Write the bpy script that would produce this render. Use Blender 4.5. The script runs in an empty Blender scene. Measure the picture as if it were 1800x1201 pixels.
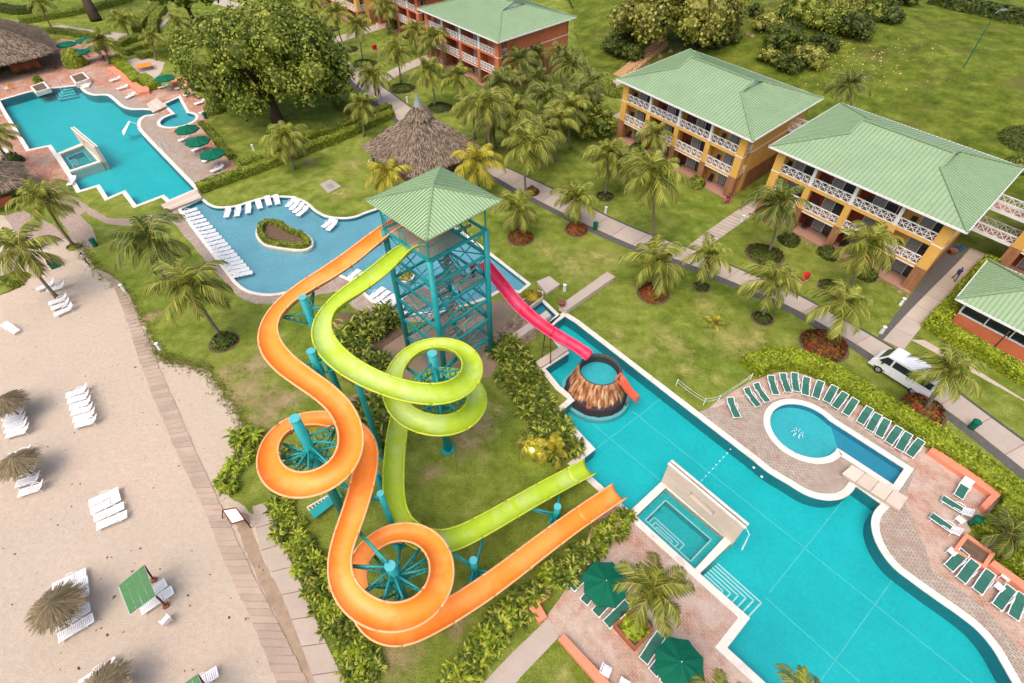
import bpy, bmesh, math, random
from mathutils import Vector, Matrix
from mathutils.geometry import delaunay_2d_cdt
random.seed(7)
R = math.radians
scene = bpy.context.scene
COL = scene.collection

# ---------------------------------------------------------------- camera, sky, sun, exposure
H, FPX, TH, CX, CY = 37.0, 925.0, R(46.5), 900.0, 600.5
cam_data = bpy.data.cameras.new('camera')
cam_data.sensor_width = 36.0
cam_data.lens = 36.0 * FPX / 1800.0
cam_data.clip_start, cam_data.clip_end = 0.5, 3000
cam = bpy.data.objects.new('camera', cam_data)
cam.location = (0, 0, H)
cam.rotation_euler = (R(90) - TH, 0, 0)
COL.objects.link(cam)
scene.camera = cam

SUN_EL, SUN_AZ = 60.0, 212.0          # the light comes from behind and left of the camera, through thin cloud
world = bpy.data.worlds.new('World'); scene.world = world; world.use_nodes = True
wn = world.node_tree.nodes
sky = wn.new('ShaderNodeTexSky'); sky.sky_type = 'NISHITA'; sky.sun_disc = False
sky.sun_elevation = R(SUN_EL); sky.sun_rotation = R(SUN_AZ)
sky.air_density = 1.0; sky.dust_density = 5.5; sky.ozone_density = 0.6
world.node_tree.links.new(sky.outputs[0], wn['Background'].inputs[0])
wn['Background'].inputs[1].default_value = 0.15
sd = bpy.data.lights.new('sun', 'SUN'); sd.energy = 0.55; sd.angle = R(75); sd.color = (1.0, .94, .85)
sun = bpy.data.objects.new('sun', sd); COL.objects.link(sun)
_a = R(SUN_AZ)
_d = Vector((math.sin(_a) * math.cos(R(SUN_EL)), math.cos(_a) * math.cos(R(SUN_EL)), math.sin(R(SUN_EL))))
sun.rotation_euler = _d.to_track_quat('Z', 'Y').to_euler(); sun.location = (0, 0, 80)
scene.view_settings.view_transform = 'Standard'; scene.view_settings.look = 'None'
scene.view_settings.gamma = 1.0; scene.view_settings.use_curve_mapping = False
scene.view_settings.exposure = 0.76
scene.render.engine = 'CYCLES'
scene.cycles.caustics_reflective = False; scene.cycles.caustics_refractive = False
scene.cycles.max_bounces = 6; scene.cycles.transparent_max_bounces = 8

# ---------------------------------------------------------------- survey: picture point -> place on the ground
def G(px, py, z=0.0):
    dx = (px - CX) / FPX; dy = -(py - CY) / FPX
    X = dx; Y = math.cos(TH) + dy * math.sin(TH); Z = -math.sin(TH) + dy * math.cos(TH)
    t = (H - z) / (-Z)
    return Vector((X * t, Y * t, z))
def P(x, y, z):
    z -= H
    d = y * math.cos(TH) - z * math.sin(TH); u = y * math.sin(TH) + z * math.cos(TH)
    return CX + FPX * x / d, CY - FPX * u / d
def smooth01(t):
    t = max(0.0, min(1.0, t)); return t * t * (3 - 2 * t)
def hz(x, y):                                   # the bank behind the buildings
    d = (x - 22) * .667 + (y - 100) * .745 - 1.0
    e = smooth01((x - 8) / 16.0)
    return (5.0 * smooth01(d / 45.0) + 2.5 * smooth01((d - 40) / 120)) * e
def GH(px, py):
    z = 0.0
    for _ in range(25):
        p = G(px, py, z); z = .5 * z + .5 * hz(p.x, p.y)
    return Vector((p.x, p.y, hz(p.x, p.y)))
def hgt(base, top):                             # height of a vertical thing from its foot and top in the picture
    b = G(*base); lo, hi = 0, 34
    for _ in range(50):
        m = (lo + hi) / 2
        if P(b.x, b.y, m)[1] > top[1]: lo = m
        else: hi = m
    return lo
def gp(pts, z=0.0): return [G(x, y, z).xy for x, y in pts]
def crom(pts, n=6, closed=False):
    out = []; m = len(pts); pts = [Vector(p) for p in pts]
    rng = m if closed else m - 1
    for i in range(rng):
        if closed: a, b, c, d = pts[i - 1], pts[i], pts[(i + 1) % m], pts[(i + 2) % m]
        else: a, b, c, d = pts[max(i - 1, 0)], pts[i], pts[i + 1], pts[min(i + 2, m - 1)]
        for k in range(n):
            t = k / n
            out.append(.5 * ((2 * b) + (c - a) * t + (2 * a - 5 * b + 4 * c - d) * t * t + (3 * b - a - 3 * c + d) * t ** 3))
    if not closed: out.append(pts[-1])
    return out
def resample(pts, step):
    out = [pts[0].copy()]; acc = 0.0
    for a, b in zip(pts, pts[1:]):
        L = (b - a).length; d = step - acc
        while d <= L:
            out.append(a + (b - a) * (d / L)); d += step
        acc = L - (d - step)
    return out
def inside(p, poly):
    x, y = p[0], p[1]; c = False; j = len(poly) - 1
    for i in range(len(poly)):
        xi, yi = poly[i][0], poly[i][1]; xj, yj = poly[j][0], poly[j][1]
        if (yi > y) != (yj > y) and x < (xj - xi) * (y - yi) / (yj - yi) + xi: c = not c
        j = i
    return c
def area(poly):
    return .5 * sum(poly[i - 1][0] * poly[i][1] - poly[i][0] * poly[i - 1][1] for i in range(len(poly)))
def offset(poly, d):                            # outward for d > 0
    poly = [Vector(p[:2]) for p in poly]
    s = 1 if area(poly) > 0 else -1
    out = []; n = len(poly)
    for i in range(n):
        a, b, c = poly[i - 1], poly[i], poly[(i + 1) % n]
        e1 = (b - a); e2 = (c - b)
        if e1.length < 1e-6 or e2.length < 1e-6: out.append(b.copy()); continue
        e1.normalize(); e2.normalize()
        n1 = Vector((e1.y, -e1.x)) * s; n2 = Vector((e2.y, -e2.x)) * s
        k = n1 + n2
        den = max(.35, 1 + n1.dot(n2))
        out.append(b + k * (d / den))
    return out
def rough(poly, amp, step, closed=True):
    out = []; n = len(poly); poly = [Vector(p[:2]) for p in poly]
    for i in range(n if closed else n - 1):
        a, b = poly[i], poly[(i + 1) % n]; L = (b - a).length; k = max(1, int(L / step))
        for j in range(k):
            p = a + (b - a) * (j / k)
            out.append(p + Vector((random.uniform(-amp, amp), random.uniform(-amp, amp))))
    return out

# ---------------------------------------------------------------- mesh builder
class MB:
    def __init__(s): s.v = []; s.f = []; s.m = []
    def add(s, vs, fs, mi=0):
        o = len(s.v); s.v.extend([tuple(v) for v in vs])
        s.f.extend([tuple(i + o for i in f) for f in fs]); s.m.extend([mi] * len(fs)); return s
    def box(s, c, size, rz=0.0, mi=0):
        hx, hy, hh = size[0] / 2, size[1] / 2, size[2] / 2; cs, sn = math.cos(rz), math.sin(rz)
        vs = []
        for z in (-hh, hh):
            for x, y in ((-hx, -hy), (hx, -hy), (hx, hy), (-hx, hy)):
                vs.append((c[0] + x * cs - y * sn, c[1] + x * sn + y * cs, c[2] + z))
        return s.add(vs, [(3, 2, 1, 0), (4, 5, 6, 7), (0, 1, 5, 4), (1, 2, 6, 5), (2, 3, 7, 6), (3, 0, 4, 7)], mi)
    def hexa(s, b, t, mi=0):                     # four base points, four top points
        return s.add(list(b) + list(t), [(3, 2, 1, 0), (4, 5, 6, 7), (0, 1, 5, 4), (1, 2, 6, 5), (2, 3, 7, 6), (3, 0, 4, 7)], mi)
    def bar(s, a, b, w, h=None, mi=0, up=(0, 0, 1)):
        a = Vector(a); b = Vector(b); h = h or w; d = (b - a)
        if d.length < 1e-6: return s
        d.normalize(); u = Vector(up)
        if abs(d.dot(u)) > .98: u = Vector((1, 0, 0))
        x = d.cross(u).normalized(); y = x.cross(d).normalized()
        q = [x * (-w / 2) + y * (-h / 2), x * (w / 2) + y * (-h / 2), x * (w / 2) + y * (h / 2), x * (-w / 2) + y * (h / 2)]
        return s.add([a + k for k in q] + [b + k for k in q], [(0, 1, 2, 3), (7, 6, 5, 4), (4, 5, 1, 0), (5, 6, 2, 1), (6, 7, 3, 2), (7, 4, 0, 3)], mi)
    def tube(s, pts, r, n=6, mi=0, cap=True):
        pts = [Vector(p) for p in pts]; m = len(pts); vs = []; fs = []
        rs = r if isinstance(r, (list, tuple)) else [r] * m
        for i, p in enumerate(pts):
            d = (pts[min(i + 1, m - 1)] - pts[max(i - 1, 0)])
            if d.length < 1e-9: d = Vector((0, 0, 1))
            d.normalize(); u = Vector((0, 0, 1)) if abs(d.z) < .95 else Vector((1, 0, 0))
            x = d.cross(u).normalized(); y = d.cross(x).normalized()
            for k in range(n):
                a = 2 * math.pi * k / n
                vs.append(p + (x * math.cos(a) + y * math.sin(a)) * rs[i])
        for i in range(m - 1):
            for k in range(n):
                a, b = i * n + k, i * n + (k + 1) % n
                fs.append((a, b, b + n, a + n))
        if cap:
            fs.append(tuple(range(n - 1, -1, -1))); fs.append(tuple((m - 1) * n + k for k in range(n)))
        return s.add(vs, fs, mi)
    def prism(s, poly, z0, z1, mi=0, bottom=False):
        poly = [(p[0], p[1]) for p in poly]
        if area(poly) < 0: poly = poly[::-1]
        n = len(poly)
        vs = [(x, y, z0) for x, y in poly] + [(x, y, z1) for x, y in poly]
        fs = [tuple(range(n, 2 * n))] + [(i, (i + 1) % n, (i + 1) % n + n, i + n) for i in range(n)]
        if bottom: fs.append(tuple(range(n - 1, -1, -1)))
        return s.add(vs, fs, mi)
    def band(s, inner, outer, z0, z1, mi=0, closed=True):   # ring with a top, an inner and an outer face
        n = len(inner); vs = []; fs = []
        for p, q in zip(inner, outer):
            vs += [(p[0], p[1], z0), (p[0], p[1], z1), (q[0], q[1], z1), (q[0], q[1], z0)]
        for i in range(n if closed else n - 1):
            a = 4 * i; b = 4 * ((i + 1) % n)
            fs += [(a, a + 1, b + 1, b), (a + 1, a + 2, b + 2, b + 1), (a + 2, a + 3, b + 3, b + 2)]
        if not closed:
            fs += [(0, 3, 2, 1), (4 * n - 4, 4 * n - 3, 4 * n - 2, 4 * n - 1)]
        return s.add(vs, fs, mi)
    def lathe(s, c, prof, n=16, mi=0, cap=False):   # profile of (r, z)
        vs = []; fs = []; m = len(prof)
        for r, z in prof:
            for k in range(n):
                a = 2 * math.pi * k / n; vs.append((c[0] + r * math.cos(a), c[1] + r * math.sin(a), c[2] + z))
        for i in range(m - 1):
            for k in range(n):
                a, b = i * n + k, i * n + (k + 1) % n; fs.append((a, b, b + n, a + n))
        if cap: fs.append(tuple((m - 1) * n + k for k in range(n)))
        return s.add(vs, fs, mi)
    def mesh(s, name, mats):
        me = bpy.data.meshes.new(name); me.from_pydata(s.v, [], s.f)
        for m in (mats if isinstance(mats, (list, tuple)) else [mats]): me.materials.append(m)
        if any(s.m): me.polygons.foreach_set('material_index', s.m)
        me.update(); return me
    def build(s, name, mats, parent=None, smooth=False, local=False):
        me = s.mesh(name, mats)
        if smooth: me.polygons.foreach_set('use_smooth', [True] * len(me.polygons))
        return link(name, me, parent, local)
def link(name, me, parent=None, local=False):
    o = bpy.data.objects.new(name, me); COL.objects.link(o)
    if parent is not None:
        o.parent = parent
        if not local:
            mw = parent.matrix_basis.copy(); q = parent.parent
            mw = wmat(parent)
            o.matrix_parent_inverse = mw.inverted()
    return o
def wmat(o):
    m = o.matrix_basis.copy()
    if o.parent is not None: m = wmat(o.parent) @ o.matrix_parent_inverse @ m
    return m
def tag(o, label=None, cat=None, group=None, kind=None):
    if label: o['label'] = label
    if cat: o['category'] = cat
    if group: o['group'] = group
    if kind: o['kind'] = kind
    return o
def thing(name, label, cat, loc=(0, 0, 0), rz=0.0, group=None):
    o = bpy.data.objects.new(name, None); COL.objects.link(o); o.empty_display_size = .2
    o.location = loc; o.rotation_euler = (0, 0, rz)
    return tag(o, label, cat, group)
def struct(name, mb, mats, smooth=False): return tag(mb.build(name, mats, None, smooth), kind='structure')
def copy_tree(root, parent=None):
    c = root.copy(); COL.objects.link(c)
    if parent is not None: c.parent = parent
    for ch in list(root.children): copy_tree(ch, c)
    return c
ORD = ['first', 'second', 'third', 'fourth', 'fifth', 'sixth', 'seventh', 'eighth', 'ninth', 'tenth', 'eleventh', 'twelfth', 'thirteenth',
       'fourteenth', 'fifteenth', 'sixteenth', 'seventeenth', 'eighteenth', 'nineteenth', 'twentieth', 'twenty-first', 'twenty-second']
def sheet(name, poly, z, mat, holes=(), pts=(), zf=None, keep=None):
    vs = []; es = []
    def loop(pl):
        o = len(vs); n = len(pl); vs.extend([Vector((p[0], p[1])) for p in pl]); es.extend([(o + i, o + (i + 1) % n) for i in range(n)])
    loop(poly)
    for h in holes: loop(h)
    vs.extend([Vector((p[0], p[1])) for p in pts])
    V, E, F, *_ = delaunay_2d_cdt(vs, es, [], 0, 1e-5)
    out = []
    for f in F:
        c = (V[f[0]] + V[f[1]] + V[f[2]]) / 3
        if inside(c, poly) and not any(inside(c, h) for h in holes):
            a, b, d = V[f[0]], V[f[1]], V[f[2]]
            out.append(f if (b - a).cross(d - a) > 0 else (f[0], f[2], f[1]))
    mb = MB(); mb.add([(v.x, v.y, z + (zf(v.x, v.y) if zf else 0)) for v in V], out)
    o = mb.build(name, mat, None, bool(zf)); tag(o, kind='structure'); return o
# ---------------------------------------------------------------- materials
def S(r, g, b, k=1.0):
    f = lambda c: ((c / 255 / 12.92) if c / 255 <= .04045 else ((c / 255 + .055) / 1.055) ** 2.4)
    return (f(r) * k, f(g) * k, f(b) * k, 1)
class NT:
    def __init__(s, name):
        s.m = bpy.data.materials.new(name); s.m.use_nodes = True; s.t = s.m.node_tree; s.n = s.t.nodes; s.b = s.n['Principled BSDF']
        s.out = s.n['Material Output']
    def new(s, kind, **kw):
        nd = s.n.new(kind)
        for k, v in kw.items():
            if k.startswith('i_'):
                key = k[2:]; nd.inputs[int(key) if key.isdigit() else key.replace('_', ' ')].default_value = v
            else: setattr(nd, k, v)
        return nd
    def ln(s, a, b): s.t.links.new(a, b)
    def coord(s, which='world', rot=0.0, scale=(1, 1, 1)):
        if which == 'world': o = s.new('ShaderNodeNewGeometry').outputs['Position']
        else: o = s.new('ShaderNodeTexCoord').outputs['Object']
        if rot or scale != (1, 1, 1):
            mp = s.new('ShaderNodeMapping'); mp.inputs['Rotation'].default_value = (0, 0, rot); mp.inputs['Scale'].default_value = scale
            s.ln(o, mp.inputs[0]); o = mp.outputs[0]
        return o
    def noise(s, vec, scale, detail=3.0, rough=.55):
        n = s.new('ShaderNodeTexNoise'); n.inputs['Scale'].default_value = scale; n.inputs['Detail'].default_value = detail
        n.inputs['Roughness'].default_value = rough; s.ln(vec, n.inputs['Vector']); return n.outputs['Fac']
    def ramp(s, fac, stops):
        r = s.new('ShaderNodeValToRGB'); e = r.color_ramp.elements
        while len(e) < len(stops): e.new(.5)
        for k, (p, c) in zip(e, stops): k.position = p; k.color = c if len(c) == 4 else (*c, 1)
        s.ln(fac, r.inputs[0]); return r.outputs[0]
    def mix(s, fac, a, b, mode='MIX'):
        m = s.new('ShaderNodeMix'); m.data_type = 'RGBA'; m.blend_type = mode
        for sock, v in ((m.inputs[0], fac), (m.inputs[6], a), (m.inputs[7], b)):
            if hasattr(v, 'links'): s.ln(v, sock)
            else: sock.default_value = v
        return m.outputs[2]
    def mul(s, col, fac, lo, hi):
        r = s.new('ShaderNodeMapRange'); s.ln(fac, r.inputs[0]); r.inputs[3].default_value = lo; r.inputs[4].default_value = hi
        r.inputs[1].default_value = .25; r.inputs[2].default_value = .75
        v = s.new('ShaderNodeVectorMath', operation='SCALE'); 
        if hasattr(col, 'links'): s.ln(col, v.inputs[0])
        else: v.inputs[0].default_value = col[:3]
        s.ln(r.outputs[0], v.inputs['Scale']); return v.outputs[0]
    def bump(s, fac, strength, dist=.05):
        b = s.new('ShaderNodeBump'); b.inputs['Strength'].default_value = strength; b.inputs['Distance'].default_value = dist
        s.ln(fac, b.inputs['Height']); return b.outputs[0]
    def done(s, col=None, rough=None, nrm=None, spec=None, metal=None):
        if col is not None:
            if hasattr(col, 'links'): s.ln(col, s.b.inputs['Base Color'])
            else: s.b.inputs['Base Color'].default_value = col
        if rough is not None: s.b.inputs['Roughness'].default_value = rough
        if nrm is not None: s.ln(nrm, s.b.inputs['Normal'])
        if spec is not None: s.b.inputs['Specular IOR Level'].default_value = spec
        if metal is not None: s.b.inputs['Metallic'].default_value = metal
        return s.m
def simple(name, col, rough=.55, var=.18, scale=1.5, bump=0.0, spec=.35, which='world', metal=None, dirt=None):
    t = NT(name); c = t.coord(which)
    n = t.noise(c, scale, 5, .65)
    k = t.mul(col, n, 1 - var, 1 + var)
    if dirt:
        n2 = t.noise(c, scale * .35 + .2, 6, .7)
        k = t.mix(t.ramp(n2, [(.52, (0, 0, 0)), (.72, (.7, .7, .7))]), k, dirt)
    nr = t.bump(t.noise(c, scale * 14, 3), bump, .02) if bump else None
    return t.done(k, rough, nr, spec, metal)
def grass_mat():
    t = NT('lawn_grass'); c = t.coord()
    big = t.noise(c, .07, 4, .6); mid = t.noise(c, .55, 5, .65); fine = t.noise(c, 9, 4, .75); dry = t.noise(c, .22, 6, .68)
    base = t.ramp(mid, [(.28, S(108, 122, 42, .78)), (.5, S(142, 153, 64, .80)), (.72, S(172, 176, 94, .82))])
    lush = t.ramp(mid, [(.28, S(90, 110, 32, .76)), (.55, S(124, 142, 52, .78)), (.75, S(158, 168, 80, .8))])
    k = t.mix(t.ramp(big, [(.4, (0, 0, 0)), (.6, (1, 1, 1))]), base, lush)
    k = t.mix(t.ramp(dry, [(.58, (0, 0, 0)), (.78, (.6, .6, .6))]), k, S(184, 174, 104, .74))
    worn = t.noise(c, .42, 7, .72); k = t.mix(t.ramp(worn, [(.66, (0, 0, 0)), (.78, (.6, .6, .6))]), k, S(186, 162, 118, .74))
    k = t.mul(k, fine, .5, 1.45); k = t.mul(k, t.noise(c, 2.6, 5, .7), .86, 1.14)
    return t.done(k, .9, t.bump(fine, .9, .12), .08)
def bank_mat():
    t = NT('bank_grass'); c = t.coord()
    mid = t.noise(c, .35, 6, .7); fine = t.noise(c, 5, 4, .75); dry = t.noise(c, .12, 6, .68)
    k = t.ramp(mid, [(.3, S(80, 96, 28, .66)), (.5, S(114, 130, 40, .7)), (.7, S(150, 158, 64, .74))])
    k = t.mix(t.ramp(dry, [(.54, (0, 0, 0)), (.72, (.7, .7, .7))]), k, S(136, 126, 72, .62))
    k = t.mul(k, fine, .55, 1.4)
    return t.done(k, .9, t.bump(fine, 1.0, .2), .1)
def sand_mat():
    t = NT('beach_sand'); c = t.coord()
    a = t.noise(c, .08, 4, .6); b = t.noise(c, 2.6, 5, .7); f = t.noise(c, 22, 3, .7)
    k = t.ramp(a, [(.3, S(228, 208, 187, .87)), (.5, S(222, 203, 182, .87)), (.7, S(230, 205, 184, .87))])
    k = t.mul(k, b, .88, 1.09); k = t.mul(k, f, .84, 1.12)
    h = t.new('ShaderNodeMath', operation='ADD'); t.ln(b, h.inputs[0]); t.ln(f, h.inputs[1])
    return t.done(k, .95, t.bump(h.outputs[0], .8, .14), .1)
def brick_mat(name, c1, c2, mortar, patch, rot, scale=(2.2), patchlev=.5):
    t = NT(name); c = t.coord('world', rot)
    b = t.new('ShaderNodeTexBrick'); b.inputs['Color1'].default_value = c1; b.inputs['Color2'].default_value = c2
    b.inputs['Mortar'].default_value = mortar; b.inputs['Scale'].default_value = scale; b.inputs['Mortar Size'].default_value = .028
    b.inputs['Brick Width'].default_value = .5; b.inputs['Row Height'].default_value = .25; t.ln(c, b.inputs['Vector'])
    n = t.noise(c, .28, 6, .7); n2 = t.noise(c, 1.7, 5, .7); n3 = t.noise(c, 11, 3, .7)
    k = t.mix(t.ramp(n, [(patchlev - .1, (0, 0, 0)), (patchlev + .1, (1, 1, 1))]), b.outputs[0], patch)
    n4 = t.noise(c, .8, 7, .75); k = t.mix(t.ramp(n4, [(.60, (0, 0, 0)), (.66, (.6, .6, .6))]), k, S(190, 128, 100, .72))
    k = t.mul(k, n2, .82, 1.16); k = t.mul(k, n3, .82, 1.16)
    return t.done(k, .8, t.bump(b.outputs['Fac'], -.25, .02), .2)
def concrete_mat(name, col, var=.1):
    t = NT(name); c = t.coord()
    a = t.noise(c, .5, 6, .7); f = t.noise(c, 14, 4, .7); s_ = t.noise(c, .9, 6, .75)
    k = t.mul(col, a, 1 - var, 1 + var); k = t.mul(k, f, .92, 1.07)
    k = t.mix(t.ramp(s_, [(.6, (0, 0, 0)), (.8, (.55, .55, .55))]), k, S(120, 104, 92, .7))
    oi = t.new('ShaderNodeObjectInfo'); k = t.mul(k, oi.outputs['Random'], .93, 1.07)
    return t.done(k, .85, t.bump(f, .3, .02), .2)
def leaf_mat(name, cols, rough=.55, transl=.25, nscale=.8):
    t = NT(name); g = t.new('ShaderNodeNewGeometry')
    k = t.ramp(g.outputs['Random Per Island'], [(i / max(1, len(cols) - 1), c) for i, c in enumerate(cols)])
    n = t.noise(t.coord(), nscale, 4, .6); k = t.mul(k, n, .68, 1.32)
    oi = t.new('ShaderNodeObjectInfo'); k = t.mul(k, oi.outputs['Random'], .86, 1.14)
    t.done(k, rough, None, .3)
    tr = t.new('ShaderNodeBsdfTranslucent'); t.ln(k, tr.inputs[0])
    mx = t.new('ShaderNodeMixShader'); mx.inputs[0].default_value = transl
    t.ln(t.b.outputs[0], mx.inputs[1]); t.ln(tr.outputs[0], mx.inputs[2]); t.ln(mx.outputs[0], t.out.inputs[0])
    return t.m
def water_mat(name, tint, ripple=.35, scale=2.2):
    t = NT(name); c = t.coord()
    a = t.noise(c, scale, 5, .65); b = t.noise(c, scale * 3.5, 3, .6)
    h = t.new('ShaderNodeMath', operation='ADD'); t.ln(a, h.inputs[0]); t.ln(b, h.inputs[1])
    nr = t.bump(h.outputs[0], ripple, .06)
    tr = t.new('ShaderNodeBsdfTransparent'); tr.inputs[0].default_value = tint
    gl = t.new('ShaderNodeBsdfGlossy'); gl.inputs['Roughness'].default_value = .08; t.ln(nr, gl.inputs['Normal'])
    fr = t.new('ShaderNodeFresnel'); fr.inputs[0].default_value = 1.33; t.ln(nr, fr.inputs['Normal'])
    mx = t.new('ShaderNodeMixShader'); t.ln(fr.outputs[0], mx.inputs[0]); t.ln(tr.outputs[0], mx.inputs[1]); t.ln(gl.outputs[0], mx.inputs[2])
    t.n.remove(t.b); t.ln(mx.outputs[0], t.out.inputs[0]); return t.m
def pool_tile(name, col, var=.1):
    t = NT(name); c = t.coord()
    a = t.noise(c, .35, 5, .6); r = t.noise(c, 3.2, 4, .7); f = t.noise(c, 13, 3, .7)
    k = t.mul(col, a, 1 - var, 1 + var); k = t.mul(k, r, .9, 1.1); k = t.mul(k, f, .88, 1.12)  # mosaic tone variation; its finer mottling also paints water ripples into the colour
    return t.done(k, .5, None, .3)
def thatch_mat():
    t = NT('palm_thatch'); g = t.new('ShaderNodeNewGeometry')
    k = t.ramp(g.outputs['Random Per Island'], [(0, S(86, 74, 62, .75)), (.4, S(128, 112, 98, .8)), (.75, S(158, 140, 122, .85)), (1, S(178, 158, 132, .85))])
    k = t.mul(k, t.noise(t.coord(), 1.3, 5, .7), .75, 1.25)
    return t.done(k, .95, None, .05)
def slide_mat(name, col, col2):
    t = NT(name); c = t.coord()
    n = t.noise(c, .35, 4, .6); s_ = t.noise(t.coord('world', .4, (1, 1, .3)), 2.2, 5, .7)
    k = t.mix(t.ramp(n, [(.47, (0, 0, 0)), (.58, (1, 1, 1))]), col, col2)
    k = t.mul(k, s_, .9, 1.1)
    return t.done(k, .42, None, .4)
def roof_mat(name, col):
    t = NT(name); c = t.coord()
    n = t.noise(c, .35, 6, .7); f = t.noise(c, 6, 4, .75); r = t.noise(c, 1.6, 6, .75)
    k = t.mul(col, n, .88, 1.12); k = t.mul(k, f, .9, 1.1)
    k = t.mix(t.ramp(r, [(.58, (0, 0, 0)), (.8, (.6, .6, .6))]), k, S(150, 138, 96, .75))
    return t.done(k, .5, None, .35)
def stone_wall_mat(name, cols):
    t = NT(name); c = t.coord('world', 0, (1, 1, 1.6))
    v = t.new('ShaderNodeTexVoronoi'); v.inputs['Scale'].default_value = 3.0; t.ln(c, v.inputs['Vector'])
    k = t.ramp(t.mul(v.outputs['Color'], v.outputs['Color'], .6, 1.0), [(0, cols[0]), (.4, cols[1]), (.8, cols[2])])
    k = t.mul(k, t.noise(c, 5, 4), .8, 1.2)
    return t.done(k, .85, t.bump(v.outputs['Distance'], -.5, .05), .2)
def volcano_mat():
    t = NT('volcano_rock'); c = t.coord('obj')
    sep = t.new('ShaderNodeSeparateXYZ'); t.ln(c, sep.inputs[0])
    at = t.new('ShaderNodeMath', operation='ARCTAN2'); t.ln(sep.outputs[1], at.inputs[0]); t.ln(sep.outputs[0], at.inputs[1])
    cb = t.new('ShaderNodeCombineXYZ'); t.ln(at.outputs[0], cb.inputs[0])
    zz = t.new('ShaderNodeMath', operation='MULTIPLY'); t.ln(sep.outputs[2], zz.inputs[0]); zz.inputs[1].default_value = .10; t.ln(zz.outputs[0], cb.inputs[1])
    n = t.noise(cb.outputs[0], 3.2, 3, .6); n2 = t.noise(cb.outputs[0], 9.0, 3, .6)
    mr = t.new('ShaderNodeMapRange'); t.ln(sep.outputs[2], mr.inputs[0]); mr.inputs[1].default_value = .2; mr.inputs[2].default_value = 2.2
    ad = t.new('ShaderNodeMath', operation='ADD'); t.ln(n, ad.inputs[0]); t.ln(mr.outputs[0], ad.inputs[1]); mr.inputs[1].default_value = .3; mr.inputs[2].default_value = 3.0
    lava = t.ramp(n2, [(.3, S(96, 58, 48, .8)), (.47, S(176, 106, 66, .8)), (.6, S(222, 180, 130, .8)), (.7, S(236, 214, 184, .8))])
    k = t.mix(t.ramp(ad.outputs[0], [(.92, (0, 0, 0)), (1.0, (1, 1, 1))]), S(78, 60, 66, .8), lava)
    return t.done(k, .7, t.bump(n2, .6, .08), .3)

M = {}
M['grass'] = grass_mat(); M['bank'] = bank_mat(); M['sand'] = sand_mat()
GR = R(49)                                        # the resort's paving grid
M['deck'] = brick_mat('deck_brick', S(216, 170, 146, .78), S(198, 148, 124, .75), S(156, 120, 104, .68), S(206, 184, 168, .78), GR, 1.5, .47)
M['deck_red'] = brick_mat('deck_brick_red', S(220, 166, 138, .78), S(194, 132, 106, .74), S(146, 106, 90, .66), S(208, 180, 160, .78), GR, 1.5, .55)
M['deck_grey'] = brick_mat('deck_stone_grey', S(202, 187, 171, .76), S(186, 168, 152, .73), S(148, 130, 117, .68), S(176, 148, 130, .72), GR, 1.4, .60)
M['paver'] = brick_mat('path_paver', S(206, 184, 168, .74), S(190, 168, 152, .74), S(138, 118, 104, .7), S(186, 158, 140, .74), R(70), 1.2, .6)
M['slab'] = concrete_mat('walk_slab', S(202, 186, 172, .74)); M['joint'] = simple('red_joint', S(176, 120, 108, .7), .9, .2)
M['asphalt'] = simple('dark_verge', S(112, 108, 104, .62), .95, .25, 3, .4)
M['edge'] = simple('path_edging', S(96, 100, 92, .6), .9, .25, 3)
M['concrete'] = concrete_mat('grey_concrete', S(196, 180, 166, .72), .14)
M['pad'] = concrete_mat('brown_paving', S(172, 148, 124, .66), .16); M['dirt'] = simple('pale_dirt', S(182, 158, 134, .7), .95, .25, 1.6, .4, .1); M['plank'] = concrete_mat('weathered_plank', S(196, 174, 156, .72), .16)
M['soil'] = simple('bare_soil', S(128, 104, 82, .6), .95, .3, 2.5, .5); M['mulch'] = simple('dry_leaf_litter', S(132, 112, 92, .6), .95, .5, 6, .8)
M['coping'] = simple('pool_coping', S(236, 228, 216, .82), .7, .08, 2.2, .15, dirt=S(196, 180, 164, .8))
M['traver'] = concrete_mat('travertine', S(222, 204, 186, .78), .12)
M['white'] = simple('white_paint', S(238, 238, 238, .86), .5, .06, 2); M['plastic'] = simple('white_plastic', S(242, 242, 244, .88), .4, .05, 3)
M['tile_deep'] = pool_tile('pool_tile_turquoise', S(22, 192, 198, .92)); M['tile_wall'] = pool_tile('pool_wall_teal', S(40, 150, 162, .8))
M['tile_mid'] = pool_tile('pool_tile_blue', S(122, 188, 208, .86), .12); M['tile_kid'] = pool_tile('kid_pool_tile', S(64, 200, 210, .9)); M['tile_chan'] = pool_tile('channel_tile', S(52, 158, 190, .85))
M['tile_pale'] = pool_tile('pale_pool_step', S(120, 200, 206, .85)); M['tile_line'] = simple('white_tile_line', S(200, 238, 236, .9), .5, .05)
M['line_soft'] = simple('pale_tile_line', S(96, 214, 216, .92), .5, .15, 1.5)
M['water'] = water_mat('pool_water', (.90, .985, .99, 1), .4, 2.0); M['water_mid'] = water_mat('shallow_water', (.93, .985, .99, 1), .9, 3.2)
M['splash'] = simple('falling_water', S(225, 245, 248, .9), .3, .05)
M['teal'] = simple('teal_steel', S(30, 158, 160, .84), .42, .16, 1.2, 0, .45, dirt=S(44, 134, 132, .74)); M['teal_light'] = simple('teal_cap', S(88, 190, 194, .8), .5, .1)
M['orange'] = slide_mat('orange_fibreglass', S(255, 148, 50, .9), S(255, 162, 76, .9)); M['orange_rim'] = simple('orange_rim', S(250, 180, 124, .88), .45, .08)
M['green'] = slide_mat('lime_fibreglass', S(182, 208, 52, .86), S(190, 212, 112, .86)); M['green_rim'] = simple('lime_rim', S(198, 210, 60, .84), .45, .08)
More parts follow.
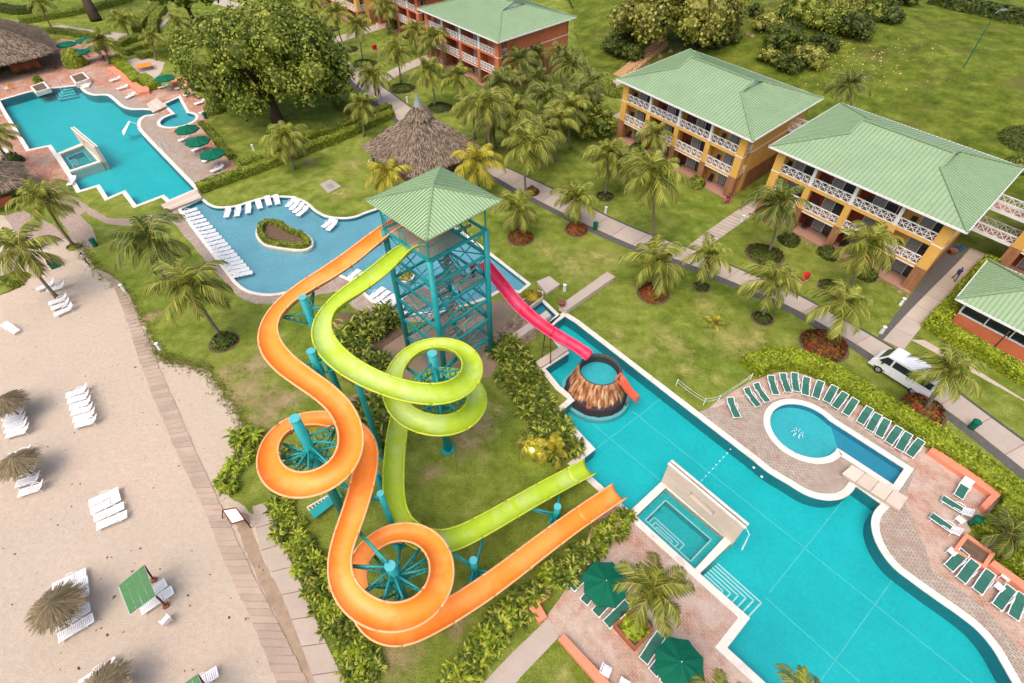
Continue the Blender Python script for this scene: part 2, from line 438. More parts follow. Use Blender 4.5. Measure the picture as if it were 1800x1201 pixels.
M['pink'] = slide_mat('crimson_fibreglass', S(216, 34, 82, .84), S(224, 74, 112, .84)); M['pink_rim'] = simple('pink_rim', S(238, 96, 130, .85), .45, .08)
M['coral'] = slide_mat('coral_fibreglass', S(240, 104, 70, .85), S(238, 120, 90, .85))
M['roof'] = roof_mat('green_roof', S(156, 182, 142, .77)); M['roof_t'] = roof_mat('tower_roof_green', S(176, 206, 160, .80))
M['rib'] = simple('roof_rib', S(140, 168, 128, .74), .5, .1); M['cap'] = simple('ridge_cap', S(142, 168, 124, .72), .5, .15)
M['yellow'] = simple('yellow_stucco', S(238, 186, 98, .78), .85, .1, 1.2, .2, .2, dirt=S(224, 174, 98, .75))
M['terra'] = simple('terracotta_stucco', S(222, 126, 86, .76), .85, .12, 1.2, .2, .2); M['redwall'] = simple('red_brown_stucco', S(150, 70, 50, .7), .85, .14, 1.4, .2, .2)
M['brickcol'] = brick_mat('brick_column', S(186, 126, 84, .7), S(160, 100, 66, .7), S(188, 150, 118, .7), S(150, 100, 72, .7), 0, 3.2, .62)
M['glass'] = simple('dark_glass', S(48, 58, 60, .7), .12, .2, 2, 0, .7); M['curtain'] = simple('pale_curtain', S(168, 172, 166, .7), .7, .25, 6)
M['dark'] = simple('dark_plastic', S(44, 46, 46, .7), .5, .2); M['floor_t'] = simple('balcony_tile', S(196, 150, 130, .7), .6, .15, 4)
M['thatch'] = thatch_mat(); M['thatch_core'] = simple('thatch_base', S(104, 90, 76, .7), .95, .35, 5, .8, .05); M['wood'] = simple('brown_timber', S(112, 76, 54, .65), .8, .3, 3)
M['gold'] = leaf_mat('gold_thatch', [S(114, 100, 74, .7), S(142, 126, 96, .75), S(170, 152, 118, .8)], .9, .0)
M['umb'] = simple('green_canvas', S(4, 108, 80, .72), .8, .1, 1.5, .1, .2); M['sling'] = simple('green_sling', S(54, 118, 100, .7), .75, .16, 5)
M['low_wall'] = simple('salmon_wall', S(236, 150, 118, .8), .85, .08, 1.6, .2, .2)
M['rim_rock'] = simple('dark_rim_rock', S(92, 88, 88, .7), .8, .35, 4, .6); M['volcano'] = volcano_mat(); M['rock'] = stone_wall_mat('rock_rubble', [S(120, 98, 80, .7), S(160, 134, 112, .72), S(190, 164, 140, .72)])
M['palm'] = leaf_mat('palm_leaf', [S(84, 102, 32, .7), S(124, 138, 46, .74), S(172, 176, 72, .78), S(206, 198, 96, .82)], .45, .42)
M['palm_y'] = leaf_mat('palm_leaf_yellow', [S(128, 132, 34, .72), S(172, 168, 50, .76), S(214, 202, 76, .8), S(236, 206, 70, .82)], .45, .4)
M['palm_g'] = leaf_mat('palm_leaf_deep', [S(66, 86, 34, .66), S(96, 114, 44, .7), S(140, 152, 64, .74), S(178, 176, 88, .76)], .45, .4)
M['rachis'] = simple('frond_rib', S(184, 176, 84, .72), .6, .15); M['trunk'] = simple('palm_bark', S(150, 136, 118, .66), .9, .3, 4, .6, .15)
M['leaf_h'] = leaf_mat('hedge_leaf', [S(84, 102, 28, .68), S(116, 134, 38, .72), S(154, 166, 54, .76), S(182, 184, 74, .78)], .5, .22, 1.2)
M['leaf_lime'] = leaf_mat('lime_hedge_leaf', [S(90, 116, 18, .66), S(132, 154, 28, .7), S(168, 182, 44, .74), S(190, 194, 64, .76)], .5, .22, 1.2)
M['leaf_t'] = leaf_mat('tree_leaf', [S(66, 84, 26, .66), S(104, 122, 34, .7), S(148, 160, 54, .76), S(190, 190, 84, .8)], .5, .32, .45)
M['leaf_t2'] = leaf_mat('olive_tree_leaf', [S(100, 104, 40, .68), S(140, 142, 56, .72), S(180, 178, 76, .76), S(208, 204, 104, .8)], .5, .2, .45)
M['leaf_d'] = leaf_mat('dark_shrub_leaf', [S(58, 72, 24, .64), S(84, 100, 32, .68), S(120, 132, 48, .72)], .5, .2, 1.0)
M['leaf_s'] = leaf_mat('broad_shrub_leaf', [S(74, 94, 28, .68), S(112, 134, 40, .72), S(168, 178, 64, .8), S(204, 204, 92, .84)], .45, .4, 1.0)
M['flower'] = leaf_mat('red_flower', [S(128, 50, 30, .68), S(176, 62, 38, .74), S(206, 92, 54, .78), S(110, 84, 36, .66), S(92, 108, 36, .68), S(120, 130, 44, .7)], .6, .15, 1.5)
M['croton'] = leaf_mat('croton_leaf', [S(150, 90, 30, .7), S(196, 170, 40, .75), S(120, 130, 34, .68)], .5, .2, 1.0)
M['bark'] = simple('tree_bark', S(106, 90, 74, .6), .95, .35, 2.5, .8, .1)
M['red'] = simple('red_metal', S(206, 40, 34, .8), .5, .1); M['bin'] = simple('green_bin', S(20, 110, 84, .72), .5, .12); M['grey'] = simple('grey_metal', S(150, 156, 158, .75), .5, .12)
M['terra_pot'] = simple('terracotta_pot', S(176, 106, 74, .7), .85, .15); M['van'] = simple('van_white', S(240, 240, 240, .86), .25, .03, 1, 0, .6)
M['rubber'] = simple('black_rubber', S(34, 34, 34, .7), .8, .15); M['lamp_red'] = simple('tail_lamp', S(180, 20, 20, .8), .3, .05); M['chrome'] = simple('lamp_lens', S(210, 216, 220, .85), .15, .05, 1, 0, .7)
M['skin'] = simple('skin', S(176, 124, 92, .75), .6, .08); M['hair'] = simple('dark_hair', S(36, 26, 22, .7), .6, .1)
M['cushion_o'] = simple('orange_fabric', S(236, 150, 50, .8), .85, .12); M['bluegrey'] = simple('blue_mesh', S(70, 110, 150, .7), .7, .1)
for nm, c in (('cl_red', (206, 44, 38)), ('cl_blue', (32, 70, 150)), ('cl_sky', (176, 208, 226)), ('cl_white', (226, 230, 238)), ('cl_grey', (128, 122, 116)), ('cl_dark', (52, 54, 66)), ('cl_pink', (226, 40, 110)), ('cl_teal', (20, 140, 140)), ('cl_khaki', (150, 132, 108))):
    M[nm] = simple(nm, S(*c, .78), .85, .1, 4)
# ---------------------------------------------------------------- pool outlines (surveyed)
def mixline(*parts):
    out = []
    for kind, pts in parts:
        w = gp(pts)
        out += (crom(w, 5) if kind == 'c' else [Vector(p) for p in w])
    cl = []
    for p in out:
        if not cl or (p - cl[-1]).length > .06: cl.append(p)
    return cl
R_POOL = mixline(('l', [(1012, 568)]), ('l', [(993, 556), (965, 577), (1000, 621), (958, 648), (984, 680), (1012, 702), (985, 725), (1046, 790), (1014, 816), (1107, 899), (1233, 1012), (1317, 1087), (1277, 1139), (1350, 1206), (1440, 1290), (1560, 1400), (1900, 1420)]),
    ('c', [(1860, 1330), (1812, 1255), (1780, 1200), (1763, 1170), (1743, 1137), (1717, 1107), (1683, 1080), (1640, 1050), (1603, 1023), (1570, 997), (1547, 967), (1535, 940), (1532, 917), (1537, 900), (1549, 886)]),
    ('l', [(1505, 855)]), ('c', [(1503, 856), (1495, 867), (1478, 877), (1450, 879), (1417, 870), (1383, 850), (1350, 830), (1320, 806), (1290, 783)]))
L_POOL = mixline(('l', [(0, 177), (52, 162), (90, 156), (137, 151)]), ('c', [(139, 153), (149, 163), (165, 168), (187, 168), (200, 177), (213, 188), (230, 193), (253, 193), (266, 194)]), ('l', [(272, 200)]),
    ('c', [(266, 202), (253, 204), (243, 213), (243, 227), (260, 247)]), ('l', [(343, 333), (298, 352), (288, 343), (240, 361), (220, 335), (190, 348), (175, 325), (141, 335), (126, 308), (90, 255), (52, 263), (8, 192)]))
M_POOL = mixline(('l', [(318, 368), (354, 351)]), ('c', [(356, 353), (366, 361), (383, 366), (413, 364), (440, 356), (470, 348), (497, 347), (517, 349), (537, 358), (553, 372), (573, 382), (597, 385), (623, 383), (650, 373), (690, 362), (740, 368), (800, 402)]),
    ('l', [(867, 453), (927, 500), (912, 512), (885, 505), (860, 520)]), ('c', [(850, 524), (815, 536), (780, 545), (740, 550), (703, 547), (683, 543), (663, 533), (645, 518), (625, 497), (600, 484), (573, 480), (543, 497), (510, 511), (477, 517), (447, 514), (428, 506), (414, 494)]))
kc = G(1413, 756).xy; KR = 2.72
ka, kb, kd, ke = [G(*p).xy for p in ((1462, 738), (1590, 824), (1570, 853), (1478, 792))]
def ang(p, c): return math.atan2(p.y - c.y, p.x - c.x)
a0, a1 = ang(ke, kc), ang(ka, kc)
if a1 > a0: a1 -= 2 * math.pi
KID_R = [kb, kd] + [kc + Vector((math.cos(a0 + (a1 - a0) * i / 40), math.sin(a0 + (a1 - a0) * i / 40))) * KR for i in range(41)]
kc2 = G(313, 211).xy; KR2 = 2.65
la, lb, ld, le = [G(*p).xy for p in ((306, 197), (290, 183), (314, 172), (336, 193))]
b0, b1 = ang(la, kc2), ang(le, kc2)
if b1 < b0: b1 += 2 * math.pi
KID_L = [ld, lb] + [kc2 + Vector((math.cos(b0 + (b1 - b0) * i / 36), math.sin(b0 + (b1 - b0) * i / 36))) * KR2 for i in range(37)]
BASIN = gp([(933, 545), (952, 530), (978, 555), (958, 573)])
HOLES = [R_POOL, L_POOL, M_POOL, KID_R, KID_L, BASIN]

# ---------------------------------------------------------------- ground, bank, beach
grid = [(x + random.uniform(-.8, .8), y + random.uniform(-.8, .8)) for x in range(-76, 150, 6) for y in range(2, 170, 6)]
grid = [p for p in grid if not any(inside(p, h) for h in HOLES)]
sheet('ground', [(-600, -60), (700, -60), (700, 900), (-600, 900)], 0, M['grass'], HOLES, grid)
hillpts = [(x + random.uniform(-1, 1), y + random.uniform(-1, 1)) for x in range(16, 180, 5) for y in range(10, 240, 5) if (x - 14) * .667 + (y - 107) * .745 > 1]
sheet('hillside', rough([(14, 107), (37, 86), (60, 66), (140, -5), (400, -5), (400, 600), (14, 600)], .6, 4), .02, M['bank'], (), hillpts, hz)
sand = [(-400, 372), (-60, 372), (8, 379), (40, 425), (62, 440), (112, 420), (140, 428), (152, 452), (180, 480), (215, 508), (240, 545), (262, 590), (276, 624), (300, 634), (333, 641), (367, 653), (393, 693), (423, 733), (433, 783), (425, 812), (400, 838), (392, 866), (446, 905), (466, 965), (508, 1045), (538, 1120), (568, 1200), (615, 1320), (560, 1500), (-400, 1500)]
sheet('beach_sand', rough(gp(sand), .16, .5), .008, M['sand'])
# ---------------------------------------------------------------- pools
def pool(name, outline, depth, level, floor, wall, water, cope=.42, zt=.05):
    mb = MB(); n = len(outline); o = outline if area(outline) > 0 else outline[::-1]
    mb.add([(p[0], p[1], .0) for p in o] + [(p[0], p[1], -depth) for p in o], [((i + 1) % n, i, i + n, (i + 1) % n + n) for i in range(n)], 1)
    V, E, F, *_ = delaunay_2d_cdt([Vector((p[0], p[1])) for p in o], [(i, (i + 1) % n) for i in range(n)], [], 1, 1e-5)
    mb.add([(v.x, v.y, -depth) for v in V], [tuple(f) for f in F], 0)
    b = struct(name + '_basin', mb, [floor, wall])
    w = MB(); w.add([(v.x, v.y, level) for v in V], [tuple(f) for f in F]); w = w.build(name + '_water', water); tag(w, kind='structure')
    if cope:
        c = MB(); off = offset(o, cope); c.band(offset(o, -.03), off, -.04, zt); struct(name + '_coping', c, M['coping'])
    return b
rb = pool('main_pool', R_POOL, 1.25, -.12, M['tile_deep'], M['tile_wall'], M['water'], .5)
lb_ = pool('far_pool', L_POOL, 1.25, -.12, M['tile_deep'], M['tile_wall'], M['water'], .5)
mbn = pool('lounger_pool', M_POOL, .42, -.10, M['tile_mid'], M['tile_wall'], M['water_mid'], .34)
kb_ = pool('round_pool', KID_R, .55, -.10, M['tile_kid'], M['tile_chan'], M['water_mid'], .5)
kl_ = pool('far_round_pool', KID_L, .55, -.10, M['tile_kid'], M['tile_chan'], M['water_mid'], .45)
pool('planted_basin', BASIN, .5, -.10, M['tile_chan'], M['tile_wall'], M['water_mid'], .35)
mb = MB(); mb.prism([ka.lerp(ke, .05) + (kb - ka) * .02, kb.lerp(ka, .012), kd.lerp(ke, .015), ke.lerp(kd, .05)], -.55, -.53); mb.build('channel_floor', M['tile_chan'], kb_)
# tile lines laid on the floors
def floor_line(basin, a, b, z, w=.055, mat='line_soft', name='tile_line'):
    m = MB(); p, q = G(*a, z), G(*b, z); m.bar(p, q, w, .012); m.build(name, M[mat], basin)
for a, b in (((1030, 735), (1162, 846)), ((1110, 722), (1390, 944)), ((1390, 944), (1712, 1203)), ((1345, 1050), (1512, 1200)), ((1167, 697), (1040, 795)), ((1292, 784), (1222, 857)), ((1482, 880), (1352, 1042)), ((1574, 1012), (1440, 1200))):
    floor_line(rb, a, b, -1.236)
# the row of small floats on the cross line
for i in range(9):
    t = i / 8; p = G(1284 - 50 * t, 790 + 54 * t, -.09); m = MB(); m.lathe(p, [(0, -.04), (.045, -.02), (.05, .02), (0, .045)], 8)
    tag(m.build('float', M['plastic']), 'small white float on the line across the turquoise pool', 'float', 'floats on the pool line')
# steps into the main pool beside the spa: real submerged treads with white nosings
def steps(basin, c0, c1, c2, c3, n, z0, z1, pale='tile_deep'):
    c0, c1, c2, c3 = [G(*p).xy for p in (c0, c1, c2, c3)]      # c0,c3 on the pool wall; c1,c2 outer corners
    for i in range(n):
        t = (i + 1) / n; z = z0 + (z1 - z0) * (i / max(1, n - 1))
        q1 = c0.lerp(c1, t); base = c0.lerp(c3, .06); q2 = c0 + (c3 - c0) * (.30 + .70 * t) + (c1 - c0) * t
        q3 = c0 + (c3 - c0) * (.30 + .70 * t)
        pl = [c0, q1, q2, q3]
        m = MB(); m.prism(pl, -1.24, z); st = m.build('pool_step', M[pale], basin)
        k = MB()
        k.bar(Vector((*q1, z)), Vector((*q2, z)), .10, .03); k.bar(Vector((*q2, z)), Vector((*q3, z)), .10, .03)
        k.build('nosing', M['tile_line'], st)
steps(rb, (1235, 1012), (1268, 980), (1347, 1047), (1315, 1086), 6, -.30, -1.05)
# ---------------------------------------------------------------- decks and paving sheets
def dsheet(name, pts, z, mat, amp=0.0, step=1.0):
    w = gp(pts)
    if amp: w = rough(w, amp, step)
    return sheet(name, w, z, M[mat], HOLES)
dsheet('pool_deck', [(1060, 872), (1130, 880), (1240, 1000), (1330, 1090), (1290, 1140), (1420, 1270), (1450, 1400), (1200, 1400), (1090, 1240), (985, 1118), (955, 1092), (1005, 1022)], .012, 'deck')
dsheet('pool_deck', [(1238, 724), (1262, 705), (1285, 690), (1325, 668), (1370, 654), (1430, 660), (1500, 700), (1632, 790), (1765, 878), (1735, 905), (1690, 950), (1742, 1003), (1830, 1068), (1950, 1150), (2000, 1400), (1850, 1350), (1700, 1110), (1540, 1000), (1500, 900), (1440, 895), (1350, 850), (1270, 790)], .012, 'deck')
dsheet('pool_deck_surround', [(1230, 724), (1300, 700), (1356, 705), (1400, 694), (1450, 705), (1495, 740), (1610, 822), (1590, 880), (1640, 1000), (1740, 1080), (1800, 1150), (1830, 1260), (1780, 1250), (1720, 1110), (1540, 1000), (1500, 900), (1440, 895), (1350, 850), (1290, 795)], .018, 'deck_grey', .12, .8)
dsheet('far_deck', [(-90, 205), (-60, 150), (0, 128), (60, 104), (108, 68), (195, 80), (206, 105), (224, 130), (250, 160), (300, 152), (325, 148), (374, 190), (362, 212), (422, 303), (352, 344), (300, 320), (120, 200), (0, 200)], .012, 'deck_red')
dsheet('far_deck', [(-90, 195), (30, 200), (100, 260), (135, 312), (118, 320), (62, 338), (30, 305), (-60, 292)], .012, 'deck_red')
dsheet('far_deck_surround', [(135, 146), (165, 150), (205, 160), (260, 185), (290, 200), (282, 215), (300, 235), (345, 250), (405, 305), (355, 342), (250, 250), (150, 170)], .018, 'deck_grey', .12, .8)
dsheet('lounger_pool_deck', [(283, 372), (330, 350), (420, 480), (450, 505), (500, 505), (575, 470), (640, 505), (700, 540), (790, 540), (800, 562), (760, 566), (700, 566), (650, 560), (620, 540), (590, 513), (540, 522), (490, 533), (450, 535), (418, 521), (378, 478), (312, 400)], .012, 'deck_grey', .05, .7)
dsheet('tower_pad', [(672, 612), (706, 590), (770, 560), (830, 540), (880, 528), (912, 540), (884, 575), (856, 602), (884, 640), (862, 662), (790, 684), (724, 694), (640, 745), (612, 700), (690, 660)], .016, 'pad', .03, .6)
dsheet('planting_bed', [(560, 600), (600, 550), (700, 545), (712, 592), (690, 660), (640, 700), (600, 660)], .010, 'soil', .2, .6)
dsheet('rock_bed', [(850, 606), (884, 575), (912, 545), (936, 566), (945, 590), (925, 605), (880, 632)], .014, 'rock', .1, .5)
dsheet('garden_path', [(190, 383), (160, 366), (128, 345), (100, 325), (62, 338), (95, 372), (118, 405), (130, 432), (160, 440), (170, 424), (162, 400), (140, 378), (150, 374), (190, 395), (236, 398), (305, 382), (296, 370), (235, 386)], .010, 'paver', .05, .5)
dsheet('terrace', [(8, 380), (40, 370), (96, 397), (116, 419), (60, 440), (38, 426)], .03, 'paver')
dsheet('side_road', [(380, -4), (460, 14), (500, 24), (492, 40), (440, 22), (370, 6)], .010, 'slab')
dsheet('side_road', [(70, 50), (110, 44), (180, 56), (232, 60), (256, 45), (276, 20), (296, 18), (300, 30), (282, 52), (258, 70), (200, 72), (120, 62)], .010, 'slab')
dsheet('patio', [(215, 108), (250, 100), (290, 110), (282, 130), (268, 142), (245, 135), (232, 120)], .014, 'slab')
dsheet('restaurant_terrace', [(1655, 555), (1690, 545), (1820, 610), (1900, 660), (1900, 720), (1800, 645)], .012, 'deck_red')
dsheet('gravel_edge', [(1600, 597), (1625, 598), (1700, 640), (1820, 715), (1900, 765), (1900, 782), (1800, 705), (1690, 645)], .010, 'sand')
# ---------------------------------------------------------------- walks of separate slabs
def lerp_line(pts, n):
    pts = [Vector(p) for p in pts]; L = [0]
    for a, b in zip(pts, pts[1:]): L.append(L[-1] + (b - a).length)
    out = []; j = 0
    for i in range(n + 1):
        d = L[-1] * i / n
        while j < len(L) - 2 and L[j + 1] < d: j += 1
        out.append(pts[j].lerp(pts[j + 1], (d - L[j]) / max(1e-6, L[j + 1] - L[j])))
    return out
def walk(name, left, right, n, slab='slab', piece='slab', base='joint', gap=.06, zb=.016, zt=.05, jit=.0, smoothpts=4):
    A = lerp_line(crom(gp(left), smoothpts), n); B = lerp_line(crom(gp(right), smoothpts), n)
    m = MB(); poly = A + B[::-1]
    for i in range(n): m.add([(*A[i], zb), (*B[i], zb), (*B[i + 1], zb), (*A[i + 1], zb)], [(0, 1, 2, 3)])
    b = struct(name, m, M[base])
    for i in range(n):
        a0, a1, b0, b1 = A[i], A[i + 1], B[i], B[i + 1]
        d = (a1 - a0).normalized() * gap / 2; e = (b1 - b0).normalized() * gap / 2
        w = (b0 - a0).normalized()
        j0, j1 = random.uniform(-jit, jit), random.uniform(-jit, jit); zz = zt + random.uniform(-.012, .012) * (1 if jit else 0)
        q = [a0 + d + w * j0, b0 + e + w * j1, b1 - e + w * j1, a1 - d + w * j0]
        k = MB(); k.prism(q, zb, zz); k.build(piece, M[slab], b)
    return b, A, B
low = [(575, 102), (597, 120), (637, 159), (690, 203), (760, 255), (830, 292), (865, 308), (900, 328), (967, 363), (1050, 404), (1127, 437), (1200, 460), (1293, 498), (1377, 533), (1433, 563), (1490, 597), (1530, 620), (1590, 666), (1643, 706), (1713, 757), (1767, 800), (1830, 850)]
upp = [(590, 92), (612, 108), (663, 147), (715, 185), (780, 236), (850, 278), (880, 292), (910, 305), (985, 340), (1070, 383), (1140, 413), (1207, 436), (1300, 475), (1393, 515), (1440, 540), (1507, 578), (1547, 600), (1610, 640), (1673, 684), (1733, 729), (1800, 778), (1870, 828)]
_, WA, WB = walk('main_walk', low, upp, 44)
def strip(name, line, w0, w1, z, mat):
    m = MB(); n = len(line); L = []; Q = []
    for i in range(n):
        d = (line[min(i + 1, n - 1)] - line[max(i - 1, 0)]).normalized(); nn = Vector((d.y, -d.x))
        L.append(line[i] + nn * w0); Q.append(line[i] + nn * w1)
    for i in range(n - 1): m.add([(*L[i], z), (*Q[i], z), (*Q[i + 1], z), (*L[i + 1], z)], [(0, 1, 2, 3)])
    o = m.build(name, M[mat]); tag(o, kind='structure')
strip('walk_verge', WA, .02, .95, .012, 'asphalt')
strip('walk_edging', WB, -.32, -.02, .03, 'edge')
walk('stepped_walk', [(1211, 432), (1247, 404), (1290, 374), (1330, 349), (1352, 334)], [(1236, 440), (1280, 409), (1318, 382), (1352, 360), (1378, 345)], 26, 'slab', 'slab', 'asphalt', .1)
walk('side_walk', [(1552, 598), (1590, 556), (1633, 512), (1687, 458), (1706, 436)], [(1588, 616), (1627, 566), (1667, 524), (1710, 474), (1738, 450)], 9)
dsheet('side_walk_verge', [(1540, 596), (1597, 524), (1640, 468), (1672, 430), (1704, 432), (1687, 458), (1633, 512), (1552, 597)], .010, 'asphalt', .03, .8)
walk('garden_walk', [(664, 136), (690, 122), (728, 106), (760, 92)], [(682, 145), (704, 131), (745, 112), (775, 98)], 8)
walk('garden_walk', [(560, 78), (600, 62), (640, 50), (672, 40)], [(568, 88), (610, 71), (650, 58), (684, 47)], 8)
walk('back_walk', [(1010, 180), (1040, 165), (1075, 140)], [(1030, 185), (1060, 168), (1095, 145)], 5)
walk('bank_walk', [(1075, 205), (1085, 200), (1095, 192)], [(1105, 215), (1110, 205), (1118, 195)], 2)
walk('beach_walk', [(444, 890), (449, 920), (456, 962), (493, 1040), (523, 1117), (552, 1195), (590, 1300)], [(466, 884), (480, 915), (517, 1000), (557, 1093), (590, 1167), (612, 1205), (650, 1290)], 9, 'concrete', 'slab', 'soil', .05, .014, .045)
bwL = [(168, 478), (185, 490), (203, 511), (217, 548), (230, 587), (247, 640), (267, 693), (290, 747), (313, 800), (360, 900), (400, 1000), (443, 1093), (487, 1200), (520, 1280)]
bwR = [(178, 476), (200, 488), (219, 507), (235, 535), (248, 572), (268, 615), (284, 655), (313, 722), (348, 803), (391, 893), (420, 955), (455, 1030), (500, 1115), (548, 1215), (580, 1280)]
walk('boardwalk', bwL, bwR, 92, 'plank', 'plank', 'sand', .07, .014, .06, .05)
dsheet('dirt_strip', [(402, 896), (436, 905), (450, 950), (462, 985), (496, 1045), (526, 1120), (556, 1200), (590, 1290), (575, 1290), (532, 1190), (500, 1118), (470, 1050), (448, 1010), (425, 950)], .012, 'dirt', .08, .4)
dsheet('deck_path', [(962, 1088), (986, 1117), (915, 1190), (860, 1260), (800, 1260), (845, 1205), (905, 1143)], .014, 'slab', .02, .8)
# worn, sandy patches in the turf
def worn_mat(col, name):
    t = NT(name); c = t.coord('obj'); ln_ = t.new('ShaderNodeVectorMath', operation='LENGTH'); t.ln(c, ln_.inputs[0])
    n = t.noise(t.coord(), 1.1, 7, .72); f = t.noise(t.coord(), 9, 4, .75)
    s1 = t.new('ShaderNodeMath', operation='SUBTRACT'); t.ln(n, s1.inputs[0]); d1 = t.new('ShaderNodeMath', operation='MULTIPLY'); t.ln(ln_.outputs['Value'], d1.inputs[0]); d1.inputs[1].default_value = .34; t.ln(d1.outputs[0], s1.inputs[1])
    a = t.ramp(s1.outputs[0], [(.16, (0, 0, 0)), (.52, (.72, .72, .72))])
    t.done(t.mul(col, f, .7, 1.25), .95, None, .05)
    tr = t.new('ShaderNodeBsdfTransparent'); mx = t.new('ShaderNodeMixShader'); t.ln(a, mx.inputs[0]); t.ln(tr.outputs[0], mx.inputs[1]); t.ln(t.b.outputs[0], mx.inputs[2]); t.ln(mx.outputs[0], t.out.inputs[0]); return t.m
M['worn'] = worn_mat(S(196, 172, 128, .76), 'worn_turf'); M['pale_turf'] = worn_mat(S(186, 182, 104, .78), 'pale_turf')
for i, (px, r_, kind) in enumerate((((820, 775), 2.0, 'worn'), ((850, 745), 1.5, 'worn'), ((760, 830), 1.2, 'worn'), ((430, 690), 2.4, 'worn'), ((470, 725), 2.0, 'worn'), ((400, 655), 1.6, 'worn'), ((505, 700), 1.8, 'worn'), ((700, 1150), 1.6, 'worn'), ((800, 1100), 1.0, 'worn'), ((260, 560), 1.6, 'worn'), ((545, 285), 1.4, 'worn'), ((455, 640), 1.8, 'worn'),
    ((1010, 470), 3.2, 'pale_turf'), ((1060, 450), 2.8, 'pale_turf'), ((1085, 588), 1.2, 'pale_turf'), ((1142, 618), 1.2, 'pale_turf'), ((1205, 650), 1.3, 'pale_turf'), ((1262, 668), 1.1, 'pale_turf'), ((1180, 600), 2.4, 'pale_turf'), ((1290, 600), 2.6, 'pale_turf'), ((1240, 540), 2.2, 'pale_turf'), ((960, 440), 2.4, 'pale_turf'), ((1330, 590), 1.8, 'pale_turf'), ((600, 340), 2.4, 'pale_turf'), ((870, 720), 1.2, 'pale_turf'), ((990, 1185), 1.0, 'pale_turf'), ((620, 290), 2.4, 'pale_turf'))):
    p = G(*px); m = MB(); m.lathe((0, 0, 0), [(1.6, 0), (.01, 0)], 20); o = m.build('worn_grass', M[kind]); o.location = (p.x, p.y, .004 + .0006 * i); o.scale = (r_ * random.uniform(.9, 1.4), r_ * random.uniform(.7, 1.1), 1); o.rotation_euler[2] = random.uniform(0, 3); tag(o, kind='structure')
# stone slab bridges over the pools
def slab_bridge(label, pts, z0, z1, n):
    c = [G(*p, z1).xy for p in pts]; t = thing('stone_bridge', label, 'bridge', (*((c[0] + c[2]) / 2), z0))
    for i in range(n):
        a, b = i / n + .006, (i + 1) / n - .006
        q = [c[0].lerp(c[1], a), c[0].lerp(c[1], b), c[3].lerp(c[2], b), c[3].lerp(c[2], a)]
        m = MB(); m.prism(q, z1 - .10, z1); m.build('slab', M['traver'], t)
    q = offset(c, -.12); m = MB(); m.prism(q, z0, z1 - .10, bottom=True); m.build('beam', M['traver'], t)
slab_bridge('pale stone slab bridge over the channel beside the small round pool', [(1497, 817), (1597, 875), (1582, 897), (1480, 832)], .06, .50, 4)
slab_bridge('pale stone slab bridge between the two far pools at the round pool', [(257, 183), (275, 172), (293, 186), (268, 198)][::-1], .06, .40, 3)
slab_bridge('long low footbridge between the far pool and the lounger pool', [(345, 333), (355, 347), (292, 371), (283, 360)][::-1], .06, .40, 4)
# ---------------------------------------------------------------- the slide tower
TF = Vector((-5.85, 29.7)); es = Vector((math.cos(R(44.8)), math.sin(R(44.8)))); et = Vector((-es.y, es.x)); TS = 5.45
def T(s, t, z): q = TF + es * s + et * t; return Vector((q.x, q.y, z))
PZ = 13.9
tower = thing('slide_tower', 'tall teal steel water slide tower with square pale green roof', 'tower', T(TS / 2, TS / 2, 0))
for s, t in ((0, 0), (TS, 0), (0, TS), (TS, TS)):
    m = MB(); m.tube([T(s, t, 0), T(s, t, PZ)], .24, 12); c = m.build('column', M['teal'], tower, True)
    m = MB(); m.tube([T(s, t, PZ), T(s, t, 16.55)], .07, 8); m.build('post', M['teal'], c)
    m = MB(); m.box(T(s, t, .06), (.9, .9, .12), R(45)); m.build('footing', M['concrete'], c)
levels = [2.3, 4.62, 6.95, 9.25, 11.6, PZ]
faces = [((0, 0), (TS, 0)), ((0, 0), (0, TS)), ((TS, 0), (TS, TS)), ((0, TS), (TS, TS))]
for (a, b) in faces:
    for z in levels[::1]:
        m = MB(); m.bar(T(*a, z), T(*b, z), .16, .2); m.build('beam', M['teal'], tower)
    zs = [.4] + levels
    for i in range(len(zs) - 1):
        if True:
            k = min(i + 1, len(zs) - 1)
            for p, q in (((a, b), (b, a)) if i in (1, 4) else ((a, b),)):
                m = MB(); m.bar(T(*p, zs[i]), T(*q, zs[k]), .075, .075); m.build('brace', M['teal'], tower)
# platform of boards and the open stair well
m = MB()
for i in range(11):
    s0 = .1 + i * .305; m.hexa([T(s0, .05, PZ + .02), T(s0 + .29, .05, PZ + .02), T(s0 + .29, TS - .05, PZ + .02), T(s0, TS - .05, PZ + .02)], [T(s0, .05, PZ + .07), T(s0 + .29, .05, PZ + .07), T(s0 + .29, TS - .05, PZ + .07), T(s0, TS - .05, PZ + .07)])
m.build('platform', M['plank'], tower)
m = MB(); m.bar(T(3.5, 0, PZ), T(3.5, TS, PZ), .14, .2); m.build('beam', M['teal'], tower)
def rail(p, q, h=1.1, step=.16, parent=tower, mat='teal', name='railing', top=.05):
    p, q = Vector(p), Vector(q); L = (q - p).length; n = max(2, int(L / step)); up = Vector((0, 0, h))
    m = MB(); m.bar(p + up, q + up, top, top); m.bar(p + up * .12, q + up * .12, top * .8, top * .8)
    for i in range(n + 1):
        a = p.lerp(q, i / n); w = top if i in (0, n) else top * .5; m.bar(a, a + up, w, w)
    return m.build(name, M[mat], parent)
z = PZ + .07
rail(T(0, 0, z), T(3.5, 0, z)); rail(T(0, 0, z), T(0, 1.0, z)); rail(T(0, 2.6, z), T(0, 3.4, z)); rail(T(0, 5.0, z), T(0, TS, z)); rail(T(0, TS, z), T(TS, TS, z)); rail(T(3.5, 0, z), T(3.5, 3.0, z)); rail(T(TS, 3.6, z), T(TS, TS, z))
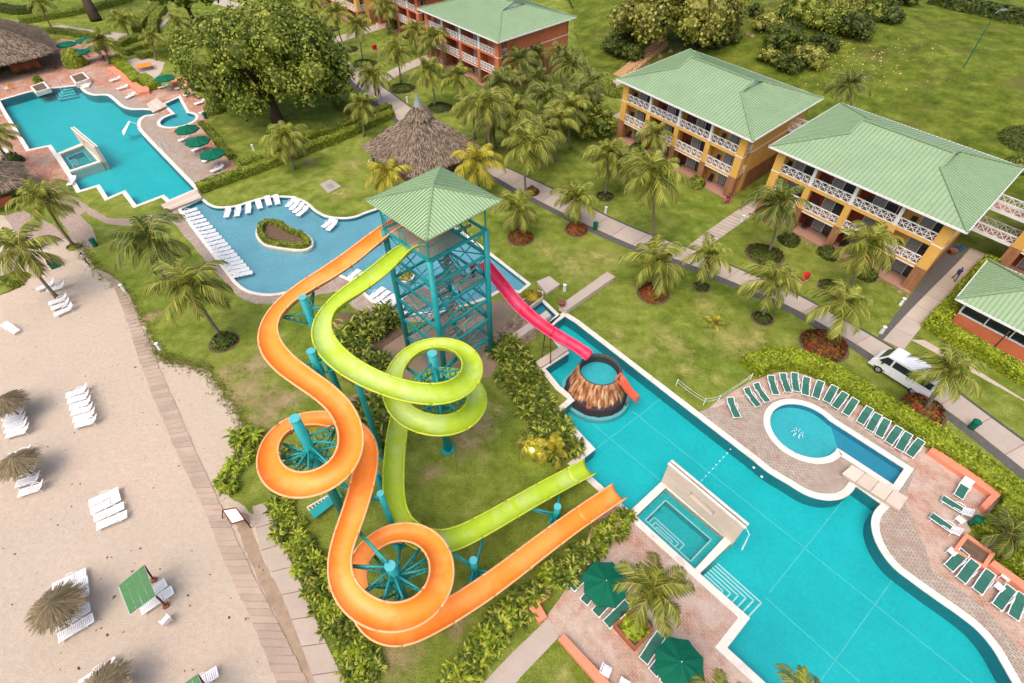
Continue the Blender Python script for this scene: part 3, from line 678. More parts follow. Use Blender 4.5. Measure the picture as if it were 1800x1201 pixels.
# landings and flights
def slab_of(s0, s1, t0, t1, z, name='landing'):
    m = MB(); n = 6
    for i in range(n):
        a = t0 + (t1 - t0) * i / n; b = t0 + (t1 - t0) * (i + .86) / n
        m.hexa([T(s0, a, z - .06), T(s1, a, z - .06), T(s1, b, z - .06), T(s0, b, z - .06)], [T(s0, a, z), T(s1, a, z), T(s1, b, z), T(s0, b, z)])
    m.bar(T(s0, t0, z - .1), T(s1, t0, z - .1), .08, .16); m.bar(T(s0, t1, z - .1), T(s1, t1, z - .1), .08, .16); m.bar(T(s0, t0, z - .1), T(s0, t1, z - .1), .08, .16); m.bar(T(s1, t0, z - .1), T(s1, t1, z - .1), .08, .16)
    return m.build(name, M['plank'], tower)
def flight(s0, s1, t0, z0, t1, z1):
    fl = MB(); n = max(5, int(abs(z1 - z0) / .21)); smid = (s0 + s1) / 2
    for s in (s0, s1): fl.bar(T(s, t0, z0 - .05), T(s, t1, z1 - .05), .06, .22)
    o = fl.build('stair_flight', M['teal'], tower)
    for i in range(n):
        k = (i + .5) / n; t = t0 + (t1 - t0) * k; zz = z0 + (z1 - z0) * k; dt = abs(t1 - t0) / n * .52
        m = MB(); m.hexa([T(s0, t - dt, zz - .03), T(s1, t - dt, zz - .03), T(s1, t + dt, zz - .03), T(s0, t + dt, zz - .03)], [T(s0, t - dt, zz + .02), T(s1, t - dt, zz + .02), T(s1, t + dt, zz + .02), T(s0, t + dt, zz + .02)])
        m.build('tread', M['plank'], o)
    for s in (s0, s1):
        r = MB(); r.bar(T(s, t0, z0 + 1), T(s, t1, z1 + 1), .04, .04); r.bar(T(s, t0, z0 + .5), T(s, t1, z1 + .5), .03, .03)
        for i in range(6): k = i / 5; r.bar(T(s, t0 + (t1 - t0) * k, z0 + (z1 - z0) * k), T(s, t0 + (t1 - t0) * k, z0 + (z1 - z0) * k + 1), .035, .035)
        r.build('handrail', M['teal'], o)
slab_of(2.9, 5.2, .2, 1.35, 4.62); slab_of(2.9, 5.2, .2, 1.35, 9.25)
for zz in (2.3, 6.95, 11.6): slab_of(2.9, 5.2, 4.1, 5.25, zz)
for zz in (4.62, 9.25):
    rail(T(2.9, .2, zz), T(5.2, .2, zz), 1.0, .8); rail(T(5.2, .2, zz), T(5.2, 1.35, zz), 1.0, .8)
for zz in (2.3, 6.95, 11.6): rail(T(2.9, 5.25, zz), T(5.2, 5.25, zz), 1.0, .8); rail(T(5.2, 4.1, zz), T(5.2, 5.25, zz), 1.0, .8)
flight(2.95, 3.95, 1.35, .05, 4.1, 2.3); flight(4.15, 5.15, 4.1, 2.3, 1.35, 4.62); flight(2.95, 3.95, 1.35, 4.62, 4.1, 6.95)
flight(4.15, 5.15, 4.1, 6.95, 1.35, 9.25); flight(2.95, 3.95, 1.35, 9.25, 4.1, 11.6); flight(4.15, 5.15, 4.1, 11.6, 1.35, PZ)
slab_of(0.3, 2.5, 3.2, 5.2, 6.95)
# roof of seamed sheets
RC = Vector((-5.62, 33.5)); RH = 3.48; ZE, ZA = 16.5, 17.6
def RT(a, b, z): q = RC + es * a + et * b; return Vector((q.x, q.y, z))
m = MB(); cs = [RT(-RH, -RH, ZE), RT(RH, -RH, ZE), RT(RH, RH, ZE), RT(-RH, RH, ZE)]; ap = RT(0, 0, ZA)
for i in range(4): m.add([cs[i], cs[(i + 1) % 4], ap], [(0, 1, 2)])
m.add([c - Vector((0, 0, .1)) for c in cs], [(3, 2, 1, 0)])
for i in range(4): m.add([cs[i] - Vector((0, 0, .1)), cs[(i + 1) % 4] - Vector((0, 0, .1)), cs[(i + 1) % 4], cs[i]], [(0, 1, 2, 3)])
rf = m.build('roof', M['roof_t'], tower)
def pyr_ribs(cs, ap, n, w, h, mat, parent, name='seam'):
    for i in range(len(cs)):
        a, b = cs[i], cs[(i + 1) % len(cs)]; mid = (a + b) / 2; m = MB()
        nrm = (b - a).cross(ap - a).normalized()
        for j in range(1, n):
            t = j / n; p = a.lerp(b, t); k = 1 - abs(2 * t - 1); q = p + (ap - mid) * k * .985
            m.bar(p + nrm * h * .4, q + nrm * h * .4, w, h, up=nrm)
        tag(m.build(name, M[mat], parent), kind='stuff')
pyr_ribs(cs, ap, 27, .07, .07, 'rib', rf)
for c in cs: m = MB(); m.bar(c + Vector((0, 0, .03)), ap + Vector((0, 0, .05)), .16, .07); m.build('ridge_cap', M['cap'], rf)
for a, b in ((0, 1), (1, 2), (2, 3), (3, 0)): m = MB(); m.bar(cs[a].lerp(ap, .12) - Vector((0, 0, .32)), cs[b].lerp(ap, .12) - Vector((0, 0, .32)), .12, .16); m.build('eave_beam', M['teal'], tower)
# ---------------------------------------------------------------- open chutes
O_PX = [(712, 392), (697, 401), (683, 408), (653, 430), (623, 460), (583, 487), (540, 508), (503, 533), (478, 563), (470, 590), (477, 620), (500, 647), (537, 672), (573, 693), (603, 720), (622, 753), (620, 793), (610, 817), (593, 837), (560, 858), (523, 863), (487, 850), (470, 823), (473, 790), (490, 760), (520, 743), (560, 738), (600, 743), (632, 760), (647, 783), (647, 817), (640, 850), (632, 883), (622, 917), (608, 950), (600, 983), (600, 1013), (610, 1047), (637, 1073), (670, 1088), (707, 1092), (743, 1077), (770, 1050), (780, 1017), (778, 980), (760, 953), (730, 938), (697, 938), (663, 950), (637, 977), (627, 1007), (630, 1040), (640, 1077), (657, 1107), (690, 1117), (723, 1112), (757, 1097), (800, 1073), (850, 1043), (900, 1005), (950, 963), (1000, 927), (1047, 893), (1090, 866)]
G_PX = [(752, 428), (733, 431), (713, 441), (690, 463), (663, 490), (630, 513), (593, 533), (570, 557), (563, 587), (573, 613), (597, 643), (637, 667), (683, 687), (723, 697), (763, 703), (807, 697), (830, 673), (837, 647), (823, 623), (800, 610), (767, 605), (733, 613), (707, 633), (692, 660), (688, 693), (697, 720), (717, 740), (750, 753), (787, 758), (823, 747), (843, 720), (842, 693), (827, 673), (800, 660), (767, 658), (740, 667), (717, 685), (707, 725), (698, 767), (695, 807), (693, 840), (693, 873), (698, 903), (708, 933), (737, 950), (767, 956), (787, 955), (817, 947), (850, 928), (900, 900), (943, 873), (987, 850), (1040, 823)]
def lift(px, z0, z1):
    n = len(px); zs = [z0 + (z1 - z0) * i / (n - 1) for i in range(n)]
    for _ in range(30):
        W = [G(x, y, z) for (x, y), z in zip(px, zs)]; L = [0]
        for a, b in zip(W, W[1:]): L.append(L[-1] + (a.xy - b.xy).length)
        zs = [z0 + (z1 - z0) * l / L[-1] for l in L]
    return W
def smooth_path(W, it=6):
    W = [w.copy() for w in W]
    for _ in range(it):
        W = [W[0]] + [W[i] * .5 + (W[i - 1] + W[i + 1]) * .25 for i in range(1, len(W) - 1)] + [W[-1]]
    return W
def section(hw, dep, n=11):                       # half-pipe cross section with rolled rims
    out = []
    for i in range(n):
        a = math.pi * (1.0 + i / (n - 1)); x = math.cos(a); x = math.copysign(abs(x) ** .85, x)
        out.append((x * hw, dep * (abs(x) ** 3.0 - 1.0)))
    return out
def chute(name, W, hw, dep, seglen, mat, rim, parent, bank=.9, rimr=.07):
    W = resample(crom(W, 6), .28); n = len(W); fr = []
    for i in range(n):
        d = (W[min(i + 1, n - 1)] - W[max(i - 1, 0)]); d.z *= .9; d.normalize()
        a = W[max(i - 4, 0)]; c = W[min(i + 4, n - 1)]
        d1 = (W[i] - a).xy; d2 = (c - W[i]).xy
        cv = (d1.x * d2.y - d1.y * d2.x) / max(1e-6, d1.length * d2.length) if d1.length > 0 and d2.length > 0 else 0
        fr.append([W[i], d, cv])
    for _ in range(8):
        cvs = [f[2] for f in fr]
        for i in range(1, n - 1): fr[i][2] = (cvs[i - 1] + cvs[i] * 2 + cvs[i + 1]) / 4
    sec = section(hw, dep); k = len(sec); rings = []; rims = [[], []]
    for p, d, cv in fr:
        side = d.cross(Vector((0, 0, 1))).normalized(); up = side.cross(d).normalized()
        tl = max(-.32, min(.32, cv * bank)); rot = Matrix.Rotation(tl, 3, d)
        side = rot @ side; up = rot @ up
        rings.append([p + side * x + up * (y + dep * .75) for x, y in sec])
        rims[0].append(rings[-1][0]); rims[1].append(rings[-1][-1])
    per = max(2, int(seglen / .28)); i = 0; segs = 0
    while i < n - 1:
        j = min(i + per, n - 1)
        if n - 1 - j < per // 2: j = n - 1
        m = MB(); vs = []; fs = []; L = j - i + 1
        for q in range(i, j + 1): vs += rings[q]
        for q in range(L - 1):
            for r_ in range(k - 1):
                a = q * k + r_; fs.append((a, a + 1, a + 1 + k, a + k))
        m.add(vs, fs); so = m.build('chute_section', M[mat], parent, True)
        sd = so.modifiers.new('shell', 'SOLIDIFY'); sd.thickness = .05; sd.offset = 0; sd.use_rim = (j == n - 1)
        for rr in rims:
            m = MB(); m.tube(rr[i:j + 1], rimr, 6); m.build('rim', M[rim], so, True)
        if j < n - 1:
            m = MB(); ring = rings[j]; cc = fr[j][0]
            m.tube([v + (v - cc - Vector((0, 0, dep * .6))).normalized() * .075 for v in ring], .035, 5); m.build('flange', M[rim], so, True)
        i = j; segs += 1
    return fr
og = thing('orange_slide', 'long orange open water slide winding in two loops to the pool', 'water slide', G(600, 905))
OW = smooth_path(lift(O_PX, 13.75, .75), 2); ofr = chute('orange', OW, .70, .54, 2.9, 'orange', 'orange_rim', og)
gg = thing('lime_slide', 'lime green open water slide spiralling twice round a teal column', 'water slide', G(797, 800))
GW = smooth_path(lift(G_PX, 13.75, .75), 2); gfr = chute('lime', GW, .70, .54, 2.9, 'green', 'green_rim', gg)
def nearest(W, p, zmax=99, zmin=-9):
    return min((w for w in W if zmin <= w.z <= zmax), key=lambda w: (w.xy - p).length)
def truss(a, b, parent, dz=.9):                   # bracket arm from a column out to a chute
    o = MB(); a, b = Vector(a), Vector(b); side = (b - a).cross(Vector((0, 0, 1))).normalized() * .10
    o.tube([a, b], .075, 6); o.tube([a - Vector((0, 0, dz)), b - Vector((0, 0, .12))], .07, 6)
    for i in range(1, 5):
        k = i / 5; o.tube([a.lerp(b, k), (a - Vector((0, 0, dz))).lerp(b - Vector((0, 0, .12)), k)], .04, 4)
    o.build('arm', M['teal'], parent, True)
def pillar(xy, top, parent, r=.27, foot=True):
    m = MB(); m.tube([(xy[0], xy[1], 0), (xy[0], xy[1], top)], r, 14); c = m.build('support_column', M['teal'], parent, True)
    m = MB(); m.lathe((xy[0], xy[1], top), [(r + .02, -.06), (r + .02, .03), (0, .035)], 14); m.build('cap', M['teal_light'], c)
    m = MB(); m.lathe((xy[0], xy[1], 0), [(r + .28, 0), (r + .28, .1), (r, .12)], 10); m.build('base_plate', M['teal'], c)
    for k in range(4): a = k * math.pi / 2 + .4; m = MB(); m.add([(xy[0] + math.cos(a) * r, xy[1] + math.sin(a) * r, .9), (xy[0] + math.cos(a) * r, xy[1] + math.sin(a) * r, .1), (xy[0] + math.cos(a) * (r + .27), xy[1] + math.sin(a) * (r + .27), .1)], [(0, 1, 2)]); m.build('gusset', M['teal'], c)
    return c
def spokes(xy, W, parent, n, zlo, zhi, rad, ph=0.0, zoff=-.35):
    pts = [w for w in W if zlo <= w.z <= zhi and (w.xy - Vector(xy)).length < rad]
    for k in range(n):
        a = ph + 2 * math.pi * k / n; dirv = Vector((math.cos(a), math.sin(a)))
        c = [w for w in pts if (w.xy - Vector(xy)).normalized().dot(dirv) > .93]
        for grp in ([w for w in c if w.z > (zlo + zhi) / 2], [w for w in c if w.z <= (zlo + zhi) / 2]):
            if not grp: continue
            w = max(grp, key=lambda w: (w.xy - Vector(xy)).normalized().dot(dirv))
            truss((xy[0] + dirv.x * .2, xy[1] + dirv.y * .2, w.z + zoff + .45), (w.x - dirv.x * .3, w.y - dirv.y * .3, w.z + zoff + .1), parent, 1.0)
OD = [f[0] for f in ofr]; GD = [f[0] for f in gfr]
c1, c2, c3 = (-12.2, 17.2), (-6.85, 11.2), (-5.2, 23.05)
pillar(c1, 12.6, og, .3); spokes(c1, OD, og, 9, 7.2, 10.6, 4.2)
pillar(c2, 6.9, og, .3); spokes(c2, OD, og, 9, 3.2, 7.0, 4.2, .3)
pillar(c3, 11.6, gg, .3); spokes(c3, GD, gg, 8, 5.0, 11.0, 4.2, .2)
for xy, top in (((-14.2, 26.7), 13.2), ((-12.85, 22.7), 12.2)):
    pillar(xy, top, og); v = Vector(xy)
    o_ = nearest(OD, v, 99, 10); g_ = nearest(GD, v, 99, 10)
    for w in (o_, g_):
        i = (OD if w is o_ else GD).index(w); W = OD if w is o_ else GD
        for dj in (-5, 5): q = W[max(0, min(len(W) - 1, i + dj))]; truss((*xy, q.z - .3), (q.x, q.y, q.z - .36), og, 1.2)
w = nearest(GD, Vector((-9.6, 22)), 12, 10.5); pillar((w.x - .6, w.y + .9), w.z - .5, gg, .22)
for xy, top, rr in (((-2.44, 12.85), 3.4, 5), ((3.18, 16.9), 2.5, 4)):
    pillar(xy, top, og, .24); v = Vector(xy)
    for W in (OD, GD):
        q = nearest(W, v, 4.5); i = W.index(q)
        for dj in (-6, 6):
            q = W[max(0, min(len(W) - 1, i + dj))]; truss((*xy, min(top - .2, q.z - .45)), (q.x, q.y, q.z - .36), og, .6)
for j, xy in enumerate(((-9.3, 15.2), (-8.3, 18.6))):
    W = OD if j == 0 else GD; q = nearest(W, Vector(xy), 8.5); pillar((q.x + (1.25 if j == 0 else -1.25), q.y), q.z + .3, og if j == 0 else gg, .2); truss((q.x + (1.25 if j == 0 else -1.25), q.y, q.z), (q.x, q.y, q.z - .25), og if j == 0 else gg, .7)
# short landing bench and rack under the first orange loop
b = thing('steel_gangway', 'short teal steel gangway on the grass under the orange loop', 'gangway', G(575, 890))
m = MB(); m.bar(G(548, 906, .5), G(598, 868, .5), .75, .12); m.build('deck', M['teal'], b)
m = MB(); m.bar(G(540, 892, .5), G(575, 872, .5), .07, .07); m.bar(G(548, 902, .5), G(583, 880, .5), .07, .07)
for i in range(7): k = i / 6; m.bar(G(540 + 35 * k, 892 - 20 * k, .5), G(548 + 35 * k, 902 - 22 * k, .5), .05, .05)
m.build('ladder', M['white'], b)
m = MB()
for p in ((552, 904), (594, 872)): q = G(*p, .45); m.bar((q.x, q.y, 0), q, .12, .12)
m.build('leg', M['teal'], b)
# ---------------------------------------------------------------- pink slide, volcano, little coral slide
pk = thing('pink_slide', 'crimson pink slide running from the tower down to the volcano pool', 'water slide', G(966, 615))
PK = [G(846, 462, 7.1), G(864, 484, 6.5)] + [G(x, y, z) for x, y, z in ((884, 508, 5.9), (910, 540, 5.1), (942, 569, 4.3), (978, 594, 3.6), (1010, 613, 3.05), (1036, 631, 2.75))]
pfr = chute('pink', PK, .62, .5, 3.2, 'pink', 'pink_rim', pk, .5, .055)
q = G(963, 618); q2 = pfr[int(len(pfr) * .68)][0]
m = MB()
for k in (-.4, .4): m.tube([(q2.x + k, q2.y - k * .8, 0), (q2.x + k * .6, q2.y - k * .5, q2.z - .1)], .06, 6)
m.tube([(q2.x - .4, q2.y + .32, 1.6), (q2.x + .4, q2.y - .32, 2.3)], .05, 6); m.build('support_frame', M['wood'], pk)
VC = Vector((7.6, 29.55)); vol = thing('volcano', 'small volcano shaped plunge pool with lava streaked rock sides', 'volcano pool', (VC.x, VC.y, -1.2))
N = 44; prof = [(2.95, -1.22), (2.78, -.5), (2.6, .1), (2.32, .9), (2.05, 1.7), (1.9, 2.25), (1.82, 2.4)]; vs = []; fs = []
ridge = [random.uniform(-1, 1) for _ in range(N)]
for i, (r_, z_) in enumerate(prof):
    for k in range(N):
        a = 2 * math.pi * k / N; w = r_ + .07 * ridge[k] * (1 if 0 < i < 6 else .2) + random.uniform(-.03, .03)
        vs.append((w * math.cos(a), w * math.sin(a), z_ + 1.2 + (random.uniform(-.06, .06) if i >= 5 else 0)))
for i in range(len(prof) - 1):
    for k in range(N): a, b_ = i * N + k, i * N + (k + 1) % N; fs.append((a, b_, b_ + N, a + N))
m = MB(); m.add(vs, fs); m.build('rock_cone', M['volcano'], vol, True, True)
m = MB(); m.lathe((0, 0, 1.2), [(1.83, 2.38), (1.80, 2.47), (1.72, 2.42), (1.70, 2.0), (1.68, .7)], N); m.build('crater_rim', M['rim_rock'], vol, True, True)
m = MB(); m.lathe((0, 0, 1.2), [(1.7, 1.4), (1.0, 1.4), (.01, 1.4)], N); m.build('crater_floor', M['tile_kid'], vol, False, True)
m = MB(); m.lathe((0, 0, 1.2), [(1.705, 2.12), (1.0, 2.12), (.01, 2.12)], N); m.build('crater_water', M['water_mid'], vol, False, True)
m = MB(); m.lathe((0, 0, 1.2), [(3.15, -1.24), (3.15, -.75), (2.8, -.75)], N); m.build('base_ledge', M['tile_pale'], vol, False, True)
sc = thing('coral_slide', 'little coral red slide from the volcano rim into the pool', 'water slide', G(1110, 705, -.1))
chute('coral', [G(1083, 663, 2.3), G(1092, 672, 2.0), G(1102, 687, 1.2), G(1113, 699, .55), G(1124, 708, .12)], .42, .34, 9, 'coral', 'coral', sc, .3, .04)
m = MB(); q = G(1105, 692, 1.0); m.tube([(q.x, q.y, -1.2), (q.x, q.y, .7)], .07, 6); m.build('leg', M['grey'], sc)
# timber prop wall, stone wing wall, planter by the pink slide
def wallbox(name, label, cat, pts, z0, z1, mat, group=None, top=None):
    c = gp(pts); t = thing(name, label, cat, (c[0].x, c[0].y, z0), 0, group)
    m = MB(); m.prism(c, z0, z1); m.build('wall', M[mat], t)
    if top: m = MB(); m.prism(offset(c, .05), z1 + .002, z1 + .06); m.build('cap', M[top], t)
    return t
wallbox('stone_bench_wall', 'long low stone wall with flat top crossing the lawn by the pool', 'wall', [(982, 546), (995, 553), (1079, 494), (1066, 486)], 0, .55, 'traver', None, 'slab')
wallbox('stone_block', 'square pale stone block on the lawn beside the yellow planter', 'block', [(944, 500), (965, 491), (983, 505), (960, 520)], 0, .35, 'traver', None, 'slab')
wallbox('stone_wall', 'low stone wall under the pink slide beside the leafy shrubs', 'wall', [(900, 594), (960, 552), (968, 561), (908, 603)], 0, .5, 'traver')
wallbox('stone_wall', 'pale stone kerb wall by the slide legs and shrubs', 'wall', [(941, 640), (992, 608), (1000, 617), (950, 650)], 0, .3, 'traver')
# ---------------------------------------------------------------- hotel blocks
class Frame:
    def __init__(s, O, U, V): s.O = Vector(O); s.U = Vector(U).normalized(); s.V = Vector(V).normalized()
    def __call__(s, u, v, z): q = s.O + s.U * u + s.V * v; return Vector((q.x, q.y, z))
    def box(s, m, u0, u1, v0, v1, z0, z1, mi=0):
        return m.hexa([s(u0, v0, z0), s(u1, v0, z0), s(u1, v1, z0), s(u0, v1, z0)], [s(u0, v0, z1), s(u1, v0, z1), s(u1, v1, z1), s(u0, v1, z1)], mi)
def xrail(W, parent, p, q, z, h=.95, name='railing'):
    """white timber balustrade of crossed panels between plan points p and q"""
    a = W(*p, z + .08); b = W(*q, z + .08); L = (b - a).length; n = max(1, round(L / .95)); up = Vector((0, 0, h)); m = MB()
    m.bar(a + up, b + up, .10, .09); m.bar(a, b, .08, .09); m.bar(a + up * .5, b + up * .5, .05, .05)
    for i in range(n + 1): c = a.lerp(b, i / n); m.bar(c - Vector((0, 0, .05)), c + up, .08, .08)
    for i in range(n):
        c, d = a.lerp(b, i / n), a.lerp(b, (i + 1) / n); m.bar(c, d + up, .06, .06); m.bar(c + up, d, .06, .06)
    return m.build(name, M['white'], parent)
def hip_roof(W, parent, LU, LV, ze, zr, g0, g1, vg, rib=.46, backrib=True):
    mid = LV / 2; zg = ze + (zr - ze) * vg / mid
    m = MB()
    m.add([W(0, 0, ze), W(LU, 0, ze), W(g1, vg, zg), W(g1, mid, zr), W(g0, mid, zr), W(g0, vg, zg)], [(0, 1, 2, 3, 4, 5)])
    m.add([W(0, LV, ze), W(LU, LV, ze), W(g1, LV - vg, zg), W(g1, mid, zr), W(g0, mid, zr), W(g0, LV - vg, zg)], [(5, 4, 3, 2, 1, 0)])
    m.add([W(0, 0, ze), W(g0, vg, zg), W(g0, LV - vg, zg), W(0, LV, ze)], [(0, 1, 2, 3)])
    m.add([W(LU, 0, ze), W(LU, LV, ze), W(g1, LV - vg, zg), W(g1, vg, zg)], [(0, 1, 2, 3)])
    m.add([W(0, 0, ze - .12), W(LU, 0, ze - .12), W(LU, LV, ze - .12), W(0, LV, ze - .12)], [(3, 2, 1, 0)])
    roof = m.build('roof', M['roof'], parent)
    for g, d in ((g0, -1), (g1, 1)):
        m = MB(); m.add([W(g - d * .03, vg, zg), W(g - d * .03, LV - vg, zg), W(g - d * .03, mid, zr - .02)], [(0, 1, 2)]); m.build('gable_vent', M['white'], roof)
        m = MB()
        for v in (vg, LV - vg): m.bar(W(g + d * .10, v, zg + .05), W(g + d * .10, mid, zr + .07), .28, .10)
        m.build('barge_cap', M['cap'], roof)
    m = MB()
    for p, q in (((0, 0), (LU, 0)), ((LU, 0), (LU, LV)), ((LU, LV), (0, LV)), ((0, LV), (0, 0))): m.bar(W(*p, ze - .07), W(*q, ze - .07), .09, .20)
    m.build('gutter', M['white'], roof)
    m = MB(); u = rib
    while u < LU - .1:
        t = u / g0 if u < g0 else ((LU - u) / (LU - g1) if u > g1 else None)
        v = mid if t is None else vg * t; z = ze + (zr - ze) * v / mid
        m.bar(W(u, .02, ze + .03), W(u, v, z + .03), .075, .07)
        if backrib: m.bar(W(u, LV - .02, ze + .03), W(u, LV - v, z + .03), .07, .06)
        u += rib
    tag(m.build('seam', M['rib'], roof), kind='stuff')
    m = MB(); v = rib
    while v < LV - .1:
        k = min(1, v / vg, (LV - v) / vg); z = ze + (zg - ze) * k
        m.bar(W(.02, v, ze + .03), W(g0 * k, v, z + .03), .075, .07); m.bar(W(LU - .02, v, ze + .03), W(LU - (LU - g1) * k, v, z + .03), .075, .07)
        v += rib
    tag(m.build('seam', M['rib'], roof), kind='stuff')
    e = Vector((0, 0, .07))
    for p, q in (((0, 0, ze), (g0, vg, zg)), ((0, LV, ze), (g0, LV - vg, zg)), ((LU, 0, ze), (g1, vg, zg)), ((LU, LV, ze), (g1, LV - vg, zg)), ((g0, mid, zr), (g1, mid, zr))):
        m = MB(); m.bar(W(*p) + e, W(*q) + e, .30, .09); m.build('ridge_cap', M['cap'], roof)
    return roof
FL = [.12, 2.92, 5.72]; FN = ['ground', 'middle', 'top']
def hotel(name, label, W, LU, LV, nb, main, bays, ze=8.5, zr=10.95, g0=6.2, g1=None, vg=6.5, chairs=None, skip_left=0, bandcol='brickcol'):
    g1 = g1 or LU - g0; o = 1.0; dep = 1.9
    t = thing(name, label, 'building', W(LU / 2, LV / 2, 0))
    hip_roof(W, t, LU, LV, ze, zr, g0, g1, vg)
    u0, u1, v0, v1 = o, LU - o, o, LV - o
    # shell: end walls, back wall, brick plinths
    for nm, a in (('end_wall', (u0, u0 + .25)), ('end_wall', (u1 - .25, u1))):
        m = MB(); W.box(m, a[0], a[1], v0 + dep, v1, 0, ze - .12); w = m.build(nm, M[main], t)
        s = -.03 if a[0] == u0 else .03
        m = MB(); W.box(m, a[0] + s, a[1] + s, v0 + dep + .9, v1 - .1, 0, 2.75); m.build('brick_plinth', M['brickcol'], w)
        m = MB(); W.box(m, a[0] + s * 1.6, a[1] + s * 1.6, v0 + dep, v1, 5.62, 5.74); m.build('string_course', M['white'], w)
    m = MB(); W.box(m, u0, u1, v1 - .25, v1 + .01, 0, ze - .12); m.build('back_wall', M[main], t)
    m = MB(); W.box(m, u0, u1, v0 - .5, v0 + dep + .1, 0, FL[0]); m.build('terrace_floor', M['floor_t'], t)
    bw = (u1 - u0) / nb
    for z in FL[1:]:
        m = MB(); W.box(m, u0 + .02, u1 - .02, v0 + .02, v0 + dep + .1, z - .3, z); f = m.build('balcony_floor', M['floor_t'], t)
        m = MB(); W.box(m, u0, u1, v0 - .03, v0 + .13, z - .34, z + .02); m.build('edge_beam', M[main], f)
        if z == FL[1]: m = MB(); W.box(m, u0 + .4, u1 - .4, v0 - .05, v0 + .02, z - .34, z - .2); m.build('trim', M['white'], f)
    m = MB(); W.box(m, u0, u1, v0, v0 + .2, ze - .35, ze - .125); m.build('eave_beam', M['white'], t)
    for k in range(nb + 1):
        u = u0 + k * bw; end = k in (0, nb)
        wd = .95 if end else .72; a = u - wd / 2 + (wd / 2 if k == 0 else (-wd / 2 if k == nb else 0)); b = a + wd
        if end:
            m = MB(); W.box(m, a - .05, b + .05, v0 - .09, v0 + .75, 2.9, ze - .13); c = m.build('column', M[main], t)
            m = MB(); W.box(m, a - .09, b + .09, v0 - .12, v0 + .78, 5.6, 5.72); m.build('band', M['white'], c)
            m = MB(); W.box(m, a - .1, b + .1, v0 - .14, v0 + .8, 0, 2.9); m.build('brick_pier', M['brickcol'], c)
        else:
            m = MB(); W.box(m, a, b, v0 - .07, v0 + .55, 2.9, 5.74); c = m.build('column', M[main], t)
            m = MB(); W.box(m, a - .06, b + .06, v0 - .12, v0 + .6, 0, 2.9); m.build('brick_pier', M['brickcol'], c)
            m = MB(); W.box(m, u - .17, u + .17, v0 - .06, v0 + .25, 5.74, ze - .36); m.build('post', M['white'], c)
            m = MB(); W.box(m, u - .09, u + .09, v0 + .56, v0 + dep, 0, ze - .14); m.build('partition', M[main], t)
    for fi, z in enumerate(FL):
        top = (FL[fi + 1] - .31) if fi < 2 else ze - .14
        for k in range(nb):
            a, b = u0 + k * bw, u0 + (k + 1) * bw
            mm = bays[(k + (0 if fi != 1 else 0)) % len(bays)]
            m = MB(); W.box(m, a + .1, b - .1, v0 + dep, v0 + dep + .12, z, top); w = m.build('room_wall', M[mm], t)
            c = a + bw * (.62 if k % 2 else .6); dw = bw * .26
            m = MB(); W.box(m, c - dw, c + dw, v0 + dep - .05, v0 + dep - .01, z + .02, z + 2.2); d = m.build('glass_door', M['glass'], w)
            m = MB()
            for i in range(7): x = c - dw + .1 + i * .16; W.box(m, x, x + .12, v0 + dep - .075, v0 + dep - .052, z + .1, z + 2.1)
            m.build('curtain', M['curtain'], d)
            m = MB()
            for x in (c - dw, c, c + dw): W.box(m, x - .03, x + .03, v0 + dep - .09, v0 + dep - .045, z + .02, z + 2.22)
            W.box(m, c - dw, c + dw, v0 + dep - .092, v0 + dep - .047, z + 2.16, z + 2.24); m.build('door_frame', M['white'], d)
            if fi:
                e0 = .95 if k == 0 else (.36 if fi == 1 else .17); e1 = .95 if k == nb - 1 else (.36 if fi == 1 else .17)
                xrail(W, t, (a + e0, v0 + .05), (b - e1, v0 + .05), z)
            if chairs and k >= skip_left: balcony_chair(W, a + bw * .24, v0 + 1.15, z, f'dark chair, {chairs}, {FN[fi]} floor, {ORD[k]} bay from the left')
        if fi:
            xrail(W, t, (u1 - .12, v0 + .8), (u1 - .12, v0 + dep), z); xrail(W, t, (u0 + .12, v0 + .8), (u0 + .12, v0 + dep), z)
    return t
def balcony_chair(W, u, v, z, label):
    p = W(u, v, z); t = thing('balcony_chair', label, 'chair', p, ang(W.V, Vector((0, 0))) + math.pi + random.uniform(-.4, .4), 'chairs on the hotel balconies')
    for nm, mk in CH.items(): o = bpy.data.objects.new(nm.split('.')[0], mk); COL.objects.link(o); o.parent = t
CH = {}
m = MB(); m.box((0, 0, .42), (.5, .5, .06)); CH['seat'] = m.mesh('seat', M['dark'])
m = MB(); m.add([(-.27, -.25, .45), (-.27, .25, .45), (-.36, .27, .98), (-.36, -.27, .98), (-.31, -.25, .45), (-.31, .25, .45), (-.40, .27, .98), (-.40, -.27, .98)], [(0, 1, 2, 3), (7, 6, 5, 4), (3, 2, 6, 7), (0, 4, 5, 1), (1, 5, 6, 2), (0, 3, 7, 4)]); CH['backrest'] = m.mesh('backrest', M['dark'])
for i, (x, y) in enumerate(((.2, .2), (.2, -.2), (-.2, .2), (-.2, -.2))): m = MB(); m.box((x, y, .2), (.05, .05, .4)); CH['leg.%d' % i] = m.mesh('leg', M['dark'])
for i, y in enumerate((.26, -.26)): m = MB(); m.bar((-.3, y, .65), (.22, y, .65), .05, .04); m.bar((.2, y, .4), (.2, y, .65), .04, .04); CH['armrest.%d' % i] = m.mesh('armrest', M['dark'])

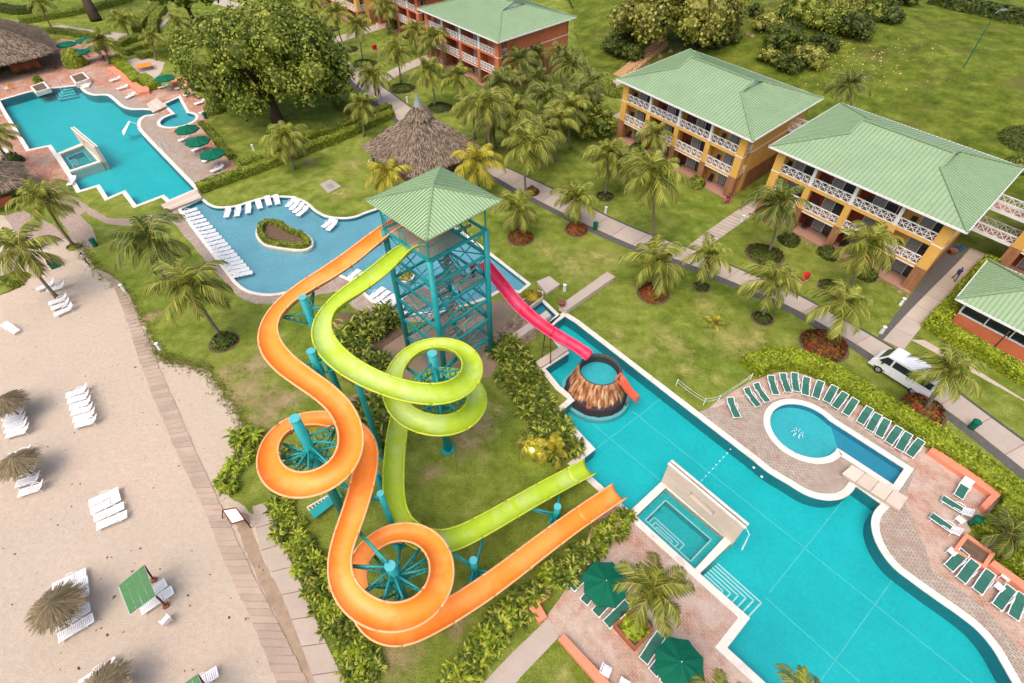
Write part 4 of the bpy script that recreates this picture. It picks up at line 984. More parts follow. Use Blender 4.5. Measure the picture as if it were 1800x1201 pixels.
B2 = Frame((29.65, 58.1), (.5945, -.8041), (.7426, .6697)); B1 = Frame((14.76, 78.37), (.5749, -.8182), (.7328, .6805))
hotel('hotel_block', 'yellow three storey block with green roof, nearer of the two whole yellow blocks', B2, 21.3, 18.1, 4, 'yellow', ['yellow', 'redwall', 'redwall', 'yellow'], zr=10.95, g0=6.0, g1=15.6, chairs='nearer yellow block')
hotel('hotel_block', 'yellow three storey block with green roof beside the hillside stairs', B1, 23.3, 18.2, 4, 'yellow', ['yellow', 'redwall', 'redwall', 'yellow'], zr=11.0, g0=6.4, g1=16.7, chairs='hillside yellow block')
BO = Frame((-17.8, 112.9), (.63, -.777), (.71, .704))
hotel('hotel_block', 'terracotta orange three storey block with pale green roof', BO, 24.6, 19.6, 4, 'terra', ['terra', 'redwall', 'redwall', 'terra'], zr=11.2, g0=7.0, vg=7)
q = G(742, 78); U_, V_ = BO.U, BO.V; F2 = Vector((q.x, q.y)) + U_ * 1.0 - V_ * 1.0
BO2 = Frame(F2 - U_ * 24, U_, V_)
hotel('hotel_block', 'terracotta block partly hidden behind the front orange block', BO2, 24, 17, 5, 'terra', ['terra', 'redwall'], zr=11.0, g0=6.5, vg=6)
q = G(634, 47); F3 = Vector((q.x, q.y)) + U_ * 1.0 - V_ * 1.0; BY3 = Frame(F3 - U_ * 24, U_, V_)
hotel('hotel_block', 'yellow block cut by the top of the view', BY3, 24, 17, 4, 'yellow', ['yellow', 'redwall'], zr=11.0, g0=6.5, vg=6)
q = G(1747, 470); B3 = Frame(Vector((q.x, q.y)) - B2.U * 1.0 - B2.V * 1.0, B2.U, B2.V)
hotel('hotel_block', 'yellow block at the right edge behind the low restaurant', B3, 21.3, 18.1, 4, 'yellow', ['redwall', 'yellow'], zr=10.95, g0=6.0, vg=6.5)
# open galleries joining the blocks
def gallery(label, Wa, ua, Wb, ub, v0, v1, zs, dv=0.0):
    t = thing('link_gallery', label, 'gallery', (Wa(ua, v0, 0) + Wb(ub, v0, 0)) / 2)
    for z in zs:
        a, b, c, d = Wa(ua, v0, z), Wb(ub, v0 + dv, z), Wb(ub, v1 + dv, z), Wa(ua, v1, z); e = Vector((0, 0, -.2))
        m = MB(); m.hexa([a + e, b + e, c + e, d + e], [a, b, c, d]); f = m.build('walkway_floor', M['floor_t'], t)
        m = MB(); m.bar(a + e * .5 - Vector((0, 0, .01)), b + e * .5 - Vector((0, 0, .01)), .12, .24); m.bar(d + e * .5, c + e * .5, .12, .24); m.build('edge_beam', M['white'], f)
        for p, q in ((a, b), (d, c)):
            fr = lambda u, v, zz, p=p, q=q: p.lerp(q, u) + Vector((0, 0, zz))
            n = max(3, round((q - p).length / .95)); m = MB(); up = Vector((0, 0, .95)); lo = Vector((0, 0, .08))
            m.bar(p + up, q + up, .1, .09); m.bar(p + lo, q + lo, .08, .09)
            for i in range(n + 1): k = p.lerp(q, i / n); m.bar(k, k + up, .08, .08)
            for i in range(n): k, l = p.lerp(q, i / n), p.lerp(q, (i + 1) / n); m.bar(k + lo, l + up, .06, .06); m.bar(k + up, l + lo, .06, .06)
            m.build('railing', M['white'], t)
gallery('white railed walkways linking the nearer yellow block to the right edge block', B2, 20.3, B3, 1.1, 12.9, 14.6, [2.9, 5.7], -11.72)
gallery('white railed walkway between the two yellow blocks', B1, 22.3, B2, 1.0, 12.5, 14.2, [2.9, 5.7])
# ---------------------------------------------------------------- low restaurant on the right
LO = Frame((42.75, 37.9), (.5878, -.809), (.75, .661)); t = thing('restaurant', 'low terracotta restaurant with green hipped roof at the right edge', 'building', LO(6, 4, 0))
hip_roof(LO, t, 15, 9.2, 3.1, 5.0, 4.2, 10.8, 4.2, .4)
m = MB(); LO.box(m, .9, 14, .9, 1.1, 0, 1.35); LO.box(m, .9, 14, .9, 1.1, 2.55, 3.0); LO.box(m, .9, 1.1, 1.1, 8.3, 0, 1.35); LO.box(m, .9, 1.1, 1.1, 8.3, 2.55, 3.0); LO.box(m, .9, 14, 8.1, 8.3, 0, 3.0); LO.box(m, 13.8, 14, 1.1, 8.1, 0, 3.0); m.build('wall', M['terra'], t)
for i in range(6):
    u = .95 + i * 2.17; m = MB(); LO.box(m, u + .12, u + 2.1, 1.0, 1.05, 1.36, 2.54); w = m.build('window', M['glass'], t)
    m = MB(); LO.box(m, u, u + .1, .87, 1.12, 1.3, 2.6); LO.box(m, u + .1, u + 2.1, .87, .98, 1.34, 1.46); LO.box(m, u + .1, u + 2.1, .87, .98, 2.46, 2.56); m.build('frame', M['white'], w)
for i in range(4):
    v = 1.2 + i * 1.75; m = MB(); LO.box(m, 1.0, 1.05, v + .1, v + 1.65, 1.36, 2.54); w = m.build('window', M['glass'], t)
    m = MB(); LO.box(m, .87, .98, v, v + .1, 1.3, 2.6); LO.box(m, .87, .98, v + .1, v + 1.65, 1.34, 1.46); LO.box(m, .87, .98, v + .1, v + 1.65, 2.46, 2.56); m.build('frame', M['white'], w)
p = LO(4.9, -.5, 0); m = MB(); m.tube([p, p + Vector((0, 0, 2.9))], .07, 8); m.build('post', M['wood'], t)
# ---------------------------------------------------------------- thatched roofs
def thatch(parent, cs, ap, dens=34, blade=(.05, .55), fringe=True, mat='thatch', core='thatch_core', name='thatch'):
    m = MB(); n = len(cs); c0 = sum(cs, Vector()) / n
    for i in range(n): m.add([cs[i], cs[(i + 1) % n], ap], [(0, 1, 2)])
    m.add([c - Vector((0, 0, .12)) for c in cs], [tuple(range(n - 1, -1, -1))])
    m.build('roof_shell', M[core], parent)
    b = MB()
    for i in range(n):
        a, c = cs[i], cs[(i + 1) % n]; nr = (c - a).cross(ap - a).normalized(); ar = .5 * (c - a).cross(ap - a).length
        mid = (a + c) / 2; dn = (mid - ap).normalized()
        for _ in range(int(ar * dens)):
            r1, r2 = random.random(), random.random()
            if r1 + r2 > 1: r1, r2 = 1 - r1, 1 - r2
            p = a + (c - a) * r1 + (ap - a) * r2
            L = blade[1] * random.uniform(.6, 1.3); w = blade[0] * random.uniform(.7, 1.5)
            d = (dn + (c - a).normalized() * random.uniform(-.22, .22)).normalized(); s = d.cross(nr).normalized() * w
            lift = nr * random.uniform(.03, .10)
            b.add([p + nr * .01 - s, p + nr * .01 + s, p + d * L + s * .6 + lift, p + d * L - s * .6 + lift], [(0, 1, 2, 3)])
        if fringe:
            k = int((c - a).length / .045)
            for j in range(k):
                p = a.lerp(c, random.random()) + nr * .03 - dn * .15; d = (dn + Vector((0, 0, -random.uniform(.2, .9))) + (c - a).normalized() * random.uniform(-.2, .2)).normalized()
                s = (c - a).normalized() * blade[0] * .8; L = random.uniform(.55, 1.1) * blade[1] * (.62 if mat == 'gold' else 1.0)
                b.add([p - s, p + s, p + d * L + s * .4, p + d * L - s * .4], [(0, 1, 2, 3)])
    o = b.build(name, M[mat], parent); tag(o, kind='stuff'); return o
def ring(c, r, n, z, ph=0.0, sq=0.0, rot=0.0):
    out = []
    for i in range(n):
        a = ph + 2 * math.pi * i / n
        k = r
        if sq: k = r / (max(abs(math.cos(a)), abs(math.sin(a))) ** sq)
        out.append(Vector((c[0] + k * math.cos(a + rot), c[1] + k * math.sin(a + rot), z)))
    return out
pc = (-12.2, 69.2); pav = thing('thatched_pavilion', 'large square thatched pavilion with pointed cupola behind the slide tower', 'pavilion', (*pc, 0))
thatch(pav, ring(pc, 6.2, 24, 3.0, 0, .86, R(44)), Vector((*pc, 8.2)), 40, (.05, .5))
thatch(pav, ring(pc, 1.75, 12, 7.35, 0, 0), Vector((*pc, 9.1)), 60, (.05, .4), name='cupola_thatch')
m = MB(); m.lathe((*pc, 0), [(.62, 8.55), (.4, 9.1), (.12, 9.9), (.0, 10.35)], 10); m.build('spire', M['grey'], pav)
for i in range(8):
    a = R(44) + i * math.pi / 4; k = 5.4 / max(abs(math.cos(i * math.pi / 4)), abs(math.sin(i * math.pi / 4))) * .95; p = (pc[0] + k * math.cos(a), pc[1] + k * math.sin(a))
    m = MB(); m.tube([(*p, 0), (*p, 3.3)], .13, 8); m.build('post', M['wood'], pav)
m = MB(); m.prism([v.xy for v in ring(pc, 5.9, 8, 0, R(22.5), .8, R(44))], 0, .14); m.build('floor', M['deck_red'] if False else M['floor_t'], pav)
m = MB(); e = ring(pc, 5.95, 24, .9, 0, .86, R(44)); 
for i in range(24): m.bar(e[i], e[(i + 1) % 24], .06, .06); m.bar(e[i] - Vector((0, 0, .35)), e[(i + 1) % 24] - Vector((0, 0, .35)), .05, .05); m.bar(e[i] - Vector((0, 0, .8)), e[i], .06, .06)
m.build('railing', M['white'], pav)
# beach bar top left and thatched hut at the left edge
q = G(30, 75, 3.0); bc = (G(-44, 88, 3.0).x, G(-44, 88, 3.0).y)
bar_ = thing('thatched_bar', 'large thatched pool bar at the top left corner', 'pavilion', (*bc, 0))
thatch(bar_, ring(bc, 12.0, 28, 3.0, 0, .8, R(41)), Vector((*bc, 10.0)), 26, (.06, .6))
for i in range(8):
    a = R(41) + i * math.pi / 4; k = 10.6 / max(abs(math.cos(i * math.pi / 4)), abs(math.sin(i * math.pi / 4))) ** .8; p = (bc[0] + k * math.cos(a), bc[1] + k * math.sin(a))
    m = MB(); m.tube([(*p, 0), (*p, 3.4)], .16, 8); m.build('post', M['wood'], bar_)
m = MB(); a, b_ = G(22, 126), G(72, 116); m.bar(a + Vector((0, 0, .55)), b_ + Vector((0, 0, .55)), .5, 1.1); m.build('counter', M['terra'], bar_)
for i in range(6):
    k = i / 5; p = G(24 + 50 * k, 134 - 10 * k)
    s = thing('bar_stool', f'{["green", "orange"][i % 2]} seated stool at the thatched bar, {ORD[i]} from the left', 'stool', p, 0, 'stools along the thatched bar')
    m = MB(); m.lathe((0, 0, 0), [(.19, .70), (.21, .74), (.2, .79), (0, .8)], 10); m.build('seat', M[['sling', 'cushion_o'][i % 2]], s, False, True)
    for j in range(4): a = j * math.pi / 2 + .5; m = MB(); m.bar((.16 * math.cos(a), .16 * math.sin(a), .71), (.24 * math.cos(a), .24 * math.sin(a), 0), .04, .04); m.build('leg', M['wood'], s, False, True)
    m = MB(); m.bar((-.18, -.14, 1.05), (-.18, .14, 1.05), .04, .3); m.bar((-.17, .12, .75), (-.18, .12, 1.1), .03, .03); m.bar((-.17, -.12, .75), (-.18, -.12, 1.1), .03, .03); m.build('backrest', M[['sling', 'cushion_o'][i % 2]], s, False, True)
hc = G(-24, 318, 2.6); hut = thing('thatched_hut', 'thatched hut cut by the left edge below the far pool', 'hut', (hc.x, hc.y, 0))
thatch(hut, ring((hc.x, hc.y), 4.3, 20, 2.6, 0, .7, R(41)), Vector((hc.x, hc.y, 5.2)), 34, (.05, .5))
for i in range(4): a = R(41 + 45) + i * math.pi / 2; m = MB(); p = (hc.x + 4.2 * math.cos(a), hc.y + 4.2 * math.sin(a)); m.tube([(*p, 0), (*p, 2.8)], .12, 8); m.build('post', M['wood'], hut)
m = MB(); p = G(8, 362); m.box((p.x, p.y, .55), (2.6, .5, 1.1), R(41)); m.build('counter', M['terra'], hut)
# thatched beach parasols
def palapa(px, label, r=1.45, h=2.5):
    p = G(px[0], px[1], h - .3); t = thing('thatched_parasol', label, 'parasol', (p.x, p.y, 0), 0, 'thatched parasols on the beach')
    rr = [Vector((p.x + r * random.uniform(.88, 1.08) * math.cos(a), p.y + r * random.uniform(.88, 1.08) * math.sin(a), h - .55)) for a in [2 * math.pi * i / 14 for i in range(14)]]
    thatch(t, rr, Vector((p.x, p.y, h + .2)), 210, (.018, .5), True, 'gold', 'gold')
    m = MB(); m.tube([(p.x, p.y, 0), (p.x, p.y, h)], .06, 8); m.build('pole', M['wood'], t)
palapa((94, 1064), 'thatched beach parasol beside the green square shade', 1.3)
palapa((6, 706), 'thatched beach parasol at the left edge, farthest up the beach', 1.2)
palapa((27, 811), 'thatched beach parasol at the left edge, middle of the beach', 1.2)
palapa((178, 1210), 'thatched beach parasol cut by the bottom edge', 1.2)
# ---------------------------------------------------------------- loungers
def lounger_kit(name, frame, pad, slats, back):
    """meshes of one lounger, head towards +x, origin on the ground under its middle; back = backrest angle in degrees"""
    K = []; ba = R(back); hx = .33; L2 = .66
    bx, bz = hx + L2 * math.cos(ba), .33 + L2 * math.sin(ba)
    def panel(nm, p, q, w, m_):
        p, q = Vector(p), Vector(q); m = MB()
        if slats:
            n = max(3, int((q - p).length / .105))
            for i in range(n): a, b = p.lerp(q, (i + .1) / n), p.lerp(q, (i + .8) / n); m.bar(a, b, w, .03)
            for y in (-w / 2, w / 2): m.bar(p + Vector((0, y, 0)), q + Vector((0, y, 0)), .06, .05)
        else: m.bar(p, q, w - .06, .025)
        K.append((nm, m.mesh(nm, m_), False))
    panel('seat', (-.98, 0, .33), (hx, 0, .33), .60, pad); panel('backrest', (hx + .02, 0, .335), (bx, 0, bz + .005), .60, pad)
    for y in (-.31, .31):
        m = MB(); m.tube([(-1.0, y, .28), (-.92, y, .335), (-.3, y, .33), (hx, y, .33), (bx, y, bz)], .032, 6); K.append(('frame', m.mesh('frame', frame), True))
        m = MB(); m.tube([(.52, y * 1.06, .34), (.34, y * 1.12, .52), (.1, y * 1.12, .55), (-.12, y * 1.1, .50), (-.22, y * 1.04, .34)], .03, 6); K.append(('armrest', m.mesh('armrest', frame), True))
        for x in (-.8, .5): m = MB(); m.tube([(x, y, .33), (x - .05 * (1 if x < 0 else -1), y, 0)], .03, 6); K.append(('leg', m.mesh('leg', frame), True))
    m = MB(); m.tube([(-.98, -.31, .30), (-.98, .31, .30)], .032, 6); m.tube([(bx, -.31, bz), (bx, .31, bz)], .032, 6); K.append(('crossbar', m.mesh('crossbar', frame), True))
    return K
KW0 = lounger_kit('w0', M['plastic'], M['plastic'], True, 4); KW1 = lounger_kit('w1', M['plastic'], M['plastic'], True, 42); KW2 = lounger_kit('w2', M['plastic'], M['plastic'], True, 25)
KX = lounger_kit('x', M['plastic'], M['sling'], False, 38); KX[1] = ('backrest', KW2[1][1], False); KG = lounger_kit('g', M['plastic'], M['sling'], False, 30); KG0 = lounger_kit('g0', M['plastic'], M['sling'], False, 12)
def lounger(kit, p, rz, label, group, name='sun_lounger'):
    t = thing(name, label, 'sun lounger', p, rz, group)
    for nm, me, sm in kit: o = bpy.data.objects.new(nm, me); COL.objects.link(o); o.parent = t
    return t
def lay(kit, head, foot, label, group, zh=.4, zf=.33, z=0.0, name='sun_lounger'):
    a, b = G(*head, z + zh), G(*foot, z + zf); d = (a - b).xy; d.normalize()
    c = (a.xy + b.xy) / 2
    return lounger(kit, (c.x, c.y, z), math.atan2(d.y, d.x) + random.uniform(-.07, .07), label, group, name)
gb = 'white loungers on the beach'
def row(kit, heads, foots, lab, group, **kw):
    for i, (h, f) in enumerate(zip(heads, foots)): lay(kit, h, f, lab.format(ORD[i]), group, **kw)
row(KW0, [(207, 862), (210, 875), (217, 888), (222, 902)], [(157, 885), (160, 898), (165, 912), (170, 927)], 'white beach lounger in the flat group of four on open sand, {} from the top', gb)
row(KW0, [(142, 1009), (146, 1024), (147, 1041)], [(100, 1030), (103, 1046), (105, 1064)], 'white beach lounger half under the thatched parasol, {} from the top', gb)
row(KW0, [(157, 1066), (163, 1085)], [(97, 1103), (102, 1122)], 'white beach lounger just below the thatched parasol, {} of the pair', gb)
row(KW0, [(290, 1024), (302, 1037)], [(238, 1062), (248, 1073)], 'white beach lounger under the green square shade, {} from the top', gb)
row(KW1, [(156 + 3.4 * i, 679 + 11 * i) for i in range(6)], [(117 + 3.2 * i, 695 + 10.4 * i) for i in range(6)], 'white beach lounger in the close group of six, {} from the top', gb, zh=.6)
row(KW1, [(39 + 2.6 * i, 689 + 10 * i) for i in range(7)], [(-4 + 2.6 * i, 706 + 10 * i) for i in range(7)], 'white beach lounger round the upper left edge parasol, {} from the top', gb, zh=.6)
row(KW1, [(61 + 5 * i, 787 + 15.5 * i) for i in range(5)], [(10 + 5.5 * i, 804 + 16 * i) for i in range(5)], 'white beach lounger round the middle left edge parasol, {} from the top', gb, zh=.6)
row(KW0, [(196, 1168), (206, 1182), (218, 1197)], [(147, 1200), (157, 1214), (169, 1229)], 'white beach lounger by the parasol at the bottom edge, {} from the top', gb)
row(KW1, [(122, 517), (126, 526), (129, 535)], [(84, 535), (89, 543), (97, 553)], 'white beach lounger by the leaning palm, {} from the top', gb, zh=.6)
row(KW1, [(97, 493), (117, 497)], [(66, 508), (82, 511)], 'white beach lounger behind the leaning palm, {} from the left', gb, zh=.6)
lay(KW2, (6, 571), (31, 583), 'lone white lounger at the left edge of the sand', gb); lay(KW0, (370, 1186), (333, 1212), 'white lounger under the shade at the bottom edge', gb)
# loungers standing in the shallow pool
gl = 'white loungers in the lounger pool'
for i in range(19):
    k = i / 18; x, y = 332 + 95 * k, 371 + 111 * k; lay(KW0, (x - 16, y + 4), (x + 15, y - 4), f'white lounger in the long pool row, {ORD[i]} from the footbridge', gl, zh=.35, zf=.33, z=-.30)
row(KW2, [(404, 364), (421, 362), (437, 356), (453, 348)], [(396, 383), (415, 381), (436, 377), (457, 370)], 'white lounger standing in shallow water along the curved edge, {} from the left', gl, z=-.3)
row(KW2, [(470, 343), (485, 341)], [(473, 364), (488, 362)], 'white lounger of the middle pair at the top of the lounger pool, {} of two', gl, z=-.3)
row(KW2, [(521, 346), (527, 351), (534, 357), (541, 363)], [(502, 365), (509, 370), (516, 375), (523, 380)], 'white lounger in the stack of four near the slide tower roof, {} from the top', gl, z=-.3)
row(KW2, [(586, 383), (592, 387)], [(568, 400), (575, 406)], 'white lounger alone in the pool left of the tower roof, {} of two', gl, z=-.3)
row(KW0, [(610, 491), (618, 496), (627, 500)], [(633, 474), (641, 479), (650, 484)], 'white lounger between the orange and lime chutes, {} from the left', gl, z=-.3)
row(KW0, [(653, 521), (662, 527), (671, 533), (684, 540)], [(674, 507), (683, 513), (693, 519), (699, 523)], 'white lounger below the lime chute left of the tower, {} from the left', gl, z=-.3)
row(KW0, [(704, 541), (724, 542), (743, 539), (760, 533)], [(711, 520), (724, 520), (738, 517), (752, 512)], 'white lounger seen through the tower frame, {} from the left', gl, z=-.3)
# green sling loungers round the small pool
ga = 'green sling loungers round the small pool'
GH_ = [(1283, 697), (1313, 680), (1330, 672), (1355, 658), (1378, 655), (1398, 653), (1418, 660), (1443, 667), (1470, 678), (1487, 688), (1505, 698), (1530, 713), (1547, 725), (1563, 735), (1582, 748), (1600, 760), (1620, 772)]
GF_ = [(1297, 733), (1332, 713), (1348, 705), (1365, 693), (1385, 688), (1400, 688), (1417, 695), (1435, 700), (1452, 705), (1468, 717), (1487, 730), (1513, 745), (1527, 757), (1543, 767), (1563, 780), (1580, 790), (1600, 800)]
row(KG, GH_, GF_, 'green sling lounger curving round the small pool, {} from the rope fence', ga, zh=.72)
row(KG0, [(1697, 968), (1717, 985), (1748, 1002), (1782, 1028), (1803, 1043)], [(1668, 1000), (1688, 1022), (1713, 1042), (1750, 1072), (1778, 1087)], 'green sling lounger in the right edge row below the dead palm, {} from the top', 'green sling loungers along the right edge', zh=.5)
row(KG0, [(1036, 1000), (1056, 1022), (1078, 1042), (1101, 1062)], [(1009, 1030), (1029, 1053), (1051, 1076), (1070, 1096)], 'green sling lounger by the upper deck umbrella, {} from the left', 'green sling loungers on the lower deck', zh=.5)
row(KG0, [(1161, 1118), (1180, 1140), (1200, 1160)], [(1133, 1158), (1151, 1180), (1170, 1200)], 'green sling lounger by the bottom deck umbrella, {} from the left', 'green sling loungers on the lower deck', zh=.5)
row(KX, [(1706, 899), (1688, 935)], [(1664, 880), (1642, 908)], 'lounger with green seat and white back beside the green bin, {} from the top', 'green sling loungers along the right edge', zh=.7)
lay(KX, (1704, 845), (1687, 869), 'single lounger with green seat and white back near the corner of the salmon wall', 'green sling loungers along the right edge', zh=.7)
# far deck loungers
gf = 'white loungers on the far deck'
row(KW2, [(212, 136), (224, 151), (238, 164)], [(194, 142), (207, 156), (221, 172)], 'white lounger along the salmon planter of the far deck, {} from the top', gf)
row(KW2, [(297, 149), (327, 151), (343, 162), (361, 176), (369, 192)], [(278, 154), (308, 156), (323, 168), (342, 183), (352, 199)], 'white lounger behind the far round pool, {} from the left', gf)
row(KW2, [(331, 240), (355, 257), (376, 275), (394, 291)], [(318, 246), (341, 264), (358, 283), (370, 302)], 'white lounger by the green umbrellas beside the far pool, {} from the top', gf)
lay(KW2, (2, 262), (16, 272), 'white lounger at the left edge of the far deck', gf); lay(KW2, (130, 312), (122, 324), 'white lounger with blue seat by the far spa corner', gf)
# ---------------------------------------------------------------- umbrellas
def umbrella(px, label, r=1.5, h=2.45, group='green umbrellas', base=None, tilt=0.0, folded=False):
    p = G(px[0], px[1], h - .25); t = thing('umbrella', label, 'umbrella', (p.x, p.y, 0), random.uniform(0, .7), group)
    m = MB(); n = 8; rim = [Vector((r * math.cos(2 * math.pi * i / n), r * math.sin(2 * math.pi * i / n), h - .45)) for i in range(n)]; top = Vector((0, 0, h + .05))
    for i in range(n):
        a, b = rim[i], rim[(i + 1) % n]; ab = (a + b) / 2 + Vector((0, 0, -.02)) - Vector(((a + b).x, (a + b).y, 0)) * .015
        ma, mb_ = a.lerp(top, .5) + Vector((0, 0, .05)), b.lerp(top, .5) + Vector((0, 0, .05)); mc = ab.lerp(top, .5)
        m.add([a, ab, b, mb_, mc, ma, top], [(0, 1, 4, 5), (1, 2, 3, 4), (5, 4, 6), (4, 3, 6)])
        m.add([a, ab, b, b - Vector((0, 0, .16)), ab - Vector((0, 0, .16)), a - Vector((0, 0, .16))], [(5, 4, 1, 0), (4, 3, 2, 1)])
    m.build('canopy', M['umb'], t, False, True)
    for i in range(n):
        m = MB(); m.bar(rim[i] - Vector((0, 0, .02)), top - Vector((0, 0, .05)), .025, .025); m.build('rib', M['white'], t, False, True)
    m = MB(); m.tube([(0, 0, 0), (0, 0, h + .15)], .03, 8); m.build('pole', M['white'], t, False, True)
    m = MB(); m.lathe((0, 0, 0), [(.3, 0), (.3, .08), (.05, .12)], 10); m.build('base', M['concrete'], t, False, True)
umbrella((1065, 1024), 'green umbrella over loungers on the brick deck, upper of the two near'); umbrella((1196, 1166), 'green umbrella near the bottom edge on the brick deck')
for px, w in (((327, 225), 'nearest the round pool'), ((346, 246), 'second of three in line'), ((372, 268), 'nearest the hedge')): umbrella(px, f'green umbrella beside the far pool, {w}', 1.75)
umbrella((289, 135), 'green umbrella behind the far round pool by the orange chairs', 1.75)
for px, w in (((115, 76), 'closest to the thatched roof'), ((148, 69), 'farthest back'), ((136, 90), 'in front'), ((167, 82), 'behind the slim palm')): umbrella(px, f'green umbrella on the cafe terrace by the bar, {w}', 1.9)
# square lattice shades on the beach
def shade(c4, h, label, posts):
    w = [G(x, y, h) for x, y in c4]; t = thing('square_shade', label, 'sun shade', (*(sum(w, Vector()) / 4).xy, 0), 0, 'green square shades on the sand')
    for i in range(4):
        a, b = i / 4 + .008, (i + 1) / 4 - .008; q = [w[0].lerp(w[3], a), w[1].lerp(w[2], a), w[1].lerp(w[2], b), w[0].lerp(w[3], b)]
        m = MB(); m.hexa([v - Vector((0, 0, .04)) for v in q], q); m.build('panel', M['shade'], t)
    m = MB()
    for i in range(4): m.bar(w[i] - Vector((0, 0, .07)), w[(i + 1) % 4] - Vector((0, 0, .07)), .04, .04)
    m.build('frame', M['white'], t)
    for pb, k in posts:
        q = G(*pb); m = MB(); m.bar(q, w[k] - Vector((0, 0, .1)), .09, .09); m.build('post', M['wood'], t); m = MB(); m.box(q + Vector((0, 0, .12)), (.3, .3, .24), .6); m.build('foot', M['terra_pot'], t)
M['shade'] = simple('green_mesh_shade', S(92, 146, 92, .72), .8, .15, 3)
shade([(252, 994), (273, 1047), (228, 1080), (208, 1030)], 2.3, 'green square shade on two brown posts in the sand', [((271, 1021), 0), ((293, 1066), 1)])
shade([(346, 1186), (366, 1232), (322, 1262), (304, 1215)], 2.3, 'green square shade cut by the bottom edge', [((364, 1210), 0), ((386, 1252), 1)])
# ---------------------------------------------------------------- walls, planters and benches of the decks
def lowwall(name, label, cat, pts, h, mat='low_wall', cap=None, group=None):
    c = gp(pts) if h < .2 else [G(x, y, h).xy for x, y in pts]
    t = thing(name, label, cat, (c[0].x, c[0].y, 0), 0, group); m = MB(); m.prism(c, 0, h); o = m.build('wall', M[mat], t)
    bv = o.modifiers.new('edge', 'BEVEL'); bv.width = .03; bv.segments = 2; bv.limit_method = 'ANGLE'; return t
lowwall('low_wall', 'salmon low wall backing the hedge beside the small pool loungers', 'wall', [(1633, 792), (1640, 785), (1764, 866), (1733, 897), (1725, 887), (1743, 868)], .5)
lowwall('low_wall', 'salmon low wall along the hedge at the right edge', 'wall', [(1740, 992), (1748, 984), (1830, 1042), (1823, 1052)], .5)
lowwall('corner_bench', 'salmon L shaped bench wall by the leafy hedge', 'wall', [(958, 1034), (968, 1044), (949, 1061), (962, 1084), (948, 1094), (926, 1063)], .5)
lowwall('low_wall', 'long salmon wall beside the lawn at the bottom', 'wall', [(981, 1122), (992, 1114), (1078, 1205), (1150, 1290), (1130, 1300), (1060, 1212)], .5)
def planter(label, pts, h, w, wall, soil='soil', name='planter'):
    o = [G(x, y, h).xy for x, y in pts]; i = offset(o, -w); c = sum(o, Vector((0, 0))) / len(o)
    t = thing(name, label, 'planter', (c.x, c.y, 0)); m = MB(); m.band(i, o, 0, h); m.build('wall', M[wall], t); m = MB(); m.prism(i, 0, h - .12); m.build('soil', M[soil], t); return t
planter('square terracotta planter holding the palm on the brick deck', [(1077, 1098), (1117, 1143), (1150, 1107), (1112, 1070)], .5, .16, 'terra_pot')
planter('salmon planter with bare soil and a drooping palm', [(1698, 937), (1750, 973), (1733, 1000), (1675, 967)], .45, .25, 'low_wall')
planter('white stone planter at the left of the far pool steps', [(52, 152), (77, 143), (88, 155), (62, 163)], .7, .3, 'coping')
planter('white stone planter at the right of the far pool steps', [(122, 134), (146, 126), (158, 138), (132, 147)], .8, .3, 'coping')
planter('low stone planter of yellow leaves beside the pink slide', [(914, 530), (938, 510), (955, 512), (955, 522), (925, 545)], .6, .12, 'traver')
lowwall('low_wall', 'salmon planter wall along the far deck loungers', 'wall', [(187, 119), (200, 116), (250, 152), (262, 150), (262, 160), (244, 163)], .5)
lowwall('low_wall', 'salmon corner wall behind the far round pool', 'wall', [(299, 141), (318, 134), (340, 148), (338, 153), (318, 140), (302, 147)], .6)
lowwall('pool_step_block', 'white stone block step beside the far pool planter', 'step', [(140, 148), (160, 145), (156, 152), (145, 155)], .3, 'coping')
